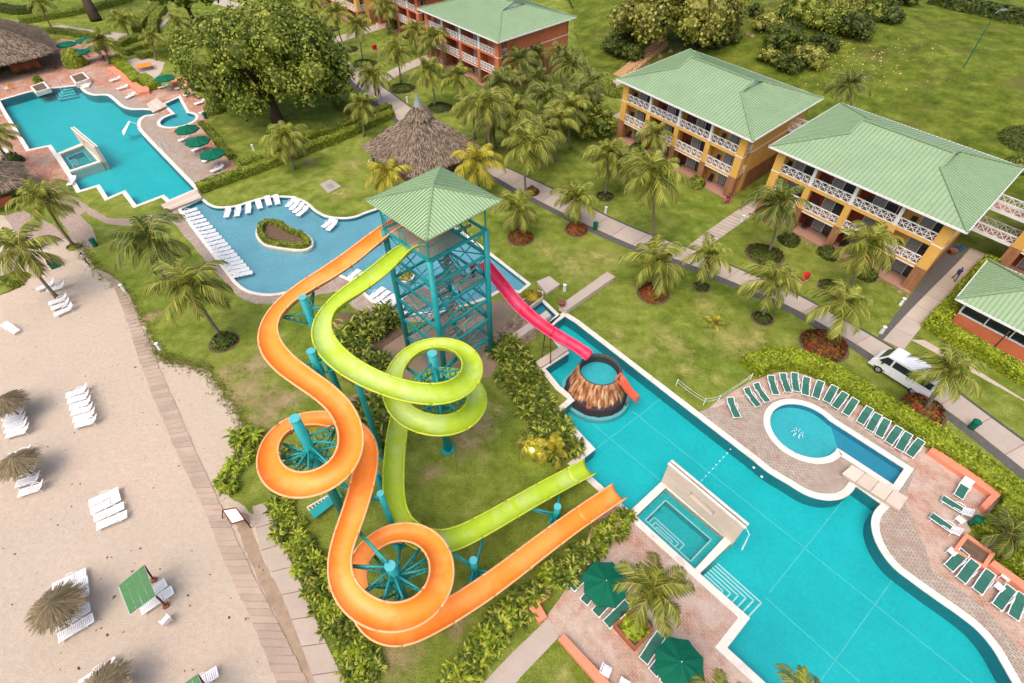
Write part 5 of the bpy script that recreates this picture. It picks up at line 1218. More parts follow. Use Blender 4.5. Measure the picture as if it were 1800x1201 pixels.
# ---------------------------------------------------------------- spas with travertine fountain walls
def spa(basin, inner, rim, wallpts, wh, label, zf=-.95):
    o = gp(rim); i = gp(inner); t = thing('spa', 'rectangular spa with white tile lines ' + label, 'spa', (*(sum(o, Vector((0, 0))) / 4), 0))
    m = MB(); m.band(i, o, -1.24, .085); m.build('rim', M['coping'], t)
    m = MB(); m.prism(i, -1.24, zf - .25); m.build('floor', M['tile_deep'], t)
    m = MB(); m.add([(*p, -.04) for p in (i if area(i) > 0 else i[::-1])], [(0, 1, 2, 3)]); m.build('water', M['water_mid'], t)
    led = offset(i, -.55); m = MB(); m.band(led, i, -1.24, -.5); l = m.build('seat_ledge', M['tile_deep'], t)
    m = MB()
    for k in range(4): m.bar((*led[k], -.49), (*led[(k + 1) % 4], -.49), .10, .03)
    m.build('nosing', M['tile_line'], l)
    a, d = i[3], i[2]                                # entry steps from the deck side
    for k in range(3):
        w_ = .62 - .16 * k; dd = .18 + .16 * (2 - k) ; z = -.62 - .16 * (2 - k)
        e = (d - a); nrm = (i[0] - a).normalized(); L = e.length; e.normalize(); c0 = a + e * (L * (.5 - w_ / 2)) + nrm * .55; c1 = a + e * (L * (.5 + w_ / 2)) + nrm * .55
    for k in range(3):
        s_ = .28 + .13 * k; dp = .25 + .3 * k; z = -.6 - .13 * k
        c0 = a + e * (L * (.42 - s_ / 2)) + nrm * .55; c1 = a + e * (L * (.42 + s_ / 2)) + nrm * .55
        pl = [c0, c1, c1 + nrm * dp, c0 + nrm * dp]; m = MB(); m.prism(pl, -1.24, z); st = m.build('step', M['tile_deep'], t)
        m = MB(); m.bar((*pl[1], z), (*pl[2], z), .09, .03); m.bar((*pl[2], z), (*pl[3], z), .09, .03); m.bar((*pl[3], z), (*pl[0], z), .09, .03); m.build('nosing', M['tile_line'], st)
    # wall
    wb = gp(wallpts[:2]); p, q = wb; dv = (q - p).normalized(); nn = Vector((-dv.y, dv.x)); L = (q - p).length
    if nn.y < 0: nn = -nn
    t2 = thing('fountain_wall', 'tall travertine fountain wall with a slot ' + label, 'wall', (*((p + q) / 2), 0))
    def wb_(m, a, b, z0, z1, f=0, bk=.42): return m.hexa([(*(p + dv * a + nn * f), z0), (*(p + dv * b + nn * f), z0), (*(p + dv * b + nn * bk), z0), (*(p + dv * a + nn * bk), z0)], [(*(p + dv * a + nn * f), z1), (*(p + dv * b + nn * f), z1), (*(p + dv * b + nn * bk), z1), (*(p + dv * a + nn * bk), z1)])
    m = MB(); wb_(m, 0, L, -1.24, wh * .42); wb_(m, 0, L * .36, wh * .42, wh * .66); wb_(m, L * .68, L, wh * .42, wh * .66); wb_(m, 0, L, wh * .66, wh - .1); m.build('wall', M['traver'], t2)
    m = MB(); wb_(m, -.06, L + .06, wh - .1, wh + .03, -.05, .15); wb_(m, -.06, L + .06, wh - .1, wh + .03, .27, .47); m.build('coping', M['coping'], t2)
    m = MB(); wb_(m, 0, L, wh - .098, wh - .06, .15, .27); m.build('water_slot', M['wood'], t2)
    return p, q, dv, nn
p, q, dv, nn = spa(rb, [(1170, 858), (1273, 945), (1220, 1002), (1118, 908)], [(1165, 845), (1292, 948), (1224, 1014), (1104, 902)], [(1162, 848), (1287, 957)], 2.75, 'beside the main pool steps')
m = MB(); a = Vector((*(q + nn * .3 + dv * .05), 2.4)); m.tube([a, a + Vector((dv.x * .4, dv.y * .4, -.4)), a + Vector((dv.x * .6, dv.y * .6, -2.5))], [.02, .03, .07], 6); tag(m.build('water_jet', M['splash']), 'thin water jet pouring from the end of the fountain wall', 'water jet')
spa(lb_, [(147, 256), (172, 284), (124, 300), (106, 272)], [(148, 251), (178, 285), (122, 304), (101, 270)], [(140, 250), (181, 285)], 2.2, 'in the far pool')
steps(lb_, (125, 151), (132, 160), (100, 172), (92, 157), 4, -.3, -.9, 'tile_deep')
steps(lb_, (103, 268), (96, 262), (128, 245), (138, 252), 4, -.3, -.9, 'tile_pale')
# kidney island
isl = crom(gp([(450, 406), (456, 394), (476, 388), (500, 393), (517, 404), (538, 411), (551, 424), (548, 436), (528, 442), (490, 438), (464, 432), (451, 419)]), 4, True)
t = thing('pool_island', 'kidney shaped planted island with a clipped hedge ring in the lounger pool', 'island', (*(sum(isl, Vector((0, 0))) / len(isl)), -.4))
m = MB(); m.band(offset(isl, -.3), isl, -.41, .1); m.build('coping', M['coping'], t); m = MB(); m.prism(offset(isl, -.28), -.41, .02); m.build('soil', M['soil'], t)
ISL = isl; ISL_T = t
# small round island behind the tower
p = G(712, 488); t = thing('planter', 'round planter of bright leaves standing in the pool behind the tower', 'planter', (p.x, p.y, -.4)); m = MB(); m.lathe((p.x, p.y, 0), [(.9, -.41), (1.05, .25), (.9, .27), (.85, .12), (0, .12)], 20); m.build('bowl', M['coping'], t); PLT = p
# fountain jets of the small round pool
p = G(1402, 762, -.1); t = thing('fountain_jet', 'white bubbling jet in the middle of the small round pool', 'fountain', p)
for k in range(7):
    a = k * .9; m = MB(); m.tube([(p.x + .25 * math.cos(a), p.y + .25 * math.sin(a), -.1), (p.x + .32 * math.cos(a), p.y + .32 * math.sin(a), .15 + .05 * (k % 3)), (p.x + .5 * math.cos(a), p.y + .5 * math.sin(a), -.1)], [.03, .025, .03], 5); m.build('spout', M['splash'], t)
for px, w in (((1325, 822), 'left'), ((1339, 838), 'right')):
    p = G(*px, -.1); m = MB(); m.lathe(p, [(.11, 0), (.07, .04), (.03, .12), (0, .16)], 8); tag(m.build('water_bubbler', M['splash']), f'white water bubbler by the pool edge, {w} of two', 'bubbler', 'bubblers at the pool edge')
p = G(228, 235, -.1); t = thing('water_jet', 'arching water jet falling into the far pool', 'water jet', p)
for k in range(5): a = Vector((-1.4 + .2 * k, .6 - .3 * k, 0)); m = MB(); m.tube([p + Vector((.6, 2.0, .6)), p + Vector((.3, 1.3, 1.3)) + a * .3, p + a], [.05, .06, .12], 5); m.build('stream', M['splash'], t)
# ---------------------------------------------------------------- coconut palms: trunk and separate fronds
def frond_mesh(mat, el, droop, L=3.5, seed=0):
    rnd = random.Random(seed); m = MB(); n = 10; pts = []; a = R(el); p = Vector((0, 0, 0)); st = L / n
    for i in range(n + 1):
        pts.append(p.copy()); k = i / n
        p = p + Vector((math.cos(a), 0, math.sin(a))) * st; a -= R(droop) / n * (.5 + k)
    m.tube([q + Vector((0, 0, .0)) for q in pts], [.055 - .045 * i / n for i in range(n + 1)], 4, 1, False)
    nl = 30
    for i in range(nl):
        k = .10 + .9 * (i + .5) / nl; x = k * n; j = min(n - 1, int(x)); c = pts[j].lerp(pts[j + 1], x - j); d = (pts[j + 1] - pts[j]).normalized()
        ll = (1.05 * math.sin(math.pi * min(1, .16 + k * .80)) ** .7 + .12) * rnd.uniform(.85, 1.12)
        for s in (-1, 1):
            if rnd.random() < .05: continue
            out = (Vector((0, s, 0)) * .80 + d * (.62 + .35 * k)).normalized()
            dr = rnd.uniform(.45, .85)
            q1 = c + out * ll * .5 + Vector((0, 0, -.03 - dr * .24 * ll)); q2 = c + out * ll + Vector((0, 0, -dr * ll * .85 - .05))
            w = d * rnd.uniform(.05, .07)
            m.add([c - w * .7, c + w * .7, q1 + w, q1 - w, q2 + w * .25, q2 - w * .25], [(0, 1, 2, 3), (3, 2, 4, 5)], 0)
    return m.mesh('frond', [M[mat], M['rachis']])
FR = {}
for mt in ('palm', 'palm_y', 'palm_g'):
    FR[mt] = [frond_mesh(mt, e, d, l, i * 7 + 3) for i, (e, d, l) in enumerate(((78, 50, 2.5), (68, 90, 3.3), (56, 105, 3.8), (44, 110, 4.0), (30, 105, 4.0), (16, 95, 3.8), (2, 80, 3.5), (-16, 60, 3.0)))]
M['frond_dry'] = leaf_mat('dry_frond', [S(150, 120, 74, .7), S(176, 146, 96, .74), S(196, 170, 120, .76)], .8, .1)
DRY = [frond_mesh('frond_dry', -35, 45, 2.8, 91)]
def palm(base, crown, label, mat='palm', sc=1.0, n=None, h=None, group='coconut palms', lean=True, r=.15, dry=1, name='palm_tree', zb=0.0, up=0):
    b = G(*base, zb); hh = h or hgt(base, crown)
    c = G(crown[0], crown[1], hh + zb)
    if not lean: c = Vector((b.x, b.y, hh + zb))
    t = thing(name, label, 'palm tree', b, 0, group); m = MB(); k = 8; off = Vector((random.uniform(-.3, .3), random.uniform(-.3, .3), 0))
    pts = [b.lerp(c, i / k) + off * math.sin(math.pi * i / k) * min(1, hh / 5) for i in range(k + 1)]
    m.tube(pts, [r * (1.55 if i == 0 else 1.12 - .35 * i / k) for i in range(k + 1)], 8); m.build('trunk', M['trunk'], t, True)
    n = n or random.randint(16, 21); sc = sc * random.uniform(.9, 1.02); a0 = random.uniform(0, 6.28)
    for i in range(n):
        f = i / (n - 1); idx = min(7, max(0, int(f * 8 + random.uniform(-.6, .6)) - up)); me = FR[mat][idx]
        o = bpy.data.objects.new('frond', me); COL.objects.link(o); o.parent = t
        o.location = c - b + Vector((0, 0, .12 - .22 * f)); s = sc * random.uniform(.86, 1.1); o.scale = (s, s, s)
        o.rotation_euler = (random.uniform(-.3, .3), random.uniform(-.12, .12), a0 + i * 2.39996 + random.uniform(-.2, .2))
    for i in range(dry):
        o = bpy.data.objects.new('dry_frond', DRY[0]); COL.objects.link(o); o.parent = t; o.location = c - b + Vector((0, 0, -.2)); o.scale = (sc * .8,) * 3; o.rotation_euler = (0, .3, random.uniform(0, 6.28))
    for i in range(5):
        a = i * 1.25 + a0; m = MB(); m.lathe((c.x + .2 * math.cos(a), c.y + .2 * math.sin(a), c.z - .28), [(0, -.13), (.1, -.06), (.12, .02), (.07, .1), (0, .13)], 7); m.build('coconut', M['leaf_d'] if i % 2 else M['gold'], t, True)
    return t
PL = [((130, 433), (78, 358), 'leaning palm shading the brick terrace at the left', 'palm', 1.05), ((100, 523), (38, 446), 'leaning palm rising from the sand at the left edge', 'palm', 1.05),
 ((24, 300), (-16, 240), 'palm reaching in over the left edge of the far deck', 'palm', 1.0), ((298, 505), (262, 426), 'broad palm on the grass beside the lounger pool row', 'palm_g', 1.15),
 ((390, 593), (337, 511), 'yellowing palm leaning over the grass above the boardwalk', 'palm', 1.15), ((518, 298), (503, 250), 'palm on the lawn in front of the big round tree', 'palm', 1.0),
 ((640, 240), (637, 190), 'slim palm at the end of the double hedge', 'palm', .85), ((695, 345), (683, 312), 'yellow palm behind the slide tower roof, left side', 'palm_y', .95), ((846, 345), (838, 292), 'bright yellow palm right behind the slide tower roof', 'palm_y', 1.0),
 ((863, 292), (858, 200), 'tallest palm right beside the thatched pavilion', 'palm', 1.15), ((925, 345), (928, 262), 'tall palm on the lawn beside the walkway bend', 'palm', 1.05), ((977, 284), (977, 228), 'palm left of the yellow block by the hillside stairs', 'palm', .95),
 ((1063, 343), (1067, 280), 'palm in a ring bed in front of the yellow hillside block', 'palm', .95), ((1150, 425), (1150, 315), 'very tall palm beside the walkway in front of the far yellow block', 'palm', 1.1), ((1143, 300), (1152, 242), 'palm against the balconies of the yellow hillside block', 'palm', .8),
 ((1010, 397), (1012, 355), 'palm with red flowers at its foot left of the bin', 'palm', .9), ((916, 412), (909, 374), 'palm with red flowers nearest the tower roof', 'palm', .95), ((1148, 513), (1155, 470), 'palm in red flowers on the lawn above the long stone wall', 'palm', 1.0),
 ((1233, 503), (1245, 455), 'palm in a small ring bed near the walking man', 'palm', .75), ((1340, 556), (1358, 500), 'palm in a ring bed on the lawn between walkway and rope fence', 'palm', .85), ((1352, 443), (1368, 362), 'palm in front of the left end of the nearer yellow block', 'palm_g', .95),
 ((1490, 510), (1524, 436), 'palm in front of the middle of the nearer yellow block', 'palm', 1.0), ((1457, 603), (1482, 540), 'palm in the big red flower bed by the walkway', 'palm', .86), ((1623, 723), (1665, 658), 'palm in red flowers behind the white van', 'palm', .78),
 ((1118, 1103), (1148, 1043), 'palm in the square terracotta planter on the brick deck', 'palm', .66), ((192, 113), (177, 78), 'slim palm on the far terrace by the cafe umbrellas', 'palm', .9), ((228, 66), (213, 40), 'palm beside the far side road', 'palm', .95), ((322, 70), (312, 42), 'palm left of the round tree, farther one', 'palm', .9),
 ((328, 96), (314, 72), 'palm left of the round tree, nearer one', 'palm', .85), ((378, 50), (364, 50), 'palm above the round tree crown at the left', 'palm', .9), ((275, 106), (267, 70), 'small palm among the far curved hedges', 'palm', .7), ((97, 60), (67, 6), 'tall slim palm behind the thatched bar', 'palm', .95),
 ((605, 83), (590, 30), 'palm in a dark round bed, left of the pair above the walkway', 'palm', .95), ((637, 107), (627, 50), 'palm in a dark round bed, right of the pair above the walkway', 'palm', .95), ((683, 60), (677, 18), 'palm at the left end of the terracotta block', 'palm', 1.0), ((705, 145), (697, 95), 'palm in a round bed below the terracotta block', 'palm', 1.0),
 ((780, 125), (760, 76), 'palm against the front of the terracotta block', 'palm', 1.0), ((662, 185), (653, 138), 'palm beside the walking person in red', 'palm', .95), ((765, 187), (753, 131), 'palm behind the pavilion cupola', 'palm', 1.0), ((808, 190), (803, 152), 'palm right of the pavilion cupola', 'palm', .95),
 ((512, 40), (500, 5), 'palm at the top edge right of the side road', 'palm', .95), ((560, 40), (548, 6), 'palm at the top edge near the yellow block', 'palm', .95), ((597, 128), (592, 96), 'palm behind the right side of the round tree', 'palm_g', .85), ((946, 145), (943, 103), 'dark palm at the corner of the terracotta block, left', 'palm_g', .85),
 ((948, 205), (943, 155), 'dark palm below the terracotta block corner', 'palm_g', .95), ((990, 155), (985, 112), 'dark palm at the corner of the terracotta block, middle', 'palm_g', .85), ((1008, 178), (1003, 128), 'dark palm at the corner of the terracotta block, right', 'palm_g', .95), ((1020, 240), (1022, 178), 'deep green palm rising from the dense shrubbery', 'palm_g', .9),
 ((900, 190), (890, 150), 'palm in front of the terracotta end wall', 'palm', .85), ((1452, 1300), (1420, 1246), 'palm whose fronds reach up at the bottom edge, right', 'palm', .46), ((1290, 1320), (1268, 1256), 'palm whose fronds reach up at the bottom edge, left', 'palm', .46)]
PL += [((872, 262), (868, 232), 'palm just behind the tallest palm by the pavilion', 'palm_g', .95), ((908, 262), (903, 212), 'palm in the crowded grove right of the pavilion, left side', 'palm', 1.0), ((948, 300), (950, 248), 'palm in the crowded grove, nearest the walkway', 'palm', 1.0),
 ((965, 235), (962, 186), 'palm in the crowded grove, middle', 'palm_g', 1.0), ((1003, 262), (1000, 205), 'palm in the crowded grove, right side', 'palm', 1.0), ((886, 200), (880, 163), 'palm in the grove near the terracotta end wall', 'palm_g', 1.0), ((835, 245), (828, 200), 'palm left of the crowded grove behind the pavilion', 'palm', 1.0), ((918, 165), (913, 122), 'dark palm against the terracotta end wall', 'palm_g', .95), ((1042, 215), (1040, 160), 'palm between the grove and the hillside block', 'palm_g', .95), ((1100, 335), (1095, 290), 'palm leaning at the patio of the hillside block', 'palm', .9), ((735, 95), (728, 60), 'palm at the path to the terracotta block', 'palm', .95), ((548, 70), (540, 40), 'palm beyond the far garden walk', 'palm', .95)]
PL = [((b, (c[0], c[1] - (14 if 800 < b[0] < 1045 and 150 < b[1] < 305 else 5)), l, m_, s)) for b, c, l, m_, s in PL]
for b, c, lab, mt, s in PL: palm(b, c, lab, mt, s)
q = GH(1495, 205); t = palm((1500, 232), (1493, 150), 'palm standing alone behind the two yellow roofs', 'palm_g', .95)
palm((1715, 965), (1775, 938), 'drooping grey palm leaning out of the salmon planter', 'palm_g', .55, 13, 1.6, dry=4)
palm((1256, 578), (1257, 568), 'low yellow young palm on the lawn', 'palm_y', .34, 12, .25, up=3, dry=0); palm((897, 690), (897, 680), 'small green young palm on the lawn by the shrubs', 'palm', .4, 12, .25, up=3, dry=0)
palm((975, 812), (975, 790), 'low bushy palm by the end of the lime slide', 'palm_y', .5, 14, .5, up=2, dry=0); palm((925, 790), (925, 780), 'low bushy palm on the lawn beside the shrub strip', 'palm', .42, 13, .3, up=2, dry=0)
palm((640, 360), (645, 395), 'dark low palm between pool and tower', 'palm_g', .5, 12, .4, up=1, dry=0) if False else None
# ---------------------------------------------------------------- leaf masses
def leafquad(m, p, nr, size, rnd=random, asp=1.5):
    nr = Vector((nr.x + rnd.uniform(-.6, .6), nr.y + rnd.uniform(-.6, .6), nr.z + rnd.uniform(-.5, .6)))
    if nr.length < 1e-3: nr = Vector((0, 0, 1))
    nr.normalize(); u = nr.cross(Vector((rnd.uniform(-1, 1), rnd.uniform(-1, 1), rnd.uniform(-1, 1)))); u.normalize(); v = nr.cross(u)
    a = size * rnd.uniform(.7, 1.3) * .5; b = a * asp
    m.add([p - v * b, p + u * a - v * b * .1 + nr * a * .15, p + v * b, p - u * a - v * b * .1 + nr * a * .15], [(0, 1, 2, 3)])
def hedge_poly(poly, h, mat, label, cat='hedge', name='hedge', z=0.0, dens=80, size=.15, group=None, zf=None, parent=None, hole=None, wob=.12):
    poly = [Vector(p[:2]) for p in poly]
    if area(poly) < 0: poly = poly[::-1]
    if hole and area(hole) < 0: hole = hole[::-1]
    m = MB(); core = offset(poly, -.1); zz = (lambda x, y: zf(x, y)) if zf else (lambda x, y: z)
    if not hole:
        n = len(core); m.add([(p.x, p.y, zz(p.x, p.y) - .1) for p in core] + [(p.x, p.y, zz(p.x, p.y) + h - .1) for p in core], [tuple(range(n, 2 * n))] + [(i, (i + 1) % n, (i + 1) % n + n, i + n) for i in range(n)])
    else: m.band(offset(hole, .08), core, z - .05, z + h - .1)
    def wb(x, y): return wob * (math.sin(x * 1.7 + y * .9) + math.sin(x * .8 - y * 2.1)) * .5
    xs = [p.x for p in poly]; ys = [p.y for p in poly]; A = abs(area(poly)); bb = (max(xs) - min(xs)) * (max(ys) - min(ys))
    for _ in range(int(bb * dens)):
        x, y = random.uniform(min(xs), max(xs)), random.uniform(min(ys), max(ys))
        if inside((x, y), poly) and not (hole and inside((x, y), hole)): leafquad(m, Vector((x, y, zz(x, y) + h + wb(x, y) + random.uniform(-.1, .06))), Vector((0, 0, 1)), size)
    for lp, sgn in ((poly, 1), (hole, -1)):
        if not lp: continue
        n = len(lp)
        for i in range(n):
            a, b = lp[i], lp[(i + 1) % n]; e = b - a; nn = Vector((e.y, -e.x, 0)) * sgn
            if nn.length < 1e-4: continue
            nn.normalize()
            for _ in range(int(e.length * h * dens)):
                q = a.lerp(b, random.random()); leafquad(m, Vector((q.x, q.y, zz(q.x, q.y) + random.uniform(.02, h))) + nn * random.uniform(-.12, .06), nn, size)
    o = m.build(name, M[mat], parent)
    if parent is None: tag(o, label, cat, group)
    return o
def hedge_line(px, w, h, mat, label, **kw):
    L = crom([(GH(*p).xy if kw.get('hill') else G(*p).xy) for p in px], 4) if len(px) > 2 else [G(*p).xy for p in px]
    kw.pop('hill', None); n = len(L); a, b = [], []
    for i in range(n):
        d = (L[min(i + 1, n - 1)] - L[max(i - 1, 0)]).normalized(); nn = Vector((-d.y, d.x)) * (w / 2 * random.uniform(.92, 1.08)); a.append(L[i] + nn); b.append(L[i] - nn)
    return hedge_poly(a + b[::-1], h, mat, label, **kw)
hedge_line([(1316, 652), (1345, 638), (1385, 637), (1430, 650), (1480, 678), (1550, 720), (1650, 783), (1720, 830), (1778, 874), (1850, 925)], 2.1, .95, 'leaf_lime', 'long lime clipped hedge curving behind the green loungers')
hedge_poly(gp([(1768, 868), (1800, 880), (1860, 930), (1880, 1080), (1822, 1040), (1752, 985), (1762, 968), (1704, 930), (1738, 905)]), .9, 'leaf_lime', 'wide lime hedge mass filling the right edge by the salmon wall')
hedge_line([(1736, 466), (1700, 505), (1652, 560), (1632, 582)], 1.5, 1.1, 'leaf_lime', 'clipped hedge along the left side of the restaurant')
hedge_line([(1628, 572), (1690, 606), (1800, 672), (1870, 716)], 1.5, 1.1, 'leaf_lime', 'clipped hedge in front of the restaurant terrace')
hedge_line([(352, 338), (400, 320), (450, 303), (543, 267), (600, 245), (690, 205)], 1.5, 1.1, 'leaf_h', 'front hedge of the long double row below the round tree')
hedge_line([(476, 277), (543, 248), (600, 229), (686, 193)], 1.3, 1.0, 'leaf_h', 'rear hedge of the long double row below the round tree')
hedge_line([(590, 180), (610, 196), (640, 215)], 1.2, .9, 'leaf_h', 'short hedge beside the walkway under the round tree')
hedge_line([(203, 107), (222, 124), (246, 148)], 1.9, 1.0, 'leaf_lime', 'thick clipped hedge beside the far deck loungers')
hedge_line([(252, 141), (263, 150), (276, 158)], 1.9, 1.1, 'leaf_lime', 'short clipped hedge under the umbrella behind the far deck')
hedge_line([(209, 86), (232, 74), (262, 68)], 1.7, 1.1, 'leaf_h', 'hedge behind the cafe terrace, nearest the road')
hedge_line([(220, 98), (262, 85), (300, 86), (325, 92)], 1.9, 1.1, 'leaf_h', 'curved hedge behind the patio, upper of two')
hedge_line([(245, 104), (280, 97), (325, 107)], 1.9, 1.1, 'leaf_h', 'curved hedge behind the patio, lower of two')
hedge_line([(244, 58), (250, 44), (272, 22), (282, 8)], 2.0, 1.2, 'leaf_h', 'hedge on the left of the far winding path')
hedge_line([(270, 62), (274, 40), (288, 20)], 2.0, 1.2, 'leaf_h', 'hedge on the right of the far winding path')
hedge_line([(37, 42), (90, 33), (150, 22), (230, 2)], 2.4, 1.1, 'leaf_h', 'long hedge along the far road at the top left'); hedge_line([(-10, 16), (30, 24), (62, 22)], 2.4, 1.4, 'leaf_d', 'dark hedge at the top left corner')
hedge_line([(60, 62), (100, 58), (170, 68)], 1.6, .9, 'leaf_h', 'hedge between the cafe umbrellas and the far road')
hedge_line([(330, 118), (345, 132), (362, 158), (378, 178)], 1.5, .9, 'leaf_h', 'hedge behind the far round pool loungers')
hedge_line([(356, 220), (368, 232), (392, 262), (410, 280)], 1.0, .7, 'leaf_h', 'low shrub row behind the three far umbrellas'); hedge_line([(425, 296), (445, 289), (465, 283)], 1.2, .8, 'leaf_h', 'short hedge above the lounger pool')
hedge_line([(1640, 4), (1700, 18), (1760, 32), (1850, 50)], 5, 1.6, 'leaf_d', 'wild hedge along the top right of the bank', hill=True, zf=hz, size=.45, dens=14)
isl_in = offset(ISL, -.95); hedge_poly(offset(ISL, -.32), .55, 'leaf_h', '', name='hedge_ring', parent=ISL_T, hole=isl_in, z=.02)
def ball(c, r, mat, label, cat='shrub', group=None, name='round_shrub', dens=34, size=.2, flat=1.0, bump=.15, seed=None):
    m = MB(); rx, ry, rz = r; rnd = random
    prof = [(rx * .86 * math.cos(a), max(-.1, rz * .86 * math.sin(a))) for a in [R(-20), R(15), R(45), R(70), R(89)]]; m.lathe(c, prof, 10)
    n = int(dens * 2 * math.pi * ((rx + ry) / 2) * (rz + (rx + ry) / 4))
    for _ in range(n):
        z = rnd.uniform(-.05, 1); a = rnd.uniform(0, 6.283); k = math.sqrt(max(0, 1 - z * z)); b = 1 + bump * math.sin(a * 3 + z * 4) * .5 + rnd.uniform(-.12, .06)
        d = Vector((k * math.cos(a) * rx * b, k * math.sin(a) * ry * b, z * rz * b)); leafquad(m, Vector(c) + d, Vector((d.x / rx, d.y / ry, d.z / rz)), size)
    return tag(m.build(name, M[mat]), label, cat, group)
for px, r, mt, lab in (((1148, 517), 1.45, 'flower', 'ring of red flowers round the palm above the stone wall'), ((1448, 608), 2.0, 'flower', 'large red flower bed beside the walkway'), ((1621, 722), 1.6, 'flower', 'red flower bed behind the van'),
    ((1013, 405), 1.2, 'flower', 'red flower bed left of the bin on the walkway'), ((915, 419), 1.35, 'flower', 'red flower bed nearest the tower roof'), ((394, 602), 1.15, 'leaf_d', 'round dark clipped shrub at the foot of the yellowing palm'), ((935, 340), .9, 'flower', 'small red shrub at the walkway bend')):
    p = G(*px); ball((p.x, p.y, .0), (r, r, .9), mt, lab, 'flower bed' if mt == 'flower' else 'shrub', None, 'flower_bed' if mt == 'flower' else 'round_shrub', 60)
    m = MB(); m.lathe((p.x, p.y, 0), [(r + .28, .0), (r + .22, .03), (0, .035)], 24); tag(m.build('soil_ring', M['soil']), kind='structure')
for px, r, lab in (((610, 88), 2.1, 'dark flat round bed left of the pair above the walkway'), ((640, 113), 2.3, 'dark flat round bed right of the pair above the walkway'), ((707, 156), 2.2, 'dark flat round bed below the terracotta block'), ((773, 190), 2.0, 'dark flat round bed behind the pavilion cupola'), ((1344, 448), 2.0, 'dark flat round bed left of the nearer yellow block'), ((1466, 508), 1.5, 'dark flat round bed by the red box'), ((1063, 346), 1.1, 'dark flat round bed in front of the hillside block'), ((1233, 505), .8, 'small ring bed by the walking man'), ((1340, 560), .95, 'ring bed with dark shrubs on the lawn'), ((547, 22), 1.6, 'dark flat round bed near the top edge'), ((582, 52), 1.8, 'dark flat round bed beside the far garden walk')):
    p = G(*px); ball((p.x, p.y, 0), (r, r, .35), 'leaf_d', lab, 'flower bed', None, 'round_bed', 40); m = MB(); m.lathe((p.x, p.y, 0), [(r + .22, 0), (r + .16, .03), (0, .035)], 24); tag(m.build('soil_ring', M['soil']), kind='structure')
for px, r, h, mt, lab in (((1223, 326), 1.15, 1.3, 'leaf_h', 'round shrub by the hillside block patio'), ((1120, 268), 1.3, 1.5, 'leaf_d', 'dark round shrub at the hillside block corner'), ((1065, 160), 1.7, 2.0, 'leaf_h', 'tall round shrub at the back walk'), ((1078, 166), 1.5, 1.4, 'leaf_h', 'lower round shrub beside the back walk'), ((1090, 168), 1.4, 1.3, 'leaf_h', 'small round shrub at the left of the hillside block'), ((720, 66), 1.5, 1.4, 'leaf_d', 'dark ball shrub by the terracotta block'), ((690, 50), 1.5, 1.4, 'leaf_h', 'ball shrub left of the terracotta block'), ((1386, 425), 1.2, 1.0, 'leaf_d', 'dark shrub at the left patio of the nearer block'), ((1455, 448), 1.2, 1.0, 'leaf_d', 'dark shrub at the second patio of the nearer block'), ((1520, 485), 1.2, 1.1, 'leaf_d', 'dark shrub at the third patio of the nearer block'), ((378, 196), 1.7, 1.5, 'leaf_h', 'round shrub between far pool and lawn'), ((135, 116), 1.9, 2.7, 'leaf_lime', 'bushy shrub in the white stone planter by the bar'), ((70, 148), .8, 1.2, 'leaf_lime', 'small plant in the left white planter'), ((1780, 262), 3.0, 3.0, 'leaf_d', 'dark bush behind the nearer green roof'), ((1785, 300), 2.0, 2.0, 'leaf_t', 'green bush at the right edge behind the galleries'), ((1148, 432), .7, .5, 'leaf_d', 'small shrub at the foot of the very tall palm')):
    p = G(*px); ball((p.x, p.y, .25 if 'planter' in lab else 0), (r, r, h), mt, lab)
p = PLT; ball((p.x, p.y, .15), (.85, .85, .5), 'croton', 'bright croton shrub in the round pool planter'); p = G(936, 528); ball((p.x, p.y, .45), (1.0, .6, .8), 'croton', 'yellow croton filling the planter by the pink slide')
p = G(1114, 1104); ball((p.x, p.y, .3), (1.05, .95, .4), 'leaf_lime', 'low bright leaves filling the terracotta planter'); p = G(942, 560); ball((p.x, p.y, .0), (.45, .45, .6), 'flower', 'pink flowering shrub in the planted basin')
p = G(25, 285); ball((p.x, p.y, 0), (1.3, 1.3, 1.4), 'leaf_d', 'dark shrub above the left thatched hut'); p = G(5, 502); ball((p.x, p.y, 0), (2.2, 1.2, .7), 'leaf_h', 'low grass clump on the sand at the left edge'); p = G(28, 492); ball((p.x, p.y, 0), (1.3, 1.3, .6), 'leaf_lime', 'yellow green clump under the left leaning palm'); p = G(131, 435); ball((p.x, p.y, 0), (.9, .5, .3), 'leaf_h', 'small plant collar at the foot of the terrace palm')
# ---------------------------------------------------------------- broad leaved shrubs in strips
def broad_mesh(seed, mat, n=46, L=.85):
    rnd = random.Random(seed); m = MB()
    for i in range(n):
        a = rnd.uniform(0, 6.283); r0 = rnd.uniform(0, .42); z0 = rnd.uniform(.1, .85); el = rnd.uniform(.15, 1.25); l = L * rnd.uniform(.6, 1.15); w = rnd.uniform(.07, .13)
        d = Vector((math.cos(a), math.sin(a), 0)); s = Vector((-d.y, d.x, 0)) * w; p = d * r0 + Vector((0, 0, z0)); q = []; e = el
        for k in range(4): q.append(p.copy()); p = p + (d * math.cos(e) + Vector((0, 0, math.sin(e)))) * (l / 3); e -= .55
        ws = (.35, 1, .85, .1); vs = []
        for k in range(4): vs += [q[k] - s * ws[k], q[k] + s * ws[k]]
        m.add(vs, [(0, 1, 3, 2), (2, 3, 5, 4), (4, 5, 7, 6)])
    m.lathe((0, 0, 0), [(.42, 0), (.5, .4), (.3, .8), (0, .95)], 7)
    return m.mesh('broad_shrub', M[mat])
BS = {k: [broad_mesh(i + hash_ * 10, k) for i in range(4)] for hash_, k in enumerate(('leaf_s', 'leaf_lime', 'leaf_t'))}
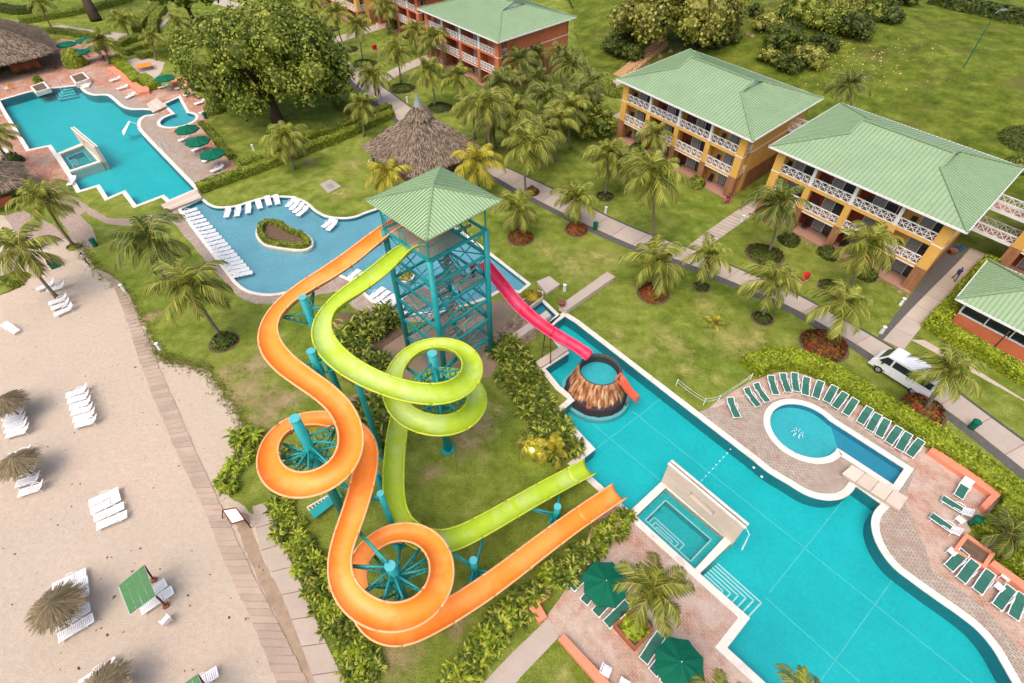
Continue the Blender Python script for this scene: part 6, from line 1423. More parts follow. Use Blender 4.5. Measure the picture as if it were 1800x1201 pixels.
def strip_of(px, rows, step, label, group, mats=('leaf_s',), sc=(.8, 1.25), hmul=1.0, jit=.35):
    L = resample(crom([G(*p).xy for p in px], 4), step)
    for i, c in enumerate(L):
        d = (L[min(i + 1, len(L) - 1)] - L[max(i - 1, 0)])
        if d.length < 1e-6: continue
        d.normalize(); nn = Vector((-d.y, d.x))
        for r_ in rows:
            q = c + nn * (r_ + random.uniform(-jit, jit)) + d * random.uniform(-.3, .3)
            o = bpy.data.objects.new('broad_leaf_shrub', random.choice(BS[random.choice(mats)])); COL.objects.link(o); o.location = (q.x, q.y, 0)
            s = random.uniform(*sc); o.scale = (s, s, s * hmul * random.uniform(.85, 1.15)); o.rotation_euler = (0, 0, random.uniform(0, 6.28)); tag(o, label, 'shrub', group)
strip_of([(484, 888), (510, 935), (552, 1020), (585, 1080), (612, 1140), (650, 1205)], (-.5, .1, .65), .6, 'leafy shrub in the dense strip beside the beach walk', 'shrubs beside the beach walk', ('leaf_s', 'leaf_lime'), (.5, .72))
strip_of([(1100, 912), (1052, 956), (998, 1000), (942, 1046), (892, 1092), (848, 1134), (800, 1200), (770, 1250)], (-.35, .35), .62, 'leafy shrub in the hedge strip under the orange slide end', 'shrubs under the orange slide end', ('leaf_s', 'leaf_lime'), (.55, .8))
strip_of([(890, 1068), (852, 1105), (815, 1155), (790, 1210)], (.9, .2), .8, 'leafy shrub in the wide patch at the bottom by the paved path', 'shrubs by the bottom path', ('leaf_s', 'leaf_lime'), (.6, .9))
strip_of([(432, 790), (418, 815), (402, 845), (398, 878)], (-.4, .5), .75, 'feathery shrub in the clump at the end of the beach walk', 'shrubs at the beach walk end', ('leaf_lime',), (.5, .75))
strip_of([(885, 606), (918, 636), (946, 686), (970, 735), (996, 782), (1008, 812)], (-1.5, -.6, .3), .8, 'leafy shrub in the strip along the pool edge near the volcano', 'shrubs along the volcano pool edge', ('leaf_s', 'leaf_t'), (.7, 1.05))
strip_of([(880, 668), (905, 680), (935, 745), (950, 800)], (0, 1.0), 1.5, 'leafy shrub at the lawn side of the volcano strip', 'shrubs along the volcano pool edge', ('leaf_s',), (.6, 1.0))
strip_of([(690, 560), (650, 580), (620, 610), (640, 640), (660, 662)], (-1.2, -.2, .9), .9, 'dark leafy shrub in the bed inside the lime slide bend', 'shrubs inside the lime bend', ('leaf_t', 'leaf_s'), (.85, 1.25), 1.2)
strip_of([(655, 720), (660, 745), (668, 775), (690, 790)], (-.6, .4), 1.0, 'dark leafy shrub between the orange and lime chutes', 'shrubs between the chutes', ('leaf_t',), (1.0, 1.5))
strip_of([(500, 800), (520, 815), (540, 800)], (0,), 1.2, 'leafy shrub inside the upper orange loop', 'shrubs inside the orange loop', ('leaf_t',), (.8, 1.1)); strip_of([(425, 770), (440, 765), (455, 780)], (0,), 1.0, 'yellow green shrub left of the orange loop', 'shrubs at the sand edge', ('leaf_lime',), (.8, 1.1))
strip_of([(1095, 900), (1040, 948)], (.9,), 1.5, 'small shrub at the deck edge of the orange hedge strip', 'shrubs under the orange slide end', ('leaf_lime',), (.5, .7))
# ---------------------------------------------------------------- trees
def tree(name, label, base, blobs, mat, size=.5, dens=3.2, tr=.5, limbs=9, group=None, trunk_top=None, cat='tree'):
    b = Vector(base); t = thing(name, label, cat, b, 0, group); m = MB(); cs = sum((Vector(k[0]) for k in blobs), Vector()) / len(blobs)
    tt = Vector(trunk_top) if trunk_top else b.lerp(cs, .45); tt.z = max(b.z + 1.2, min(tt.z, cs.z - 1))
    pts = [b, b.lerp(tt, .5) + Vector((random.uniform(-.3, .3), random.uniform(-.3, .3), 0)), tt]; m.tube(pts, [tr * 1.4, tr, tr * .8], 10); tk = m.build('trunk', M['bark'], t, True)
    for k in random.sample(range(len(blobs)), min(limbs, len(blobs))):
        e = Vector(blobs[k][0]); mid = tt.lerp(e, .5) + Vector((0, 0, .5)); l = MB(); l.tube([tt - Vector((0, 0, .3)), mid, e], [tr * .5, tr * .3, tr * .1], 7); l.build('limb', M['bark'], tk, True)
    m = MB()
    for c, r in blobs:
        c = Vector(c); rx, ry, rz = r
        m.lathe(c, [(rx * .62 * math.cos(a), rz * .62 * math.sin(a)) for a in (R(-80), R(-40), R(0), R(40), R(80))], 8)
        n = int(dens * 12.5 * (rx * ry + rx * rz + ry * rz) / 3)
        for _ in range(n):
            z = random.uniform(-.75, 1); a = random.uniform(0, 6.283); k = math.sqrt(1 - z * z); q = 1 - abs(random.gauss(0, .13))
            w = 1 + .14 * math.sin(a * 4 + z * 5 + c.x) + .10 * math.sin(a * 9 + c.y)
            d = Vector((k * math.cos(a) * rx, k * math.sin(a) * ry, z * rz)) * q * w
            leafquad(m, c + d, Vector((d.x / rx, d.y / ry, d.z / rz + .25)), size * random.uniform(.7, 1.25), random, 1.35)
    m.build('crown', M[mat], t); return t
def blobset(c, R3, n, rmin, rmax, seed, flat=.8, bottom=-.35):
    rnd = random.Random(seed); out = []
    for i in range(n):
        z = bottom + (1 - bottom) * ((i + .5) / n); a = i * 2.39996 + rnd.uniform(-.3, .3); k = math.sqrt(max(0, 1 - z * z)); f = rnd.uniform(.62, .86); r = rnd.uniform(rmin, rmax)
        out.append((Vector((c[0] + R3[0] * k * math.cos(a) * f, c[1] + R3[1] * k * math.sin(a) * f, c[2] + R3[2] * z * f)), (r, r, r * flat)))
    out.append((Vector(c), (rmax * 1.1, rmax * 1.1, rmax * .9))); return out
b = G(490, 218); bq = G(472, 112, 8.0); tree('broad_tree', 'huge round crowned green tree on the lawn by the far pool', b, blobset((bq.x, bq.y, 8.0), (13.0, 11, 7.4), 64, 1.8, 3.3, 5, .85, -.55), 'leaf_t', .34, 6.5, .75, 14, None, (b.x - .3, b.y + .3, 4.2))
b = GH(1222, 88); tree('broad_tree', 'olive green tree at the top beside the hillside stairs', b, blobset((b.x - 4, b.y + 2, b.z + 6.2), (14, 9, 6.6), 54, 1.8, 3.4, 8, .85, -.6), 'leaf_t2', .42, 4.2, .5, 10)
b = G(345, 52); tree('broad_tree', 'green tree at the top left beyond the far palms', b, blobset((b.x, b.y, 7.5), (8, 6, 5.5), 22, 1.8, 2.8, 9), 'leaf_t', .6, 2.4, .45, 8)
b = G(170, 37); tree('broad_tree', 'tree with a thick dark trunk at the top left', b, blobset((b.x - 6, b.y + 7, 13.5), (9, 7, 4.5), 16, 2.0, 3.2, 10), 'leaf_t', .6, 2.0, .9, 8, None, (b.x - 3.5, b.y + 4, 8.0))
b = G(1030, 240); tree('dense_shrub', 'dense mass of dark glossy foliage left of the hillside block', b, blobset((b.x, b.y + .5, 2.2), (4.3, 3.6, 3.4), 20, 1.0, 1.6, 11), 'leaf_t', .36, 6, .2, 4, None, None, 'shrub')
for i, (px, r, mt, lab) in enumerate((((1085, 95), 2.6, 'leaf_d', 'dark shrub on the bank left of the lower stairs'), ((1110, 105), 2.2, 'leaf_d', 'dark shrub beside the lower stairs'), ((1095, 75), 2.4, 'leaf_d', 'dark shrub under the olive tree'), ((1270, 75), 2.5, 'leaf_d', 'green shrub between stairs and hillside block roof'), ((1245, 85), 2.2, 'leaf_d', 'shrub directly behind the hillside block roof'), ((1325, 30), 1.6, 'leaf_d', 'small dark shrub right of the upper stairs'), ((1345, 55), 2.4, 'leaf_t2', 'olive shrub on the bare bank'), ((1375, 85), 3.2, 'leaf_d', 'wide thorny shrub on the bank'), ((1400, 40), 3.6, 'leaf_t', 'big green bush at the top of the bank, left'), ((1430, 15), 3.8, 'leaf_t', 'big green bush at the top edge of the bank'), ((1450, 55), 3.2, 'leaf_t', 'green bush in the middle of the bank thicket'), ((1475, 25), 3.4, 'leaf_t2', 'olive bush in the bank thicket'), ((1500, 65), 3.0, 'leaf_d', 'dark low bush at the front of the thicket'), ((1520, 30), 3.0, 'leaf_t', 'green bush right of the thicket middle'), ((1545, 20), 2.6, 'leaf_d', 'dark bush at the right end of the thicket'), ((1560, 40), 2.0, 'leaf_d', 'small dark bush right of the thicket'), ((1590, 8), 2.4, 'leaf_d', 'dark bush at the top edge right of the thicket'), ((1415, 115), 2.6, 'leaf_t2', 'dry olive bush behind the hillside block'), ((1385, 125), 2.2, 'leaf_d', 'dark shrub close behind the hillside block'), ((1440, 90), 2.2, 'leaf_d', 'dark shrub in front of the thicket'), ((1350, 110), 2.0, 'leaf_t2', 'pale dry shrub behind the green roof'))):
    b = GH(*px); r = r * 1.15; tree('bank_shrub', lab, b, blobset((b.x, b.y, b.z + r * .4), (r, r, r * .75), 13, r * .3, r * .5, 40 + i, .85), mt, .32, 5.0, .1, 3, 'shrubs on the bank', None, 'shrub')
# fallen leaves on the bank
m = MB()
for _ in range(420):
    px = random.gauss(1500, 70), random.gauss(105, 28)
    if not (1390 < px[0] < 1790 and 20 < px[1] < 250): continue
    p = GH(*px); leafquad(m, p + Vector((0, 0, .1)), Vector((0, 0, 1)), random.uniform(.12, .28))
M['litter'] = leaf_mat('fallen_leaf', [S(196, 170, 96, .8), S(226, 196, 130, .85), S(206, 188, 150, .85)], .8, .1); tag(m.build('fallen_leaves', M['litter']), 'pale yellow fallen leaves scattered over the grassy bank', 'leaves', kind='stuff')

# ragged grass along the sand and round the beds
def tufts(line, n, spread, mat, label, size=.16):
    m = MB()
    for _ in range(n):
        k = random.random() * (len(line) - 1); i = int(k); p = line[i].lerp(line[i + 1], k - i); q = p + Vector((random.gauss(0, spread), random.gauss(0, spread)))
        for _b in range(5):
            a = random.uniform(0, 6.28); d = Vector((math.cos(a), math.sin(a), 0)); o = Vector((q.x, q.y, .01)) + d * random.uniform(0, .1); s_ = Vector((-d.y, d.x, 0)) * .025; h = random.uniform(.06, size)
            m.add([o - s_, o + s_, o + d * h * .7 + Vector((0, 0, h))], [(0, 1, 2)])
    tag(m.build('grass_tufts', M[mat]), label, 'grass', kind='stuff')
M['tuft'] = leaf_mat('tuft_blade', [S(110, 122, 40, .74), S(150, 154, 62, .76), S(186, 180, 96, .78)], .7, .2)
tufts(gp([(140, 428), (152, 452), (180, 480), (215, 508), (240, 545), (262, 590), (276, 624), (300, 634), (333, 641), (367, 653), (393, 693), (423, 733), (433, 783)]), 2600, .38, 'tuft', 'ragged grass along the edge of the sand')
# ---------------------------------------------------------------- white van
def van():
    f, r = G(1529, 646), G(1613, 699); d = (f - r).xy.normalized(); c = (f.xy + r.xy) / 2; rz = math.atan2(d.y, d.x); nn = Vector((-d.y, d.x))
    c = c + nn * -.0
    t = thing('van', 'white passenger van with dark windows parked on the walkway', 'van', (c.x + nn.x * -.8 - d.x * .12, c.y + nn.y * -.8 - d.y * .12, .05), rz); t.scale = (1.1, 1.1, 1.1)
    pr = [(-2.35, .32), (-2.38, .8), (-2.36, 1.25), (-2.26, 1.95), (-2.1, 2.06), (-.5, 2.1), (1.2, 2.07), (1.48, 1.98), (2.02, 1.24), (2.2, 1.1), (2.34, .92), (2.38, .6), (2.32, .3)]
    wd = lambda z: .88 if z < .35 else (.91 if z < 1.1 else .91 - (z - 1.1) * .13)
    m = MB(); n = len(pr); vs = [(x, -wd(z) * (.95 if x > 2.0 else 1), z) for x, z in pr] + [(x, wd(z) * (.95 if x > 2.0 else 1), z) for x, z in pr]
    m.add(vs, [tuple(range(n)), tuple(range(2 * n - 1, n - 1, -1))] + [(i + n, i + 1 + n, i + 1, i) for i in range(n - 1)] + [(n, 0, n - 1, 2 * n - 1)])
    b = m.build('body', M['van'], t, False, True); bv = b.modifiers.new('edge', 'BEVEL'); bv.width = .07; bv.segments = 3; bv.limit_method = 'ANGLE'; bv.angle_limit = R(24)
    def side(x0, x1, z0, z1, s, skew=0.0, nm='side_window'):
        y = lambda z: s * (wd(z) + .008); m = MB(); q = [(x0, y(z0), z0), (x1, y(z0), z0), (x1 - skew, y(z1), z1), (x0, y(z1), z1)]; m.add(q, [(0, 1, 2, 3) if s < 0 else (3, 2, 1, 0)]); m.build(nm, M['glass'], t, False, True)
    for s in (-1, 1):
        side(.98, 1.86, 1.24, 1.86, s, .40, 'door_window'); side(-.75, .84, 1.28, 1.86, s); side(-2.16, -.86, 1.28, 1.86, s)
        for x in (1.5, -1.35):
            w = MB(); w.tube([(x, s * .62, .33), (x, s * .88, .33)], .33, 18); tw = w.build('wheel', M['rubber'], t, True, True); w = MB(); w.tube([(x, s * .86, .33), (x, s * .895, .33)], .2, 14); w.build('rim', M['grey'], tw, False, True)
            w = MB(); w.lathe((x, 0, 0), [(0, 0)], 3) if False else None
        m = MB(); m.box((1.5, s * .86, .5), (.9, .05, .08)); m.build('wheel_arch', M['rubber'], t, False, True)
        m = MB(); m.box((2.26, s * .66, .86), (.12, .3, .2)); m.build('headlight', M['chrome'], t, False, True); m = MB(); m.box((-2.36, s * .78, 1.0), (.06, .14, .5)); m.build('tail_light', M['lamp_red'], t, False, True)
        m = MB(); m.bar((1.45, s * .9, 1.25), (1.5, s * 1.12, 1.32), .05, .05); m.box((1.5, s * 1.12, 1.36), (.1, .16, .26)); m.build('mirror', M['rubber'], t, False, True)
        m = MB(); m.bar((.66, s * .9, .45), (.66, s * .875, 1.2), .012, .012); m.bar((-.92, s * .9, .45), (-.92, s * .875, 1.2), .012, .012); m.build('door_seam', M['grey'], t, False, True)
    def ws(k, sgn): z = k; return z
    m = MB(); a, b_ = Vector((1.52, 0, 1.925)), Vector((1.99, 0, 1.28)); nr = Vector((.81, 0, .59)) * .014
    m.add([b_ + Vector((0, -.76, 0)) + nr, b_ + Vector((0, .76, 0)) + nr, a + Vector((0, .66, 0)) + nr, a + Vector((0, -.66, 0)) + nr], [(0, 1, 2, 3)]); m.build('windscreen', M['glass'], t, False, True)
    m = MB(); m.add([(-2.372, -.7, 1.3), (-2.372, .7, 1.3), (-2.3, .66, 1.85), (-2.3, -.66, 1.85)], [(3, 2, 1, 0)]); m.build('rear_window', M['glass'], t, False, True)
    m = MB(); m.box((2.36, 0, .62), (.06, 1.1, .2)); m.build('grille', M['rubber'], t, False, True); m = MB(); m.box((2.34, 0, .42), (.12, 1.66, .2)); m.build('front_bumper', M['van'], t, False, True); m = MB(); m.box((-2.38, 0, .45), (.12, 1.66, .22)); m.build('rear_bumper', M['grey'], t, False, True)
van()
# ---------------------------------------------------------------- people
def person(px, label, face, shirt, legs, pose='walk', h=1.72, zb=0.05, female=False, hairlen=.1):
    p = G(*px, zb); t = thing('person', label, 'person', p, face); s = h / 1.75
    J = {}
    def j(n, x, y, z, r): J[n] = (Vector((x, y, z)) * s, r * s)
    sw = .22 if pose == 'walk' else 0
    if pose == 'sit':
        j('pel', 0, 0, .50, .15); j('sp', -.05, 0, .72, .135); j('ch', -.12, 0, .95, .15); j('nk', -.15, 0, 1.12, .055); j('hd', -.14, 0, 1.24, .085); j('tp', -.14, 0, 1.36, .075)
        for sd, y in (('l', 1), ('r', -1)):
            j('hip' + sd, .04, .1 * y, .48, .095); j('kn' + sd, .45, .12 * y, .5, .062); j('an' + sd, .62, .12 * y, .1, .045); j('to' + sd, .8, .13 * y, .06, .04)
            j('sh' + sd, -.13, .19 * y, 1.04, .06); j('el' + sd, -.02, .27 * y, .8, .045); j('wr' + sd, .2, .2 * y, .68, .034)
    else:
        j('pel', 0, 0, .93, .15); j('sp', 0, 0, 1.12, .13); j('ch', .02, 0, 1.32, .15); j('nk', .02, 0, 1.48, .055); j('hd', .04, 0, 1.58, .085); j('tp', .04, 0, 1.69, .075)
        for sd, y in (('l', 1), ('r', -1)):
            k = sw * y
            j('hip' + sd, 0, .1 * y, .88, .095); j('kn' + sd, .06 + k * .9, .1 * y, .49, .062); j('an' + sd, k * 1.5 - .03, .1 * y, .09, .045); j('to' + sd, k * 1.5 + .13, .11 * y, .05, .04)
            j('sh' + sd, .02, .19 * y, 1.41, .06); j('el' + sd, -k * .7, .25 * y, 1.13, .045); j('wr' + sd, .12 - k * 1.1, .24 * y, .9, .034)
    E = [('pel', 'sp'), ('sp', 'ch'), ('ch', 'nk'), ('nk', 'hd'), ('hd', 'tp')]
    for sd in 'lr':
        E += [('pel', 'hip' + sd), ('hip' + sd, 'kn' + sd), ('kn' + sd, 'an' + sd), ('an' + sd, 'to' + sd), ('ch', 'sh' + sd), ('sh' + sd, 'el' + sd), ('el' + sd, 'wr' + sd)]
        wr, el = J['wr' + sd][0], J['el' + sd][0]; d = (wr - el).normalized(); side = Vector((0, 1 if sd == 'l' else -1, 0)); J['pa' + sd] = (wr + d * .07 * s, .03 * s); E.append(('wr' + sd, 'pa' + sd)); fwd = d.cross(side).normalized()
        for k in range(4):
            o = fwd * (k - 1.5) * .02 * s; ln = (.075, .088, .083, .065)[k] * s; J['f%d%s' % (k, sd)] = (J['pa' + sd][0] + o + d * ln * .55, .0085 * s); J['g%d%s' % (k, sd)] = (J['pa' + sd][0] + o + d * ln - side * .02 * s, .008 * s); E += [('pa' + sd, 'f%d%s' % (k, sd)), ('f%d%s' % (k, sd), 'g%d%s' % (k, sd))]
        J['th' + sd] = (wr + d * .06 * s + fwd * .055 * s, .009 * s); E.append(('wr' + sd, 'th' + sd))
    J['no'] = (J['hd'][0] + Vector((.095, 0, .01)) * s, .014 * s); E.append(('hd', 'no'))
    names = list(J); me = bpy.data.meshes.new('body'); me.from_pydata([J[n][0] for n in names], [(names.index(a), names.index(b)) for a, b in E], [])
    o = bpy.data.objects.new('tmp', me); COL.objects.link(o); sk = o.modifiers.new('skin', 'SKIN'); sk.use_smooth_shade = True
    for i, n in enumerate(names): v = me.skin_vertices[0].data[i]; v.radius = (J[n][1], J[n][1]); v.use_root = n == 'pel'
    sb = o.modifiers.new('sub', 'SUBSURF'); sb.levels = 1; sb.render_levels = 1
    dg = bpy.context.evaluated_depsgraph_get(); dg.update(); mesh = bpy.data.meshes.new_from_object(o.evaluated_get(dg)); bpy.data.objects.remove(o)
    mesh.materials.clear()
    for k in (shirt, legs, 'skin', 'rubber'): mesh.materials.append(M[k])
    segs = [(J[a][0], J[b][0], a, b) for a, b in E]
    for pl in mesh.polygons:
        c = pl.center; best = None
        for a, b, na, nb in segs:
            ab = b - a; k = max(0, min(1, (c - a).dot(ab) / max(1e-9, ab.length_squared))); dd = (c - a - ab * k).length
            if best is None or dd < best[0]: best = (dd, na, nb, k)
        _, na, nb, k = best
        if na in ('pel',) and nb == 'sp' and k < .35 or nb.startswith('hip') or na.startswith('hip') or (na.startswith('kn') and nb.startswith('an')): mi = 1
        elif na.startswith('an'): mi = 3
        elif na in ('pel', 'sp') or nb.startswith('sh') or na.startswith('sh') or (na == 'ch' and k < .4): mi = 0
        else: mi = 2
        pl.material_index = mi; pl.use_smooth = True
    bo = link('body', mesh, t, True); hd = J['hd'][0]
    m = MB(); prof = [(.098 * math.cos(a), .115 * math.sin(a)) for a in [R(k) for k in (-15, 10, 35, 60, 88)]]; m.lathe(hd + Vector((-.022, 0, .05)) * s, [(r_ * s * 1.05, z_ * s) for r_, z_ in prof], 12)
    if hairlen > .15: m.tube([hd + Vector((-.07, 0, .05)) * s, hd + Vector((-.11, 0, -.1)) * s, hd + Vector((-.12, 0, -hairlen)) * s], [.08 * s, .07 * s, .03 * s], 8)
    m.build('hair', M['hair'], t, True, True)
    for y in (.033, -.033): m = MB(); m.lathe(hd + Vector((.082, y, .03)) * s, [(0, -.01), (.011, 0), (0, .01)], 6); m.build('eye', M['hair'], t, False, True)
    for y in (.088, -.088): m = MB(); m.box(hd + Vector((0, y, .02)) * s, (.03 * s, .02 * s, .055 * s)); m.build('ear', M['skin'], t, False, True)
    m = MB(); m.box(hd + Vector((.085, 0, -.035)) * s, (.012 * s, .045 * s, .012 * s)); m.build('mouth', M['cl_red'], t, False, True)
    return t
person((668, 172), 'person in a red top walking along the path beside a palm', R(125), 'cl_red', 'cl_dark', hairlen=.25)
person((1183, 449), 'person in a pale blue shirt and grey trousers walking on the walkway', R(-60), 'cl_sky', 'cl_grey')
person((1676, 492), 'person in a bright blue top walking on the side walk by the block', R(-120), 'cl_blue', 'cl_dark')
person((157, 466), 'person in a white shirt standing by the boardwalk start', R(200), 'cl_white', 'cl_khaki', 'stand')
person((1302, 368), 'child in a teal top on the stepped path between the blocks', R(-120), 'cl_teal', 'cl_khaki', 'walk', 1.25)
q = G(1276, 357); ch = thing('pink_chair', 'bright pink folding chair by the corner of the hillside block', 'chair', q, R(205))
for nm, mk in CH.items(): o = bpy.data.objects.new(nm.split('.')[0], mk.copy()); o.data.materials[0] = M['cl_pink']; COL.objects.link(o); o.parent = ch
t = person((1276, 357), 'person in dark clothes sitting in the pink chair on the grass', R(205), 'cl_dark', 'skin', 'sit', 1.66, 0.0, True, .25)
v = T(4.4, 2.2, 0); 
for (s_, t_, z_, lab, sh) in ((4.6, .8, 9.27, 'person in a red top on the upper tower landing', 'cl_red'), (4.7, 2.9, 5.75, 'person in blue climbing the tower stairs', 'cl_blue')):
    w = T(s_, t_, z_); pp = P(w.x, w.y, w.z); person(pp, lab, R(135), sh, 'cl_dark', 'stand', 1.7, z_)
# ---------------------------------------------------------------- bins, lamps, boxes, signs
def bin_(px, label, h=.95):
    p = G(*px); t = thing('litter_bin', label, 'bin', p, .4, 'green litter bins'); m = MB(); m.lathe((0, 0, 0), [(.26, .05), (.3, h * .86), (.3, h * .88)], 14); m.build('barrel', M['bin'], t, True, True)
    m = MB(); m.lathe((0, 0, 0), [(.33, h * .86), (.33, h * .93), (.2, h * 1.02), (0, h * 1.05)], 14); m.build('lid', M['umb'], t, True, True); m = MB(); m.lathe((0, 0, 0), [(.3, 0), (.28, .06)], 14); m.build('foot', M['rubber'], t, False, True)
bin_((1707, 752), 'green litter bin on the walkway beyond the van'); bin_((1046, 403), 'green litter bin beside the walkway in front of the hillside block'); bin_((168, 432), 'green litter bin on the grass by the boardwalk start'); bin_((1708, 922), 'green litter bin at the hedge between two loungers'); bin_((362, 208), 'green litter bin behind the far round pool')
def bollard(px, label, h=1.0):
    p = G(*px); t = thing('garden_lamp', label, 'lamp', p, random.uniform(0, 1), 'white garden lamps'); m = MB(); m.hexa([(-.13, -.13, 0), (.13, -.13, 0), (.13, .13, 0), (-.13, .13, 0)], [(-.10, -.10, h * .72), (.10, -.10, h * .72), (.10, .10, h * .72), (-.10, .10, h * .72)]); m.build('post', M['white'], t, False, True)
    m = MB(); m.box((0, 0, h * .80), (.16, .16, h * .14)); m.build('lens', M['chrome'], t, False, True); m = MB(); m.lathe((0, 0, h * .87), [(.2, 0), (.19, .04), (0, .12)], 10); m.build('hood', M['white'], t, False, True)
for px, w in (((992, 512), 'beside the stone block near the pink slide'), ((1246, 434), 'at the foot of the stepped path'), ((1064, 375), 'on the grass in front of the hillside block'), ((1582, 536), 'at the corner of the nearer yellow block'), ((1548, 586), 'at the walkway junction above the van'), ((282, 615), 'at the edge of sand and grass'), ((219, 512), 'beside the boardwalk bend'), ((1304, 390), 'beside the stepped path below the child'), ((572, 76), 'on the far garden walk'), ((664, 50), 'beside the terracotta block path'), ((716, 180), 'behind the pavilion cupola'), ((446, 265), 'on the lawn near the far pool hedge'), ((333, 96), 'near the small palms left of the round tree')): bollard(px, f'white garden lamp {w}')
for px, w, rz in (((1412, 493), 'on the lawn by the nearer yellow block', .5), ((659, 88), 'on the lawn below the terracotta block', .8)):
    p = G(*px); t = thing('utility_box', f'red utility box {w}', 'box', p, rz, 'red utility boxes'); m = MB(); m.box((0, 0, .08), (.95, .6, .16)); m.build('plinth', M['concrete'], t, False, True); m = MB(); m.box((0, 0, .5), (.85, .5, .68)); m.build('cabinet', M['red'], t, False, True); m = MB(); m.hexa([(-.46, -.29, .84), (.46, -.29, .84), (.46, .29, .84), (-.46, .29, .84)], [(-.42, -.25, .95), (.42, -.25, .95), (.42, .25, .95), (-.42, .25, .95)]); m.build('lid', M['red'], t, False, True)
p = G(580, 328); m = MB(); m.prism(gp([(562, 325), (582, 316), (600, 329), (577, 341)]), 0, .12); tag(m.build('manhole_slab', M['concrete']), 'square concrete slab with a dark grate in the lawn', 'slab')
o = bpy.data.objects['manhole_slab']; m = MB(); m.prism(gp([(573, 328), (583, 324), (590, 330), (580, 334)]), .12, .14); m.build('grate', M['grey'], o)
sg = thing('notice_board', 'white notice board with a red frame leaning by the boardwalk', 'sign', G(410, 915)); c = [G(*k) for k in ((391, 897, .9), (415, 893, 1.5), (430, 914, 1.5), (408, 921, .9))]
m = MB(); m.hexa([v - Vector((0, 0, .05)) for v in c], c); m.build('panel', M['white'], sg); m = MB()
for i in range(4): m.bar(c[i], c[(i + 1) % 4], .07, .09)
m.build('frame', M['redwall'], sg)
for k in ((1, (438, 922)), (2, (441, 928))): m = MB(); m.bar(c[k[0]] - Vector((0, 0, .05)), G(*k[1]), .06, .06); m.build('leg', M['wood'], sg)
m = MB(); m.bar(c[0], G(391, 912), .06, .06); m.build('leg', M['wood'], sg)
p = G(98, 468); t = thing('storage_box', 'dark green storage box on the sand by the leaning palm', 'box', p, .7); m = MB(); m.box((0, 0, .35), (.9, 1.0, .7)); m.build('case', M['bin'], t, False, True); m = MB(); m.box((0, 0, .74), (.98, 1.08, .08)); m.build('lid', M['dark'], t, False, True)
def plastic_chair(px, rz, label, mat='plastic'):
    t = thing('plastic_chair', label, 'chair', G(*px), rz, 'white plastic chairs')
    for nm, mk in CH.items(): k = mk.copy(); k.materials[0] = M[mat]; o = bpy.data.objects.new(nm.split('.')[0], k); COL.objects.link(o); o.parent = t
plastic_chair((297, 1094), R(150), 'white plastic chair on the sand by the green shade'); plastic_chair((1064, 1184), R(-30), 'white plastic chair on the brick deck by the salmon wall'); plastic_chair((1095, 1204), R(60), 'white plastic chair cut by the bottom edge')
def side_table(px, label):
    t = thing('side_table', label, 'table', G(*px), .5, 'white side tables'); m = MB(); m.box((0, 0, .42), (.5, .5, .05)); m.build('top', M['plastic'], t, False, True)
    for x in (-.2, .2):
        for y in (-.2, .2): m = MB(); m.box((x, y, .2), (.05, .05, .4)); m.build('leg', M['plastic'], t, False, True)
side_table((1668, 974), 'white side table by the salmon planter'); side_table((1750, 1036), 'white side table between the right edge loungers'); side_table((1762, 1018), 'white side table against the right edge wall'); side_table((1682, 918), 'white side table between two pool facing loungers')
def patio_chair(px, rz, label, mat):
    t = thing('patio_chair', label, 'chair', G(*px), rz, 'chairs on the far terrace')
    for nm, mk in CH.items(): k = mk.copy(); k.materials[0] = M[mat]; o = bpy.data.objects.new(nm.split('.')[0], k); COL.objects.link(o); o.parent = t
t = thing('patio_table', 'orange slatted table on the far patio', 'table', G(257, 122), .6)
for i in range(6): m = MB(); m.box((0, -1.0 + i * .4, .75), (2.6, .34, .05)); m.build('slat', M['cushion_o'], t, False, True)
for x in (-1.1, 1.1):
    for y in (-.8, .8): m = MB(); m.box((x, y, .36), (.08, .08, .72)); m.build('leg', M['wood'], t, False, True)
for i, px in enumerate(((155, 100), (178, 98), (152, 112), (182, 108), (120, 88), (140, 96))): patio_chair(px, i * 1.1, f'brown chair on the cafe terrace, {ORD[i]} from the bar side', 'wood')
for i, px in enumerate(((13, 160), (22, 156))): patio_chair(px, i + .5, f'{["white", "orange"][i]} chair on the deck left of the far pool', ['plastic', 'cushion_o'][i])
# rope fence on the lawn
t = thing('rope_fence', 'white rope fence on short posts at the lawn edge by the small pool', 'fence', G(1240, 710)); pts = [(1188, 678), (1236, 712), (1262, 706), (1318, 668)]
tops = []
for px in pts: p = G(*px); m = MB(); m.tube([p, p + Vector((0, 0, .9))], .04, 8); m.build('post', M['white'], t); tops.append(p)
for a, b in zip(tops, tops[1:]):
    for z in (.85, .5): m = MB(); m.tube([a.lerp(b, k / 6) + Vector((0, 0, z - .12 * math.sin(math.pi * k / 6))) for k in range(7)], .013, 5); m.build('rope', M['white'], t)
# lamp post on the bank
q = GH(1693, 120); h = 8.2; t = thing('lamp_post', 'slim dark green lamp post on the grassy bank', 'lamp post', q); m = MB(); m.tube([q, q + Vector((0, 0, h))], [.10, .06], 8); m.build('pole', M['bin'], t)
m = MB(); m.tube([q + Vector((0, 0, h)), q + Vector((.5, .2, h + .3)), q + Vector((1.4, .5, h + .35))], .05, 6); m.build('arm', M['grey'], t); m = MB(); m.box(q + Vector((1.5, .55, h + .33)), (1.1, .4, .18), .4); m.build('lamp_head', M['grey'], t)
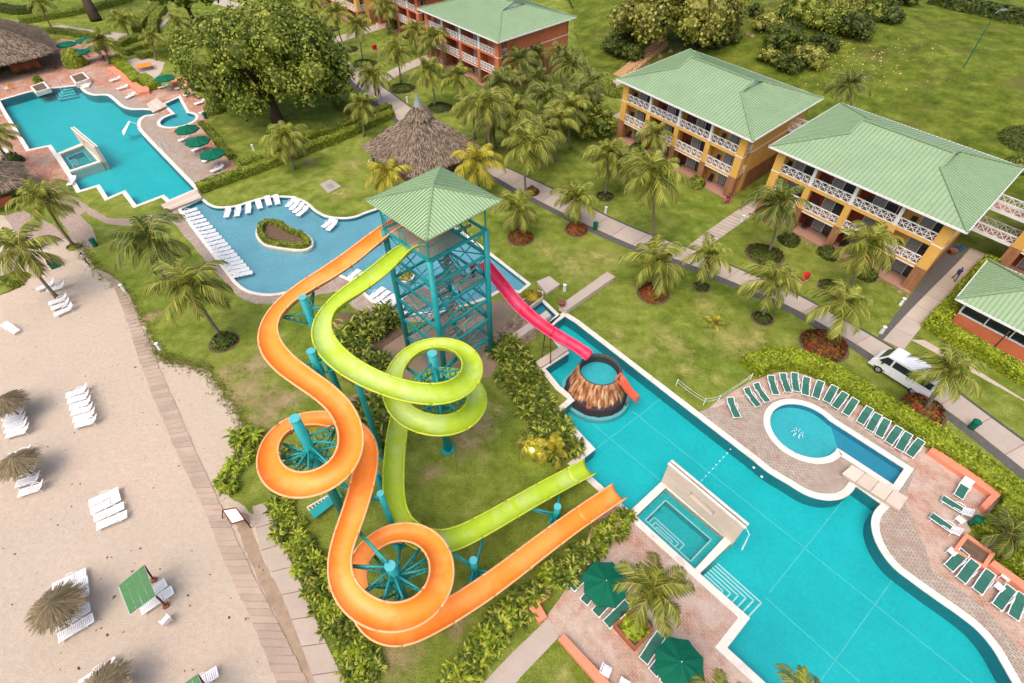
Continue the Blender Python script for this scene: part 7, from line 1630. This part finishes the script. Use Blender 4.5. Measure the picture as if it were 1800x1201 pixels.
# pots
for px, r, lab in (((987, 545), .38, 'terracotta pot on the end of the long stone wall'), ((1672, 447), .4, 'terracotta pot by the corner of the nearer yellow block')):
    p = G(*px); z = .6 if 'wall' in lab else 0; t = thing('flower_pot', lab, 'pot', (p.x, p.y, z)); m = MB(); m.lathe((0, 0, 0), [(r * .7, 0), (r, .55), (r * 1.1, .6), (r * .95, .62), (r * .9, .5), (0, .5)], 14); m.build('pot', M['terra_pot'], t, True, True); m = MB(); m.lathe((0, 0, .5), [(r * .9, 0), (0, .02)], 12); m.build('soil', M['soil'], t, False, True)
t = thing('blue_crate', 'pale blue plastic crate by the corner of the nearer yellow block', 'crate', G(1684, 440), .4)
m = MB(); m.band([(-.3, -.22), (.3, -.22), (.3, .22), (-.3, .22)], [(-.36, -.28), (.36, -.28), (.36, .28), (-.36, .28)], 0, .5); m.build('side', M['bluegrey'], t, False, True); m = MB(); m.box((0, 0, .04), (.6, .44, .06)); m.build('base', M['bluegrey'], t, False, True)
# steel handrails of the far pool
for i, (a, b) in enumerate((((102, 148), (112, 158)), ((283, 258), (293, 268)))):
    p, q = G(*a), G(*b); t = thing('pool_handrail', ['steel handrail at the far pool steps', 'steel ladder rail at the side of the far pool'][i], 'handrail', p)
    for k in (-.3, .3): e = Vector((k, k * .5, 0)); m = MB(); m.tube([p + e, p + e + Vector((0, 0, .9)), (p + q) / 2 + e + Vector((0, 0, .95)), q + e + Vector((0, 0, .3)), q + e - Vector((0, 0, .5))], .03, 6); m.build('rail', M['chrome'], t, True)
# stairs on the bank
def stairs(label, a0, b0, a1, b1, n, rise0, rise1, mat='deck_stair'):
    A0, B0, A1, B1 = [GH(*k) for k in (a0, b0, a1, b1)]; t = thing('garden_stairs', label, 'stairs', A0)
    for i in range(n):
        k0, k1 = i / n, (i + 1) / n; q = [A0.lerp(A1, k0).xy, B0.lerp(B1, k0).xy, B0.lerp(B1, k1).xy, A0.lerp(A1, k1).xy]; z = A0.z + (A1.z - A0.z) * k1 + rise0 + (rise1 - rise0) * k1
        m = MB(); m.prism(q, z - .9, z); m.build('step', M[mat], t)
    for X0, X1 in ((A0, A1), (B0, B1)):
        m = MB(); u = Vector((0, 0, 1)); a, b = X0 + u * rise0, X1 + u * rise1; m.bar(a + u, b + u, .06, .06)
        for i in range(6): c = a.lerp(b, i / 5); m.bar(c - u * .2, c + u, .06, .06)
        m.build('handrail', M['wood'], t)
M['deck_stair'] = simple('tan_stair', S(206, 164, 116, .72), .85, .18, 2, .3)
stairs('tan stairs climbing the bank beside the hillside block, lower flight', (1077, 132), (1100, 140), (1128, 96), (1146, 104), 11, .1, .4); stairs('tan stairs climbing the bank, middle flight under the olive tree', (1128, 96), (1146, 104), (1158, 72), (1174, 82), 8, .4, .7)
stairs('grey stairs at the top of the bank, lower flight', (1248, 46), (1268, 54), (1264, 32), (1285, 38), 6, .2, .4, 'concrete'); stairs('grey stairs at the top of the bank, upper flight', (1280, 28), (1296, 32), (1288, 4), (1306, 8), 9, .4, .8, 'concrete')
for i, px in enumerate(((1312, 62), (1322, 66), (1178, 92), (1160, 100))):
    p = GH(*px); m = MB(); r = .5; m.lathe(p, [(r, -.1), (r * .95, .25), (r * .5, .5), (0, .55)], 7); tag(m.build('boulder', M['rock']), f'pale boulder on the bank near the stairs, {ORD[i]} from the top right', 'boulder', 'boulders on the bank')
# rubble kerb stones below the block patios
for i in range(26):
    k = i / 25; p = B2(1.0 + 19.3 * k, -.2 + random.uniform(-.3, .3), 0); m = MB(); r = random.uniform(.15, .3); m.lathe(p, [(r, -.05), (r * .9, .12), (r * .4, .22), (0, .24)], 6); tag(m.build('border_stone', M['rock']), 'small stone in the border along the nearer yellow block', 'stone', 'border stones of the nearer block')

# bits of seaweed and leaf blown over the sand
m = MB()
for _ in range(170):
    p = G(random.uniform(0, 480), random.uniform(500, 1195)); 
    if not inside(p, gp(sand)): continue
    leafquad(m, p + Vector((0, 0, .03)), Vector((0, 0, 1)), random.choice((.06, .08, .1, .16)))
tag(m.build('beach_litter', M['soil']), 'scattered brown bits of leaf on the sand', 'litter', kind='stuff')

# a lit garden spotlight among the shrubs
p = G(935, 796); t = thing('garden_spotlight', 'small lit garden spotlight glowing beside the shrub strip', 'lamp', p); m = MB(); m.tube([p, p + Vector((0, 0, .3))], .05, 8); m.build('stake', M['dark'], t)
lm = bpy.data.materials.new('lit_lens'); lm.use_nodes = True; bs = lm.node_tree.nodes['Principled BSDF']; bs.inputs['Emission Color'].default_value = (1, .72, .36, 1); bs.inputs['Emission Strength'].default_value = 14; bs.inputs['Base Color'].default_value = (1, .8, .5, 1)
m = MB(); m.lathe(p + Vector((0, 0, .4)), [(0, -.15), (.12, -.1), (.16, 0), (.12, .1), (0, .14)], 10); m.build('lens', lm, t, True)
ld_ = bpy.data.lights.new('spotlight_glow', 'POINT'); ld_.energy = 60; ld_.color = (1, .7, .38); ld_.shadow_soft_size = .15; lo_ = bpy.data.objects.new('spotlight_glow', ld_); COL.objects.link(lo_); lo_.location = p + Vector((0, 0, .75))
